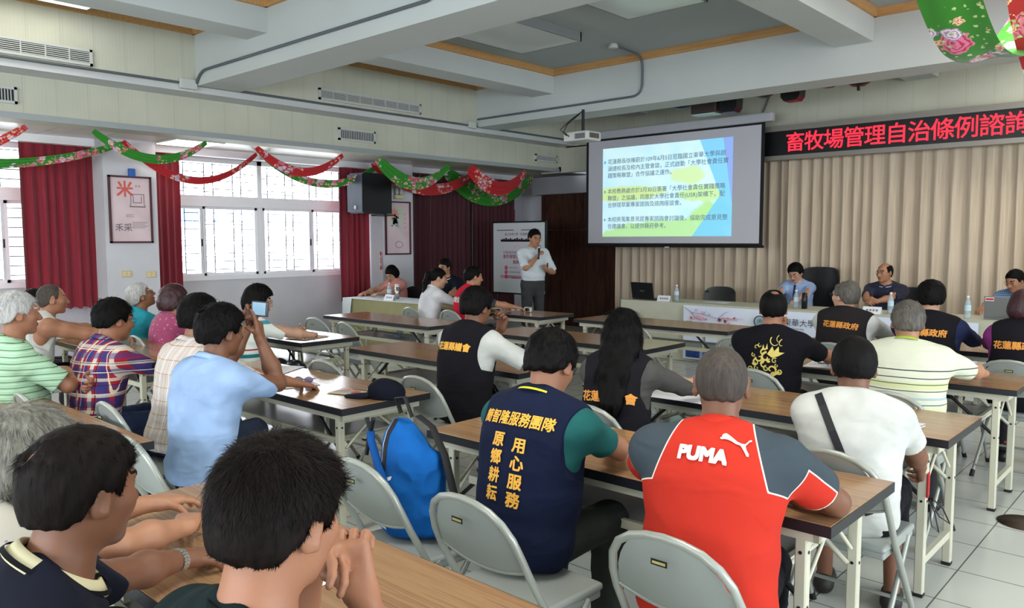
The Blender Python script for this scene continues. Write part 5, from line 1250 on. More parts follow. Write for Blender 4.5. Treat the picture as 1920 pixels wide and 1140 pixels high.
PLAID = stripes('plaid_red_blue', (160, 36, 46), [(0.084, 0.0, 0.03, (34, 52, 112), None, None, 0, 0.85), (0.084, 0.04, 0.02, (206, 204, 190), None, None, 0, 0.75), (0.088, 0.02, 0.031, (40, 56, 116), None, None, 2, 0.62), (0.088, 0.058, 0.018, (212, 208, 192), None, None, 2, 0.62), (0.115, 0.07, 0.004, (30, 30, 50), None, None, 0), (0.115, 0.03, 0.003, (216, 206, 180), None, None, 0), (0.12, 0.09, 0.004, (226, 220, 190), None, None, 2), (0.12, 0.04, 0.003, (30, 30, 50), None, None, 2)])
WST = stripes('polo_white_stripe', (210, 212, 192), [(0.007, 0, 0.002, (192, 194, 172)), (0.5, -0.885, 0.006, (50, 60, 60)), (0.5, -0.845, 0.005, (50, 60, 60)), (0.5, -0.79, 0.035, (196, 200, 120), None, None, 2, 0.55), (0.5, -0.812, 0.005, (80, 96, 84)), (0.5, -0.775, 0.005, (60, 70, 64)), (0.5, -0.73, 0.012, (160, 180, 186)), (0.5, -0.70, 0.006, (90, 110, 110)), (0.5, -0.66, 0.03, (200, 204, 130), None, None, 2, 0.4), (0.5, -0.645, 0.005, (90, 100, 96))])
LADYT = stripes('tee_white_bands', (216, 220, 212), [(2, -0.985, 0.10, (206, 40, 66)), (2, -0.93, 0.03, (60, 150, 164)), (2, -0.72, 0.012, (150, 40, 50)), (2, -0.66, 0.03, (40, 120, 130))])
MAROONF = floral('blouse_mauve', (150, 62, 98), [(186, 110, 140), (120, 40, 74)], 26, 0.42)
FLORAL1 = floral('blouse_floral', (176, 170, 158), [(96, 130, 74), (170, 120, 110), (110, 100, 150)], 12, 0.42)
BLUECHK = stripes('shirt_blue_check', (92, 124, 160), [(0.02, 0, 0.005, (150, 176, 204), None, None, 0), (0.02, 0, 0.005, (60, 84, 120), None, None, 2)])
NAVYPR = floral('polo_navy_print', (20, 24, 48), [(60, 70, 110)], 12, 0.3)
WPRES = stripes('shirt_pale_stripe', (206, 214, 218), [(0.012, 0, 0.002, (176, 188, 198), None, None, 0)])
FLOWP = floral('trousers_floral', (26, 22, 28), [(190, 60, 80), (60, 30, 40)], 20, 0.36)
JEANS = fab('jeans_blue', (44, 56, 84), var=0.15); CHAR = fab('trousers_charcoal', (62, 62, 64)); OLIVE = fab('trousers_olive', (46, 50, 46)); BLKT = fab('trousers_black', (13, 13, 19))
GM = mat('glasses_metal', (110, 104, 100), 0.3, metal=0.8)

# ------------------------------------------------------------------ the audience, right block
down = (0, 0, -1)
person('person in a navy team vest with yellow lettering over a teal tee, head bent down', top=(-1.84, 2.22, 1.272), yaw=4, lean=(10, 20), head=(8, 26), wid=1.12, belly=0.05, skin='tan', ht=0.014, vol=0.006, strands=9000, slen=0.028, swid=0.0009,
 L=(-1.98, 2.58, .785), R=(-1.80, 2.56, .785), Rhint=(1, .1, -.45), Lhint=(-1, -.2, -.8), hands=((0.35, down), (0.35, down)), shirt=TEAL, sleeve=.58, vest=NAVYV, collar=((NAVYV, YEL), .036, .030), pants=OLIVE, h=0.006, glasses=BLACK,
 texts=[('text', '簡智隆服務團隊', GOLD, 0.002, -0.045, 0.052, 0.0011, {'rot': 0, 'sx': .84}), ('text', '原\n鄉\n耕\n耘', GOLD, -0.042, -0.215, 0.054, 0.0015, {'lh': 1.14}), ('text', '用\n心\n服\n務', GOLD, 0.050, -0.225, 0.054, 0.0015, {'lh': 1.14})],
 chairlab='grey folding chair holding the person in the navy team vest', chairoff=(0.12, -0.13))
def jersey_build(t, p):
    at = t.new('ShaderNodeAttribute'); at.attribute_name = 'zs'; f = at.outputs['Fac']
    col = t.mix(t.math('GREATER_THAN', f, 0.0), lin((188, 48, 34)), lin((60, 70, 77)))
    col = t.mix(t.math('LESS_THAN', t.math('ABSOLUTE', f), 0.0022), col, lin((230, 220, 208)))
    col = t.mix(t.math('LESS_THAN', t.math('ABSOLUTE', t.math('SUBTRACT', f, 1.0)), 0.1), col, lin((230, 220, 208)))
    t.link(col, p.inputs['Base Color']); wrinkle(t, p, t.coord())
JERSEY = mat('jersey_two_tone', rough=0.85, spec=0.2, build=jersey_build)
def seg(P, a, b): 
    ab = b-a; t = np.clip(((P-a)@ab)/(ab@ab), 0, 1); return np.linalg.norm(P-a-t[:, None]*ab, axis=1)
def pumaz(q, P, arm):
    out = np.full(len(q), -9.0)
    for sd, sg in (('L', -1), ('R', 1)):
        S_, E_, T_ = arm[sd]; xx = q[:, 0]*sg; z = q[:, 2]
        g = np.minimum(xx-(0.118+0.30*(0.03-z)), np.maximum(z+0.13, (0.082-seg(P, S_, E_))*1.0))
        u = nv(E_-S_); al = ((P-S_)@u)/np.linalg.norm(E_-S_); perp = P-S_-((P-S_)@u)[:, None]*u; low = -(perp@np.array([0, 0.45, 0.89]))
        wedge = np.minimum(np.minimum(low-0.014, 0.25*(0.60-al)), 0.25*(al-0.02))
        out = np.maximum(out, np.where(xx > 0.0, np.minimum(g, -wedge), -9))
    return out
PUMA = [[(0.00, 0.62), (0.04, 0.78), (0.13, 0.86), (0.20, 0.80), (0.34, 0.64), (0.55, 0.36), (0.70, 0.27), (0.80, 0.27), (0.86, 0.36), (0.92, 0.55), (1.00, 0.62), (1.02, 0.52), (0.95, 0.46), (0.88, 0.26), (0.84, 0.16), (0.87, -0.05), (0.93, -0.24), (0.98, -0.36), (0.97, -0.52), (0.90, -0.50), (0.86, -0.36), (0.72, 0.02), (0.66, 0.14), (0.50, 0.20), (0.36, 0.34), (0.24, 0.42), (0.12, 0.44), (0.02, 0.40), (-0.04, 0.44), (-0.03, 0.54), (0.05, 0.54)]]
person('person in an orange-red and grey sports shirt with a leaping cat logo, buzz-cut hair', top=(-1.155, 2.23, 1.266), yaw=18, lean=(12, 26), head=(8, 10), wid=1.18, belly=0.06, skin='dark', hair='short', hcol='buzz', ht=0.0035, strands=9000, slen=0.008, swid=0.0007,
 L=(-1.36, 2.50, .785), R=(-1.10, 2.46, .785), Rhint=(1, .2, -.4), Lhint=(-1, .2, -.4), hands=((0.35, down), (0.35, down)), shirt=JERSEY, smooth_attr=pumaz, sleeve=.62, collar=(REDS, .03, 0), pants=BLKT, h=0.006, armk=1.16, ear=1.1,
 texts=[('text', 'PUMA', PIPW, -0.020, -0.052, 0.058, 0.0032, {'rot': -3, 'sx': .92}), ('poly', [[(x*1.25, y*0.72) for x, y in PUMA[0]]], PIPW, 0.028, -0.016, 0.066)],
 chairlab='nearest grey folding chair, under the person in the orange-red sports shirt')
person('person in a plain white tee with a black strap across the back', top=(-1.12, 3.30, 1.206), yaw=14, lean=(2, 16), head=(6, 12), wid=1.10, belly=0.03, skin='dark', ht=0.012, strands=5000, slen=0.014, swid=0.0008, ear=1.18,
 L=(-1.34, 3.66, .66), R=(-.95, 3.70, .58), Rhint=(.7, -.4, -.6), hands=((0.4, down), (0.7, (-1, 0, 0))), shirt=WHITEF, sleeve=.72, collar=(WHITEF, .018, 0), pants=BLKT, plen=0.45, h=0.006, shoes=mat('sandal', (38, 36, 34), 0.6),
 legs={'R': ((.15, .43, .50), (.16, .34, .09)), 'L': ((-.13, .43, .50), (-.12, .40, .09))},
 bag=(mat('strap_black', (16, 17, 24), 0.6), [(-0.125, 0.05), (-0.10, 0.0), (-0.055, -0.10), (-0.01, -0.20), (0.04, -0.30), (0.09, -0.40)], 0.015), chairlab='grey folding chair under the person with the black shoulder strap')
person('person with long loose black hair in a dark vest with gold lettering', top=(-2.29, 3.35, 1.252), yaw=14, lean=(8, 14), head=(10, 16), s=.95, wid=.93, skin='light', hair='long', ht=0.014, strands=12000, slen=0.07, swid=0.0009, slift=.05,
 L=(-2.42, 3.85, .785), R=(-2.02, 3.85, .785), Rhint=(1, -.2, -.7), Lhint=(-1, -.2, -.7), shirt=DGREY, sleeve=1.5, vest=BLACKV, h=0.007, fold=0.005,
 texts=[('text', '花蓮縣議會', ORNG, 0.0, -0.165, 0.055, 0.0016, {'sx': 1.05})], chairlab='grey folding chair behind the person with long black hair')
person('person in a black vest with gold council lettering over a white shirt, hand at chin', top=(-3.56, 3.55, 1.304), yaw=4, lean=(6, 14), head=(2, 8), wid=1.10, skin='dark', ht=0.018, vol=0.004, strands=4000, slen=0.03, swid=0.0012,
 L=(-3.50, 3.72, 1.02), R=(-3.16, 3.86, .82), Lhint=(-.6, .4, -1), Rhint=(1, -.1, -.6), hands=((1.0, (0, -.6, .4), (.2, .1, 1)), (0.5, (-.3, 0, -1))), shirt=WHITEF, sleeve=.85, loose=.016, vest=BLACKV, vestw=.15, collar=((BLACKV, REDP), .03, .0), h=0.007, pants=BLKT,
 texts=[('text', '花蓮縣議會', GOLD, -0.005, -0.085, 0.054, 0.0018, {'sx': .98})], chairlab='grey folding chair under the person in the black vest and white sleeves', chairoff=(0.1, -0.2))
DR = []
def spiral(cx, cy, r, a0, turns, w, n=22):
    pts = []; out = []
    for i in range(n+1):
        t = i/n; a = a0+turns*2*PI*t; rr = r*(1-0.8*t); pts.append((cx+rr*math.cos(a), cy+rr*math.sin(a), w*(1-0.5*t)))
    for i in range(n):
        (x0, y0, w0), (x1, y1, w1) = pts[i], pts[i+1]; l = math.hypot(x1-x0, y1-y0)+1e-6; nx, ny = -(y1-y0)/l, (x1-x0)/l
        out.append([(x0+nx*w0, y0+ny*w0), (x1+nx*w1, y1+ny*w1), (x1-nx*w1, y1-ny*w1), (x0-nx*w0, y0-ny*w0)])
    return out
for c_ in ((-.8, -.55, .14, 0, 1.2, .025), (-.62, -.82, .17, 1, 1.3, .025), (-.42, -.5, .14, 2, 1.0, .03), (.75, -.6, .18, 3, 1.1, .04), (.62, -.3, .10, 2, 1.1, .02), (-.2, -.75, .22, 2.6, .6, .05), (.2, -.85, .3, 3.4, .5, .06), (.0, -.3, .3, 0.5, .9, .05), (.05, .1, .28, 1.5, .8, .06), (-.3, .05, .22, 3, .9, .05), (-.1, .35, .2, 1, .9, .05), (-.45, -.2, .2, 2, .8, .05), (.35, -.55, .25, 0, .7, .05)): DR += spiral(*c_)
for c_ in ((.55, .95, .42, 2.4, .45, .03), (.85, .85, .3, 1.8, .4, .025), (.75, 1.05, .35, 2.0, .35, .02), (-.5, .62, .16, 0, .8, .03), (-.3, .72, .14, 2, .8, .025), (.5, -.05, .16, 1, 1.1, .03), (-.62, .2, .12, 2, 1.0, .03), (-.15, -.1, .14, 4, 1.1, .035), (.2, -.1, .12, 1, 1.0, .03), (-.55, -.25, .12, 3, .9, .03), (.1, -.5, .16, 2, 1.0, .035), (.45, -.8, .16, 0, 1.0, .035)): DR += spiral(*c_)
DR += [[(.10, .28), (.34, .72), (.46, .46), (.66, .74), (.70, .42), (.98, .42), (.66, .20), (.36, .10)], [(-.2, .5), (-.14, .8), (-.06, .55)], [(-.02, .5), (.06, .86), (.12, .55)], [(.25, -.85), (.7, -.55), (.8, -.65), (.35, -.98)], [(-.35, -.7), (.0, -1.0), (-.05, -.85), (-.3, -.6)]]
GOLDP = mat('gold_print', (206, 186, 96), 0.5); 
person('person in a black tee with a golden dragon print', top=(-2.16, 4.85, 1.279), yaw=12, lean=(6, 14), head=(12, 4), wid=1.14, belly=.03, skin='tan', ht=0.010, bald=[(0.01, -0.06, 0.115, 0.028)], strands=2500, slen=0.014, swid=0.0012,
 L=(-2.25, 5.16, .98), R=(-1.92, 5.36, .785), Lhint=(-.8, .2, -1), Rhint=(1, -.1, -.6), hands=((.9, (0, -1, .2), (.1, .1, 1)), (.4, down)), shirt=fab('tee_black', (15, 14, 21)), sleeve=.82, collar=(MATS['tee_black'], .018, 0), h=0.008, pants=BLKT,
 texts=[('poly', DR, GOLDP, 0.0, -0.15, 0.115)], chairlab='grey folding chair under the person with the golden dragon print')
person('balding person with glasses in a charcoal vest over a white shirt, facing the panel', top=(-2.24, 6.35, 1.285), yaw=0, lean=(2, 8), head=(66, 2), wid=1.15, belly=.05, skin='light', hair='recede', hcol='darkgrey', ht=0.016, bald=[(0, 0.02, 0.12, 0.062), (0, .06, .10, .05)], glasses=GM,
 L=(-2.40, 6.85, .785), R=(-1.95, 6.9, .785), shirt=WHITEF, sleeve=.9, loose=.018, vest=BROWNV, vestw=.17, collar=(BROWNV, .03, .0), h=0.008, pants=BLKT, fold=.003,
 texts=[('text', '花蓮縣政府', ORNG, 0.01, -0.055, 0.054, 0.0012, {'rot': -3})], chairlab='grey folding chair under the balding person in the charcoal vest')
person('grey-haired person in a white striped polo with a lime collar, arm along the table', top=(-1.34, 4.80, 1.257), yaw=6, lean=(6, 16), head=(15, 8), wid=1.22, belly=.06, skin='mid', hcol='darkgrey', ht=0.014, strands=4000, slen=0.022, swid=0.0012,
 L=(-1.52, 5.32, .785), R=(-1.00, 5.34, .785), Rhint=(1, .1, -.3), hands=((.3, down), (.3, down, (-.6, .6, 0))), shirt=WST, sleeve=.86, loose=.018, collar=(GREENF, .035, .02), h=0.007, pants=CHAR, chairlab='grey folding chair under the person in the striped white polo', chairoff=(0.04, -0.12))
person('person in a black vest with a red collar and short black hair', top=(-1.61, 6.30, 1.303), yaw=4, lean=(2, 8), head=(14, 6), wid=1.16, skin='light', ht=0.018, vol=.004, L=(-1.75, 6.85, .785), R=(-1.35, 6.9, .785), shirt=fab('shirt_navy', (34, 42, 74)), sleeve=1.4, vest=BLACKV, collar=((REDP, BLACKV), .03, .0), h=0.008,
 texts=[('text', '花蓮縣政府', ORNG, 0.0, -0.07, 0.056, 0.0018, {})], chairlab='grey folding chair under the person with the red collar')
person('person at the frame edge in a black vest with purple sleeves and tied brown hair', top=(-1.02, 6.25, 1.266), yaw=0, lean=(2, 8), head=(10, 6), s=.95, wid=.98, skin='light', hair='ladyshort', hcol='burgundy', ht=0.012, L=(-1.28, 6.75, .80), R=(-.8, 6.8, .785), Lhint=(-1, -.3, -.7), shirt=PURP, sleeve=1.25, loose=.02, vest=BLACKV, collar=((REDP, BLACKV), .03, .0), h=0.008, pants=FLOWP,
 texts=[('text', '花蓮縣政府', ORNG, 0.0, -0.09, 0.056, 0.0018, {})], chairlab='grey folding chair at the frame edge in the front row')
# ------------------------------------------------------------------ the panel
person('panelist with dark hair, glasses and a tie in a pale blue shirt, reading', top=(-4.31, 10.35, 1.293), yaw=180, lean=(6, 16), head=(-6, 30), wid=1.05, skin='light', ht=.018, vol=.01, glasses=GM, L=(-4.10, 9.86, .80), R=(-4.36, 9.82, .80), Lhint=(-1, 0, -.7), Rhint=(1, 0, -.7), shirt=fab('shirt_blue_pale', (150, 172, 210)), sleeve=1.9, collar=(MATS['shirt_blue_pale'], .032, .035), tie=mat('tie_navy', (24, 32, 70), .5), h=0.008)
person('bald panelist in a navy polo with piped collar, hands clasped', top=(-3.18, 10.35, 1.306), yaw=186, lean=(4, 10), head=(-28, 4), wid=1.14, belly=.04, skin='mid', hair='recede', hcol='black', ht=.006, bald=[(0, 0.02, 0.12, 0.07), (0, -.03, .12, .06)], glasses=GM, L=(-3.16, 9.86, .83), R=(-3.22, 9.86, .83), Lhint=(-1, 0, -.6), Rhint=(1, 0, -.6), hands=((.8, (.8, 0, -.3), (.5, .6, .1)), (.8, (-.8, 0, -.3), (-.5, .6, .1))), shirt=NAVYPR, sleeve=.85, collar=((NAVYPR, mat('piping_pale', (150, 160, 190), .7)), .03, .04), h=0.008)
person('panelist in a blue checked shirt and glasses behind the grey laptop', top=(-1.79, 10.35, 1.260), yaw=172, lean=(8, 18), head=(-18, 22), wid=1.1, skin='mid', ht=.014, glasses=GM, L=(-1.70, 9.82, .80), R=(-2.05, 9.82, .80), Lhint=(-1, 0, -.6), Rhint=(1, 0, -.6), shirt=BLUECHK, sleeve=.9, collar=(BLUECHK, .03, .035), h=0.008)
office_chair(-4.19, 10.56, 178, 'high-backed black leather chair behind the panelist with a tie', top=1.22, w=.29)
office_chair(-3.0, 10.62, 182, 'black office chair behind the bald panelist', top=.98)
office_chair(-5.35, 10.1, 196, 'empty black chair turned aside between the laptop and the panelist with a tie', top=.92, w=.24)
# ------------------------------------------------------------------ the speaker and the side table
sp_ = person('standing speaker in a pale short-sleeved shirt and charcoal trousers holding a microphone', top=(-7.34, 8.50, 1.757), yaw=-112, standing=True, world=False, lean=(0, 3), head=(2, 14), wid=1.02, belly=.03, skin='mid', ht=.014, glasses=GM,
 R=(0.03, 0.20, 1.36), L=(-0.12, 0.19, 1.17), Rhint=(1, -.1, -.6), Lhint=(-.8, -.3, -.8), hands=((1.0, (.9, .2, 0), (.3, .6, .5)), (1.1, (-.8, .5, .2), (-.3, .5, .8))), shirt=WPRES, sleeve=.95, loose=.016, collar=(WPRES, .034, .035), tuck=True, pants=CHAR, h=0.009)
person('person with a dark bob in a salmon shirt bent over papers at the khaki-clothed table', top=(-9.47, 7.62, 1.222), yaw=188, lean=(10, 20), head=(6, 38), s=.92, wid=.9, skin='light', hair='bob', hcol='black', ht=.012, glasses=GM, L=(-9.32, 7.20, .79), R=(-9.62, 7.16, .79), Lhint=(-1, 0, -.6), Rhint=(1, 0, -.6), shirt=PINKS, sleeve=1.8, collar=(PINKS, .03, .03), h=0.010, chairlab=None)
office_chair(-9.38, 7.74, 186, 'dark chair behind the person in the salmon shirt', top=.88, w=.22)
person('person in dark clothes and glasses seated behind the ponytailed one', top=(-8.42, 7.75, 1.334), yaw=205, lean=(6, 14), head=(-14, 14), wid=1.05, skin='mid', ht=.014, glasses=GM, L=(-8.0, 7.40, .79), R=(-8.36, 7.3, .79), shirt=fab('polo_dark', (18, 22, 36)), sleeve=.9, collar=((MATS['polo_dark'], PIPW), .03, .03), h=0.010, chairlab='folding chair of the person in dark clothes')
person('person with a long black ponytail in a white blouse', top=(-7.02, 6.36, 1.268), yaw=-18, lean=(8, 16), head=(-16, 14), s=.95, wid=.9, skin='light', hair='short', extra='pony', hcol='black', ht=.010, L=(-6.9, 6.86, .79), R=(-6.62, 6.80, .79), shirt=fab('blouse_white', (226, 226, 230)), sleeve=1.9, collar=(MATS['blouse_white'], .03, .03), h=0.009, chairlab='folding chair under the ponytailed person')
person('person in a red vest with white lettering and a face mask', top=(-6.44, 6.38, 1.305), yaw=-14, lean=(4, 10), head=(-8, 8), wid=1.0, skin='mid', ht=.014, L=(-6.4, 6.88, .79), R=(-6.1, 6.84, .79), shirt=fab('tee_charcoal', (60, 60, 70)), sleeve=.8, vest=REDV, h=0.009,
 texts=[('text', '環境保護', PIPW, 0.0, -0.10, 0.07, 0.002, {})], chairlab='folding chair under the person in the red vest')
# ------------------------------------------------------------------ left block
ph_ = person('person in a light blue shirt photographing the slide with a phone', top=(-3.52, 1.80, 1.305), yaw=6, lean=(6, 14), head=(2, 4), wid=1.12, skin='dark', ht=0.020, vol=.006, bald=[(-0.01, -0.085, 0.10, 0.022)], strands=5000, slen=0.03, swid=0.001,
 R=(-3.46, 1.97, 1.12), L=(-3.76, 2.08, 1.16), Rhint=(.35, .2, -1), Lhint=(-.5, .2, -1), hands=((.9, (.7, -.3, 0), (.2, .1, .9)), (1.0, (-.7, -.5, 0), (-.1, -.05, 1), 'point')), shirt=BLUES, sleeve=.82, loose=.018, fold=.006, collar=(BLUES, .03, .03), h=0.006, pants=JEANS, chairlab='grey folding chair under the person in the light blue shirt', chairoff=(0.26, -0.16))
person('person in a beige checked shirt leaning on the table behind the phone', top=(-4.15, 2.00, 1.312), yaw=4, lean=(14, 16), head=(14, 4), wid=1.08, skin='tan', ht=0.018, vol=.006, strands=3000, slen=0.03, swid=0.0012, L=(-4.25, 2.5, .785), R=(-3.86, 2.45, .785), Rhint=(1, .2, -.6), shirt=BEIGEP, sleeve=1.6, loose=.016, fold=.005, collar=(BEIGEP, .03, .03), h=0.007, pants=fab('jeans_slate', (44, 52, 70)), chairlab='grey folding chair under the person in the beige checked shirt', chairoff=(0.12, -0.12))
person('person in a red and blue plaid shirt and black-rimmed glasses', top=(-4.77, 1.79, 1.274), yaw=4, lean=(8, 16), head=(2, 8), wid=1.12, skin='tan', ht=0.018, bald=[(0.0, -0.07, 0.112, 0.018)], strands=3000, slen=0.03, swid=0.0012, glasses=mat('glasses_teal', (40, 90, 120), .3), L=(-4.9, 2.40, .785), R=(-4.5, 2.40, .785), shirt=PLAID, sleeve=1.5, loose=.018, fold=.006, collar=(PLAID, .032, .03), h=0.007, pants=JEANS, chairlab='grey folding chair under the person in the plaid shirt', chairoff=(0.18, -0.14))
person('white-haired person in a green striped polo with folded arms', top=(-4.92, 1.34, 1.330), yaw=-6, lean=(-10, 2), head=(4, 2), wid=1.02, belly=.05, skin='tan', hcol='white', ht=0.016, strands=3500, slen=0.026, swid=0.0012, R=(-4.86, 1.66, .80), L=(-4.70, 1.60, .84), Rhint=(1, .2, -.6), Lhint=(-.8, .3, -.8), hands=((.7, (.2, -1, 0), (.9, .1, -.4)), (.6, (.2, -1, 0), (-.3, .1, -.9))), shirt=GRST, sleeve=.85, loose=.016, collar=(GRST, .03, .03), h=0.007, pants=BLKT, chairlab='grey folding chair under the white-haired person in green stripes', chairoff=(0.0, -0.06))
person('broad bare-shouldered person in a white undershirt resting both arms on a table', top=(-6.97, 2.15, 1.252), yaw=-6, lean=(12, 26), head=(-4, 2), wid=1.22, belly=.05, skin='tan', hcol='buzz', hair='recede', ht=.005, L=(-7.0, 2.72, .80), R=(-6.66, 2.66, .79), Rhint=(1, 0, -.5), Lhint=(-1, 0, -.5), armk=1.35, shirt=None, vest=WHITEF, vestw=.135, loose=-.004, fold=.003, h=0.008, pants=BLKT, ear=1.15, chairlab='folding chair under the person in the undershirt')
person('dark-haired person half hidden behind the one in the undershirt', top=(-7.9, 2.3, 1.176), yaw=-10, lean=(6, 14), head=(-20, 4), wid=1.0, skin='tan', ht=.014, L=(-7.9, 2.7, .79), R=(-7.6, 2.7, .79), shirt=fab('tee_yellow', (224, 210, 110)), sleeve=.8, h=0.010, chairlab='folding chair of the half hidden dark-haired person')
person('white-haired person in a turquoise polo looking up', top=(-7.23, 2.95, 1.232), yaw=-4, lean=(2, 8), head=(-6, -22), wid=1.0, skin='tan', hcol='white', ht=.014, strands=1500, slen=.02, swid=.0016, glasses=GM, L=(-7.2, 3.5, .79), R=(-6.95, 3.5, .79), shirt=TURQ, sleeve=.85, collar=(TURQ, .03, .04), h=0.008, chairlab='folding chair under the person in turquoise')
person('person with short burgundy hair in a mauve patterned blouse', top=(-6.68, 3.00, 1.231), yaw=-2, lean=(4, 10), head=(4, 2), s=.95, wid=.95, skin='light', hair='ladyshort', hcol='burgundy', ht=.022, vol=.01, strands=1500, slen=.02, swid=.0016, glasses=GM, L=(-6.6, 3.5, .79), R=(-6.4, 3.5, .79), shirt=MAROONF, sleeve=.9, h=0.008, chairlab='folding chair under the person in the mauve blouse')
person('person with short black hair and glasses in a white tee with red and teal bands', top=(-5.90, 3.35, 1.244), yaw=-10, lean=(8, 16), head=(-8, 8), s=.95, wid=1.0, skin='light', hair='ladyshort', ht=.020, vol=.012, strands=2000, slen=.025, swid=.0014, glasses=GM, L=(-5.95, 3.86, .79), R=(-5.62, 3.80, .785), Rhint=(1, 0, -.5), Lhint=(-.6, .2, -.8), hands=((.6, (.3, -1, 0), (.7, .3, 0)), (.6, (0, 0, -1), (-.8, .4, 0))), shirt=LADYT, sleeve=.85, loose=.018, h=0.008, chairlab='folding chair under the person in the banded white tee')
# ------------------------------------------------------------------ foreground
person('grey-haired person in a floral top at the bottom corner', top=(-2.16, 0.60, 1.205), yaw=-4, lean=(10, 20), head=(14, 8), s=.92, wid=1.0, skin='mid', hair='ladyshort', hcol='grey', ht=.014, strands=16000, slen=.045, swid=.0006, slift=.10, L=(-2.4, 1.05, .79), R=(-2.12, 0.98, .80), Rhint=(1, .3, -.6), hands=((.3, down), (.5, down, (-.8, .5, 0))), shirt=FLORAL1, sleeve=.88, loose=.02, h=0.005, chairlab='folding chair under the grey-haired person in the floral top')
fg2 = person('dark-haired person in a navy polo with a cream collar, wearing a steel watch', top=(-1.52, 0.50, 1.262), yaw=-10, lean=(10, 24), head=(24, 6), wid=1.05, skin='dark', hcol='brownblack', ht=0.009, vol=.002, bald=[(-0.02, -0.095, 0.09, 0.020)], strands=26000, slen=0.024, swid=0.0005, slift=.12,
 R=(-1.42, .76, .795), L=(-1.93, .88, .79), Rhint=(1, 0, -.35), hands=((.3, down), (.3, down)), hs=.94, shirt=NAVYP, sleeve=.86, collar=((CREAMF, BLKT), .032, .030), h=0.0045, chairlab='folding chair under the person in the navy polo')
person('person in a dark green tee resting chin on folded hands, spiky black hair', top=(-1.02, 0.60, 1.314), yaw=-4, lean=(10, 18), head=(20, 10), wid=1.05, skin='tan', hcol='brownblack', ht=0.012, vol=.006, strands=34000, slen=0.028, swid=0.0005, slift=.42,
 L=(-1.21, .80, 1.060), R=(-1.09, .80, .985), Lhint=(-.6, .5, -1), Rhint=(.9, .2, -1), hs=.95, hands=((.42, (.05, -.45, -.9), (.97, -.05, -.16)), (.95, (-.55, .75, -.1), (-.45, -.05, .85))), shirt=GRNT, sleeve=.80, collar=(GRNT, .018, 0), h=0.0045, chairlab='folding chair under the person with spiky black hair')
# ------------------------------------------------------------------ worn and held things
def w_of(pd, p): return pd['root'].matrix_world @ Vector(p)
bpy.context.view_layer.update()
STEEL = mat('steel_link', (196, 196, 190), 0.25, metal=0.8)
S_, E_, T_ = fg2['arm']['L']; u = nv(T_-E_); c0 = T_-u*0.035; a1 = nv(np.cross(u, [0, 0, 1])); a2 = np.cross(u, a1); mb = MB()
for k in range(22):
    a = 2*PI*k/22; ctr = c0+a1*math.cos(a)*0.0315+a2*math.sin(a)*0.0275; t_ = nv(-a1*math.sin(a)+a2*math.cos(a)); n_ = nv(a1*math.cos(a)+a2*math.sin(a))
    for e in (-1, 0, 1):
        o = ctr+u*e*0.0062+(t_*0.002 if e else 0); q = [o+t_*sx*0.0036+u*sy*0.0028+n_*sz*0.0018 for sz in (-1, 1) for sx, sy in ((-1, -1), (1, -1), (1, 1), (-1, 1))]
        mb.add(q, [(0, 3, 2, 1), (4, 5, 6, 7), (0, 1, 5, 4), (1, 2, 6, 5), (2, 3, 7, 6), (3, 0, 4, 7)], STEEL)
mb.build('wristwatch', fg2['body'])
def held(name, label, cat, pd, p, rot=(0, 0, 0)):
    t = thing(name, label, cat); w = w_of(pd, p); t.location = w; t.rotation_euler = rot; return t
# microphone and clicker of the speaker
mp = held('microphone', 'black hand microphone held at the standing speaker\'s chin', 'microphone', sp_, sp_['arm']['R'][2]+np.array([0.0, 0.05, 0.09]), (math.radians(-20), math.radians(-14), 0))
mb = MB(); mb.lathe([(0, -0.13), (0.012, -0.13), (0.014, -0.02), (0.017, 0.03), (0, 0.03)], BLACK, n=14); mb.build('handle', mp)
mb = MB(); mb.lathe([(0.017, 0.03), (0.024, 0.045), (0.025, 0.06), (0.018, 0.08), (0, 0.086)], mat('mic_mesh', (150, 150, 150), 0.4, metal=0.7), n=16); mb.build('head', mp)
ck = held('clicker', 'small black clicker in the standing speaker\'s lower hand', 'remote', sp_, sp_['arm']['L'][2]+np.array([0.02, 0.07, 0.07])); MB().bbox((-0.011, -0.008, -0.035), (0.011, 0.008, 0.035), BLACK, 0.005).build('body', ck)
# phone
pc = (np.array(ph_['arm']['R'][2])+np.array(ph_['arm']['L'][2]))/2+np.array([0.0, 0.035, 0.115])
ph = held('smartphone', 'phone held sideways with a lit blue screen by the person in light blue', 'phone', ph_, pc, (math.radians(-6), 0, math.radians(2)))
mb = MB(); mb.bbox((-0.075, -0.004, -0.038), (0.075, 0.004, 0.038), BLACK, 0.004); mb.build('body', ph); box('screen', (-0.062, -0.0052, -0.031), (0.058, -0.0042, 0.031), mat('phone_screen', (60, 120, 150), 0.2, emit=0.35), ph)
# red phone with looped strap
rp = thing('smartphone', 'red-edged phone with a looped cord dangling by the knee of the strap wearer', 'phone', (-0.94, 3.76, 0.52), 0.2); mb = MB(); mb.bbox((-0.005, -0.03, -0.06), (0.005, 0.03, 0.05), mat('phone_red', (180, 24, 32), 0.4), 0.005); mb.build('body', rp)
mb = MB(); mb.tube([(0.01, -0.01, -0.07), (0.05, -0.04, -0.13), (0.09, -0.02, -0.16), (0.06, 0.02, -0.11), (0.02, 0.01, -0.07)], 0.003, BLACK, 6); mb.tube([(0.01, -0.01, -0.07), (0.02, -0.05, -0.17), (0.05, -0.04, -0.2), (0.03, 0.0, -0.13), (0.01, 0.0, -0.07)], 0.003, BLACK, 6); mb.build('cord', rp)

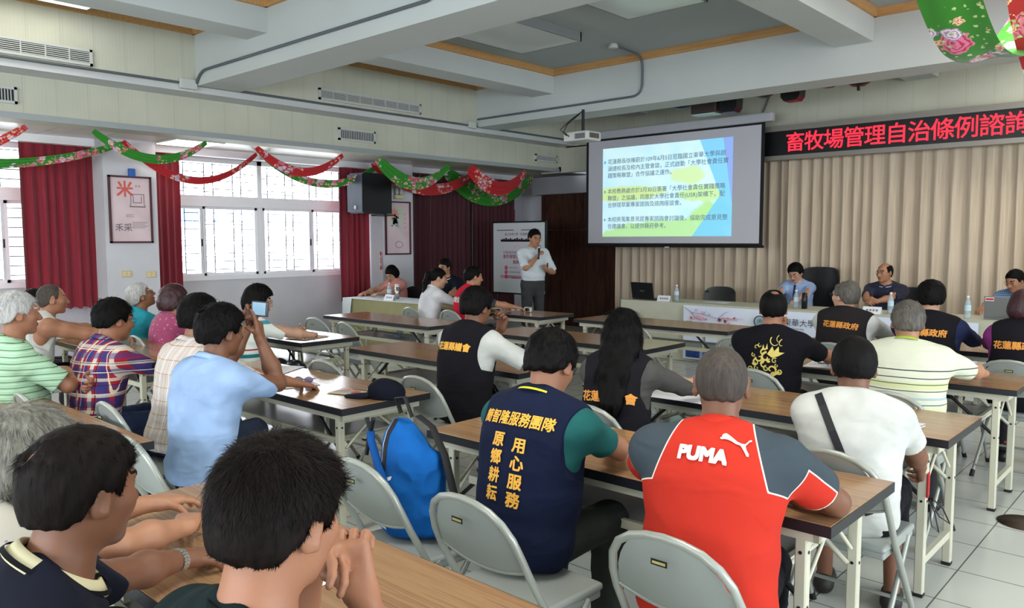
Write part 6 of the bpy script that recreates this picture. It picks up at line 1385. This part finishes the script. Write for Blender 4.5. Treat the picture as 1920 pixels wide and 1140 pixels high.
# ------------------------------------------------------------------ backpack
BPB = fab('backpack_blue', (18, 92, 168)); BPD = fab('backpack_dark_blue', (18, 74, 140)); BKN = mat('webbing_black', (18, 18, 22), 0.7); WTR = mat('trim_white', (220, 222, 226), 0.6)
bp = thing('backpack', 'blue sports backpack with black strap and white brand name slumped on a folding chair', 'backpack', (-2.36, 1.97, 0.453), math.radians(-8))
S = Sdf(); S.ell((0.02, 0.0, 0.19), (0.165, 0.105, 0.20), 0.05).ell((-0.06, 0.01, 0.34), (0.095, 0.07, 0.10), 0.07).ell((0.03, -0.07, 0.13), (0.12, 0.06, 0.12), 0.03).cap((0.12, 0.04, 0.30), (0.17, 0.03, 0.06), 0.035, 0.05, k=0.03).ell((0.02, 0.0, 0.08), (0.165, 0.12, 0.10), 0.06)
wv_ = wob(9, 30, 6); S.fn(lambda P, d: d+np.abs(wv_(P))*0.015); S.cut((0, 0, 0.002), (0, 0, -1), 0.01)
lo, hi = S.bounds(); V, F = sdf_mesh(S, lo, hi, 0.006)
def bz(P): z = np.zeros(len(P), int); return z
bo = np_mesh('body', V, F, [BPB, BPD], bz, bp)
def march(S_, x, z, y0=-0.3):
    P = np.array([[x, y0, z]], np.float32)
    for _ in range(60): P[:, 1] += float(np.clip(S_(P)[0], -0.02, 0.05))*0.8
    return P[0].astype(float)
mb = MB()
for dx, m_, r_ in ((0.0, BKN, 0.014), (-0.014, WTR, 0.004)):
    pts = [march(S, -0.06+dx+0.03*math.sin(k*0.35), 0.43-k*0.04)+np.array([0, -0.004 if m_ is WTR else 0.004, 0]) for k in range(11)]; mb.tube(pts, r_, m_, 8)
mb.build('zip', bo)
mb = MB(); mb.tube([(-0.05, 0.0, 0.46), (-0.07, -0.01, 0.52), (-0.02, 0.0, 0.53), (0.0, 0.02, 0.45)], 0.010, BKN, 8, flat=0.4); mb.build('handle', bp)
mb = MB(); mb.tube([(0.0, 0.05, 0.45), (0.08, 0.06, 0.42), (0.18, 0.05, 0.33), (0.27, 0.03, 0.20), (0.29, 0.02, 0.05), (0.26, 0.02, 0.0)], 0.018, BKN, 8, flat=0.3); mb.build('strap', bp)
mb = MB(); mb.tube([(-0.19, -0.06, 0.37), (-0.15, -0.08, 0.34), (-0.02, -0.12, 0.26), (0.10, -0.13, 0.16)], 0.016, BPD, 8, flat=0.6)
for a_, b_ in (((-0.19, -0.06, 0.37), (-0.22, -0.06, 0.42)), ((-0.19, -0.06, 0.37), (-0.15, -0.07, 0.43)), ((-0.20, -0.06, 0.36), (-0.21, -0.07, 0.27))): mb.tube([a_, b_], 0.010, BKN, 6)
mb.build('side_strap', bp)
vv, ff = text_mesh('PUMA', 0.085, 0.003, 0, 'CENTER', 0, 1, 1, 0.012); pts = []
for q in vv:
    p = march(S, 0.02-q[1]*0.9, 0.14+q[0]*0.9); pts.append(p-np.array([0, 0.004, 0]))
MB().add(pts, ff, WTR).build('lettering', bo)
chair(-2.26, 1.92, -4, 'grey folding chair carrying the blue backpack')
# ------------------------------------------------------------------ free chairs
for x, y, rz, lab in [(-3.0, 4.62, 8, 'empty grey folding chair beyond the head of the person in the navy team vest'), (-2.92, 6.15, -6, 'empty grey folding chair at the end of the long empty table'), (-6.9, 4.78, 4, 'empty grey folding chair beneath the reddish glossy table, window side'),
                      (-6.25, 4.72, -8, 'empty grey folding chair behind the glare-lit table with the clipboard'), (-5.0, 4.90, 5, 'empty grey folding chair beyond the empty table, left of the council vest'), (-4.35, 4.84, -3, 'empty grey folding chair hidden partly by the person in the council vest'),
                      (-4.4, 3.2, 2, 'empty grey folding chair tucked at the empty table before the cap'), (-4.1, 6.35, 4, 'empty grey folding chair in the front row of the middle block'), (-6.9, 6.25-0.9, 0, 'empty grey folding chair facing the side table'), (-0.95, 6.15-1.45, -5, 'grey folding chair at the aisle end of the striped polo row'),
                      (-1.2, 8.05-1.9+0.0, 0, '') ][:10]:
    if lab.startswith('empty grey folding chair facing the side') or lab.startswith('grey folding chair at the aisle'): continue
    chair(x, y, rz, lab)
# ------------------------------------------------------------------ things on tables
def papers(x, y, rz, w, l, n, label, m=PAPER, z=0.7425, cat='paper', group=None, extra=None):
    t = thing('paper_sheet' if n < 3 else 'paper_stack', label, cat, (x, y, z), math.radians(rz), group); mb = MB()
    mb.grid(lambda u, v: ((u-.5)*w, (v-.5)*l, 0.001+0.0012*n+0.004*math.sin(u*3.1)*abs(v-.5)), 8, 6, m, thick=(0, 0, -0.001*n)); mb.build('sheet', t)
    mb = MB(); rg = np.random.default_rng(int(abs(x*1000))); 
    for k in range(9): y0 = l*0.36-k*l*0.075; mb.box((-w*0.38, y0, 0.0022+0.0012*n+0.003), (-w*0.38+w*rg.uniform(.35, .75), y0+0.0022, 0.0024+0.0012*n+0.003), mat('print_grey', (120, 120, 126), 0.8))
    mb.build('print', t)
    if extra: extra(t)
    return t
def redmark(t): mb = MB(); mb.box((0.02, -0.02, 0.009), (0.06, 0.03, 0.0095), mat('seal_red', (200, 40, 50), .6)); mb.box((-0.10, 0.05, 0.009), (-0.02, 0.07, 0.0095), mat('seal_pink', (224, 120, 120), .6)); mb.build('stamp', t)
papers(-3.62, 2.60, 20, .23, .11, 2, 'cream envelope with a red stamp beside the navy cap', CREAMP, extra=redmark, cat='envelope')
papers(-4.12, 2.56, -12, .30, .21, 2, 'white printed sheets under the sunglasses'); papers(-4.3, 2.50, 10, .30, .21, 3, 'stack of pale printed handouts in front of the raised forearm')
papers(-4.62, 2.76, 30, .21, .297, 3, 'curled handouts at the far edge of the cap table'); papers(-5.98, 3.86, 15, .24, .32, 4, 'brown clipboard with papers by the elbow of the woman in the banded tee', mat('card_tan', (176, 156, 130), .7))
papers(-1.62, 2.76, 8, .21, .297, 2, 'white sheet by the forearm in the teal sleeve'); papers(-2.22, 3.78, 4, .42, .297, 2, 'wide white sheet beside the person with long black hair')
papers(-2.02, 5.36, 8, .21, .297, 2, 'white sheet with a pen at the elbow of the dragon tee'); papers(-6.62, 7.18, -5, .42, .297, 2, 'spread white papers on the dark front table'); papers(-1.70, .93, 12, .21, .297, 2, 'white sheet between the two foreground people')
papers(-8.95, 7.05, 5, .21, .297, 2, 'white paper in front of the person in salmon', z=.759); papers(-1.15, 6.95, 0, .3, .21, 2, 'white sheet at the front row beside the purple sleeve'); papers(-5.0, 9.5, 0, .3, .21, 3, 'dark folder and papers on the panel table by the turned chair', z=.766)
papers(-8.1, 7.2, 0, .21, .297, 2, 'white papers in front of the person in dark clothes', z=.759)
bk = thing('booklet', 'white folded booklet lying near the free corner of the table', 'booklet', (-1.08, 3.86, .7425), math.radians(-8)); mb = MB(); mb.box((-.075, -.055, 0), (.075, .055, .004), PAPER); mb.grid(lambda u, v: ((u-.5)*.15, (v-.5)*.11, .006+.006*u), 4, 3, PAPER, thick=(0, 0, -.001)); mb.build('pages', bk); box('print', (-.02, -.0551, .0045), (.05, -.03, .0052), mat('print_navy', (50, 50, 80), .7), bk)
pn = thing('pen', 'dark pen lying on the sheet by the dragon tee', 'pen', (-2.0, 5.40, .752), .4); MB().tube([(-.07, 0, 0), (.07, 0, 0)], .004, BLACK, 8).build('barrel', pn)
# cap
CAPM = fab('cap_navy', (16, 19, 32)); cp = thing('baseball_cap', 'navy baseball cap with a small white brand mark on the table corner', 'cap', (-3.36, 2.66, .742), math.radians(120)); cp.scale = (1.02, 1.05, 0.85)
S = Sdf(); S.ell((0, 0, 0.035), (0.083, 0.098, 0.085), 0.02).ell((0, .03, .06), (.07, .06, .055), .04); S.cut((0, 0, 0.0), (0, 0, -1), .004); wv5 = wob(4, 30, 5); S.fn(lambda P, d: d+np.abs(wv5(P))*0.004)
V, F = sdf_mesh(S, (-.1, -.11, -.0), (.1, .11, .13), .0045); co = np_mesh('crown', V, F, [CAPM], None, cp)
mb = MB(); mb.grid(lambda u, v: (math.sin((u-.5)*2.6)*(.074+.0*v), .062+math.cos((u-.5)*2.6)*.03*(1+v*.2)+.135*v*math.cos((u-.5)*1.6), .030-.020*v-.02*(2*u-1)**2*(.3+.7*v)), 14, 6, CAPM, thick=(0, 0, -.003)); mb.build('brim', cp)
mb = MB(); vv, ff = text_mesh('PUMA', .018, .0006, dense=.006); 
pts = [march(S, 0, 0)]*0
for q in vv:
    P = np.array([[-.03+q[0]*-1, .3, .062+q[1]]], np.float32)
    for _ in range(60): P[:, 1] -= float(np.clip(S(P)[0], -.02, .05))*.8
    pts.append(P[0].astype(float)+np.array([0, .003, 0]))
mb.add(pts, ff, WTR); mb.build('lettering', co)
mb = MB(); mb.lathe([(0, .006), (.006, .004), (.007, 0)], CAPM, (0, .01, .118), 10); mb.build('button', co)
# sunglasses
sg = thing('sunglasses', 'folded pair of purple-tinted glasses lying on the printed sheets', 'glasses', (-4.05, 2.58, .752), math.radians(35)); FRK = mat('frame_dark', (60, 50, 60), .3); mb = MB()
for e in (-1, 1):
    mb.tube([(e*.033+.026*math.cos(a), 0, .018+.019*math.sin(a)) for a in np.linspace(0, 2*PI, 15)[:-1]], .0018, FRK, 5, closed=True)
    mb.tube([(e*.06, 0, .024), (e*.058, .05, .02), (e*-.02, .055+.01*e, .006)], .0018, FRK, 5)
mb.tube([(-.008, 0, .02), (.008, 0, .02)], .0018, FRK, 5); mb.build('frame', sg)
for e in (-1, 1): MB().add([(e*.033+.024*math.cos(a), .0005, .018+.017*math.sin(a)) for a in np.linspace(0, 2*PI, 15)[:-1]], [tuple(range(14))], mat('tinted_lens', (120, 96, 140), .1)).build('lens', sg)
# bag hanging below the table of the woman in the banded tee
hb = thing('handbag', 'shiny black handbag hung under the glare-lit table', 'bag', (-5.60, 3.50, .36)); S = Sdf(); S.ell((0, 0, .14), (.17, .07, .13), .03); wv6 = wob(2, 30, 6); S.fn(lambda P, d: d+np.abs(wv6(P))*.02); V, F = sdf_mesh(S, (-.18, -.08, 0), (.18, .08, .28), .008); np_mesh('body', V, F, [mat('patent_black', (16, 16, 26), .15)], None, hb); MB().tube([(-.1, 0, .24), (-.08, 0, .34), (.08, 0, .34), (.1, 0, .24)], .008, BLACK, 6).build('handle', hb)
# camera, lanyard on the far table
cm = thing('camera', 'small silver compact camera at the edge of the dark front table', 'camera', (-6.16, 7.02, .742)); MB().bbox((-.05, -.02, 0), (.05, .02, .06), STEEL, .008).build('body', cm); MB().tube([(0, -.02, .03), (0, -.035, .03)], .018, BLACK, 12).build('lens', cm)
ly = thing('lanyard', 'yellow and black strap bundle on the dark front table', 'strap', (-6.62, 6.86, .745)); mb = MB(); rg = np.random.default_rng(3)
for k in range(7): mb.tube([(rg.uniform(-.12, .12), rg.uniform(-.05, .05), .008+.012*rg.random()) for _ in range(6)], .007, mat('strap_yellow', (180, 170, 70), .7) if k % 2 else BLACK, 6)
mb.build('webbing', ly)
# bottles, laptops, name plates on the panel and side tables
PETM = mat('pet_bottle', (214, 226, 232), .08, build=lambda t, p: glassy(t, p)) if False else None
def pet_build(t, p):
    out = t.n['Material Output']; tr_ = t.new('ShaderNodeBsdfTransparent'); tr_.inputs[0].default_value = (.86, .92, .95, 1); mx = t.new('ShaderNodeMixShader'); mx.inputs[0].default_value = .42
    t.link(tr_.outputs[0], mx.inputs[1]); t.link(p.outputs[0], mx.inputs[2]); t.link(mx.outputs[0], out.inputs[0])
PETM = mat('pet_bottle', (206, 222, 230), .1, build=pet_build); LBL = mat('bottle_label', (190, 214, 226), .5); CAPW = mat('bottle_cap', (232, 232, 232), .4)
def bottle(x, y, z, label, h=.22, r=.032):
    t = thing('water_bottle', label, 'bottle', (x, y, z), 0, 'clear water bottles'); mb = MB()
    mb.lathe([(0, 0), (r, .0), (r, .05*h/.22), (r*.93, .055), (r, .06), (r, h*.62), (r*.8, h*.74), (r*.42, h*.85), (r*.40, h*.92), (0, h*.92)], PETM, n=18); mb.build('body', t)
    MB().lathe([(r*1.01, h*.36), (r*1.01, h*.60)], LBL, n=18).build('label_band', t); MB().lathe([(0, h), (r*.44, h), (r*.46, h*.91), (0, h*.91)], CAPW, n=14).build('cap', t)
bottle(-5.56, 9.40, .766, 'water bottle between the black laptop and the turned chair'); bottle(-3.90, 9.40, .766, 'water bottle before the panelist with a tie'); bottle(-2.80, 9.36, .766, 'water bottle before the bald panelist', .24); bottle(-2.02, 9.30, .766, 'water bottle left of the grey laptop', .24); bottle(-1.60, 9.40, .766, 'water bottle behind the name card at the grey laptop')
bottle(-8.93, 7.14, .759, 'water bottle before the person in salmon', .23)
fl = thing('thermos', 'black thermos beside the water bottle of the panelist with a tie', 'thermos', (-3.78, 9.36, .766)); MB().lathe([(0, 0), (.034, 0), (.034, .15), (.03, .155), (.03, .19), (0, .195)], BLACK, n=16).build('body', fl)
fl = thing('thermos', 'silver thermos on the khaki cloth beside the water bottle', 'thermos', (-8.83, 7.2, .759)); MB().lathe([(0, 0), (.034, 0), (.034, .17), (0, .17)], STEEL, n=16).build('body', fl); MB().lathe([(.034, .17), (.03, .21), (0, .215)], CAPW, n=16).build('lid', fl)
def laptop(x, y, z, rz, m, label, w=.34, tilt=100):
    t = thing('laptop', label, 'laptop', (x, y, z), math.radians(rz)); MB().bbox((-w/2, -.12, 0), (w/2, .12, .018), m, .004).build('base', t)
    mb = MB(); mb.bbox((-w/2, -.005, 0), (w/2, .005, .23), m, .004); o = mb.build('screen_lid', t); o.location = (0, -.12, .016); o.rotation_euler = (math.radians(tilt-90), 0, 0); return t, o
t, o = laptop(-6.02, 9.42, .766, -6, BLACK, 'open black laptop at the window end of the panel table', .38); lt_ = MB(); add_text(lt_, 'ASUS', STEEL, (0, -.0065, .11), (1, 0, 0), (0, 0, 1), .035); lt_.build('logo', o)
t, o = laptop(-1.72, 9.52, .766, 6, mat('laptop_silver', (132, 134, 136), .35, metal=.5), 'open grey laptop with a small red and white sticker', .36); box('sticker', (-.17, -.0065, .18), (-.09, -.0052, .22), mat('sticker_white', (220, 200, 200), .5), o); box('sticker', (-.165, -.0072, .19), (-.095, -.0066, .21), mat('sticker_red', (180, 50, 50), .5), o)
def plate(x, y, z, rz, label):
    t = thing('name_card', label, 'card', (x, y, z), math.radians(rz), 'white folded name cards'); mb = MB(); mb.add([(-.1, -.035, 0), (.1, -.035, 0), (.1, 0, .08), (-.1, 0, .08), (-.1, .035, 0), (.1, .035, 0)], [(0, 1, 2, 3), (3, 2, 5, 4)], PAPER); mb.build('card', t)
    mb = MB()
    for k in range(4): mb.add([(-.06+k*.034+a, -.036+.035*b/.08+.0, b) for a, b in ((0, .03), (.022, .03), (.022, .052), (0, .052))], [(0, 1, 2, 3)], mat('print_grey', (120, 120, 126), .8))
    mb.build('print', t)
plate(-5.64, 9.22, .766, 0, 'white name card beside the black laptop'); plate(-2.95, 9.22, .766, 0, 'white name card before the bald panelist'); plate(-1.46, 9.26, .766, 0, 'white name card before the grey laptop'); plate(-8.68, 6.95, .759, 0, 'white name card on the khaki cloth')
# things on the shelves under the tables
for x, y, lab in ((-3.9, 3.98, 'clear plastic cup and bag on the shelf of the empty table'), (-6.7, 5.5, 'clear plastic cups on the shelf of the reddish table')):
    t = thing('plastic_cup', lab, 'cup', (x, y, .536)); MB().lathe([(0, 0), (.03, 0), (.042, .11), (.044, .11)], PETM, n=16).build('body', t); MB().grid(lambda u, v: (-.2+.3*u, -.1+.16*v, .01+.02*math.sin(u*9)*math.sin(v*8)), 10, 8, PETM).build('bag', t)
# poster board on a stand
pb = thing('poster_board', 'white flip-board with an event poster, standing behind the speaker', 'board', (-8.66, 9.62, 0)); mb = MB(); mb.box((-.59, 0, .70), (.59, .03, 1.905), BLACK); mb.build('frame', pb); box('sheet', (-.565, -.004, .725), (.565, 0, 1.88), mat('board_white', (206, 212, 214), .4), pb)
mb = MB()
for s_x in (-.5, .5): mb.tube([(s_x, .02, 0), (s_x, .02, 1.0)], .018, DARKM, 8); mb.tube([(s_x, -.25, .02), (s_x, .28, .02)], .018, DARKM, 8)
mb.build('stand', pb); mb = MB(); Yp = -.0065; GR2 = mat('poster_line', (90, 90, 96), .6); RD = mat('poster_dot_red', (196, 44, 60), .5); PK = mat('poster_band', (196, 150, 180), .5)
box('poster', (-.40, -.006, .96), (.40, -.0045, 1.78), mat('poster_pale', (208, 206, 214), .5), pb)
for x0, x1 in ((-.48, -.1), (.07, .45)): mb.box((x0, Yp, 1.755), (x1, Yp+.002, 1.768), GR2)
for k in range(16): mb.box((-.39+k*.05, Yp, 1.58), (-.35+k*.05, Yp+.002, 1.58+.03+.03*((k*7) % 5)/5), mat('skyline_dark', (50, 50, 54), .5))
mb.box((-.39, Yp, 1.57), (.39, Yp+.002, 1.60), mat('skyline_dark', (50, 50, 54), .5)); mb.tube([(-.02+.07*math.cos(a), Yp, 1.46+.05*math.sin(a)) for a in np.linspace(0, PI, 9)], .003, mat('sun_gold', (206, 170, 90), .5), 5)
add_text(mb, '國立東華大學   花蓮縣政府', GR2, (-.3, Yp, 1.69), (1, 0, 0), (0, 0, 1), .05, 0, 'LEFT'); add_text(mb, '花蓮縣畜牧場', GR2, (-.34, Yp, 1.39), (1, 0, 0), (0, 0, 1), .05, 0, 'LEFT'); add_text(mb, '畜牧場管理自治條例', mat('poster_title', (150, 60, 80), .5), (-.34, Yp, 1.32), (1, 0, 0), (0, 0, 1), .07, 0.0008, 'LEFT'); add_text(mb, '諮詢會議', mat('poster_title', (150, 60, 80), .5), (-.12, Yp, 1.23), (1, 0, 0), (0, 0, 1), .07, 0.0008, 'LEFT')
for k in range(3):
    cz_ = 1.16-k*.075; cz_ -= .02; mb.add([(-.27+.034*math.cos(a), Yp-.001, cz_+.034*math.sin(a)) for a in np.linspace(0, 2*PI, 17)[:-1]], [tuple(range(16))], RD); add_text(mb, '時地人'[k], PAPER, (-.27, Yp-.003, cz_), (1, 0, 0), (0, 0, 1), .035); add_text(mb, ['109年6月30日', '花蓮縣議會會議室', '諮詢委員代表'][k], GR2, (-.21, Yp, cz_), (1, 0, 0), (0, 0, 1), .032, 0, 'LEFT')
mb.box((-.4, Yp, .965), (.4, Yp+.002, 1.015), PK); mb.box((-.15, Yp-.001, .965), (.4, Yp, .98), mat('poster_title', (150, 60, 80), .5)); mb.build('print', pb)

# ------------------------------------------------------------------ floral cloth swags
def floral_cloth(name, base, dark, big=1.0):
    def f(t, p):
        v = t.coord(scale=(big, big, big)); col = t.mix(t.math('MULTIPLY', t.noise(v, 3, 2), .3), lin(base), lin(dark))
        clus = t.math('GREATER_THAN', t.noise(v, 2.6, 2), .47)
        for sc, th, c1, c2, off in ((7, .40, (226, 120, 150), (176, 30, 74), 0.0), (10, .34, (236, 214, 220), (150, 120, 170), 5.0), (16, .30, (236, 206, 160), (200, 70, 90), 9.0), (30, .22, (214, 226, 160), (120, 170, 80), 13.0)):
            mp_ = t.new('ShaderNodeVectorMath', operation='ADD'); mp_.inputs[1].default_value = (off, off*.7, off*.3); t.link(v, mp_.inputs[0]); vo = t.new('ShaderNodeTexVoronoi'); vo.inputs['Scale'].default_value = sc; t.link(mp_.outputs[0], vo.inputs['Vector'])
            d = t.math('ADD', vo.outputs['Distance'], t.math('MULTIPLY', t.math('SUBTRACT', t.noise(v, sc*3.5, 2), .5), .5)); m = t.math('MULTIPLY', t.math('LESS_THAN', d, th), clus)
            col = t.mix(m, col, t.ramp(t.math('FRACT', t.math('MULTIPLY', d, 7)), [(.2, lin(c2)), (.6, lin(c1))]))
        t.link(col, p.inputs['Base Color'])
    return mat(name, rough=.6, sheen=.2, build=f)
GRC = floral_cloth('cloth_green_floral', (44, 140, 30), (20, 96, 26)); RDC = floral_cloth('cloth_red_floral', (190, 24, 34), (140, 14, 26)); GRB = floral_cloth('cloth_green_peony', (50, 130, 30), (24, 96, 24), .5); RDB = floral_cloth('cloth_red_peony', (180, 22, 34), (140, 14, 26), .5)
def swag(A, B, zlow, w, m, label, tw0=0.6, tw1=1.2, mid=(0, 0), n=40):
    A = Vector(A); B = Vector(B); d = (B-A); mb = MB(); L = Vector((d.x, d.y, 0)).normalized(); side = Vector((L.y, -L.x, 0)); dz = (A.z+B.z)/2-zlow
    def fn(u, v):
        c = A+d*u; c.z = A.z+(B.z-A.z)*u-dz*4*u*(1-u); c += side*mid[0]*math.sin(PI*u); tang = (d+Vector((0, 0, -dz*4*(1-2*u)))).normalized(); up_ = side.cross(tang).normalized()
        a = tw0+(tw1-tw0)*u; ww = w*(0.45+0.55*math.sin(PI*min(1, max(0, u)))**.5); fold = .012*math.sin(v*19+u*4)
        q = c+(side*math.cos(a)+up_*math.sin(a))*(v-.5)*ww+tang.cross(side*math.cos(a)+up_*math.sin(a))*fold; return q
    mb.grid(fn, n, 10, m, thick=(0, 0, .002)); return tag(mb.build('fabric_swag'), label, 'swag')
ZT = 2.76
for i, (A, B, zl, w, m, lab) in enumerate([((-9.5, 0.6, ZT), (-9.66, 3.8, ZT-.03), 2.40, .11, GRC, 'green floral swag crossing the crimson curtain nearest the camera'), ((-10.3, 1.2, ZT), (-9.15, 2.66, ZT), 2.45, .11, RDC, 'red floral swag end at the frame edge above the near window'),
        ((-8.98, 3.24, ZT), (-9.1, 4.55, ZT), 2.52, .11, GRC, 'green and pink floral swag before the rice poster'), ((-9.64, 3.8, ZT), (-9.8, 5.6, ZT), 2.36, .11, RDC, 'red floral swag hanging low over the bright window'), ((-9.1, 5.2, ZT), (-9.1, 6.5, ZT), 2.5, .13, RDC, 'red floral swag above the middle of the bright window'),
        ((-9.9, 5.75, ZT), (-9.66, 7.6, ZT), 2.42, .13, GRC, 'green floral swag reaching past the loudspeaker'), ((-9.6, 7.4, ZT), (-9.7, 9.7, ZT), 2.42, .22, RDC, 'wide red floral swag above the flower poster'), ((-9.1, 7.1, ZT), (-9.1, 8.5, ZT), 2.45, .22, GRC, 'green floral swag looped in front of the wide red one'),
        ((-9.1, 8.95, ZT), (-9.1, 10.3, ZT), 2.46, .26, RDC, 'red floral swag with bunched knot near the fascia end'), ((-10.0, 9.3, ZT), (-9.8, 11.3, ZT), 2.36, .36, GRC, 'dark green floral swag at the far corner by the wooden panels')]):
    swag(A, B, zl, w, m, lab, .7+.1*(i % 3), 1.2-.1*(i % 2))
def band(pts, w, m, label, tilt=0.0):
    P = []
    pts = [Vector(p) for p in pts]
    for i in range(len(pts)-1):
        p0, p1, p2, p3 = pts[max(i-1, 0)], pts[i], pts[i+1], pts[min(i+2, len(pts)-1)]
        for k in range(10):
            t = k/10; P.append(0.5*((2*p1)+(p2-p0)*t+(2*p0-5*p1+4*p2-p3)*t*t+(3*p1-p0-3*p2+p3)*t**3))
    P.append(pts[-1]); N = len(P)-1; mb = MB()
    def fn(u, v):
        i = min(int(round(u*N)), N); s = Vector((math.cos(tilt), math.sin(tilt), 0)); return P[i]+s*(v-.5)*w+Vector((0, 0, .01*math.sin(v*9+u*5)))
    mb.grid(fn, N, 12, m, thick=(0, 0.002, .002)); return tag(mb.build('fabric_swag'), label, 'swag')
band([(-1.42, 5.0, 3.85), (-1.55, 5.9, 3.45), (-1.52, 6.45, 3.08), (-1.45, 6.75, 2.95), (-1.36, 7.1, 3.02), (-1.22, 7.5, 3.4), (-1.15, 7.8, 3.85)], .40, GRB, 'large green peony cloth looping down at the top corner')
band([(-1.05, 6.1, 3.88), (-1.1, 6.8, 3.3), (-1.06, 7.35, 2.85), (-.98, 7.8, 2.66), (-.86, 8.2, 2.8), (-.8, 8.45, 3.3)], .42, RDB, 'large red floral cloth hanging at the frame edge beside the green one')
tag(MB().lathe([(0, 0), (.13, 0), (.14, .003), (0, .004)], mat('drain_brown', (70, 56, 42), .7), (-.78, 5.14, 0.0), 28).build('floor_cover'), 'round brown metal cover set in the tile floor', 'cover')
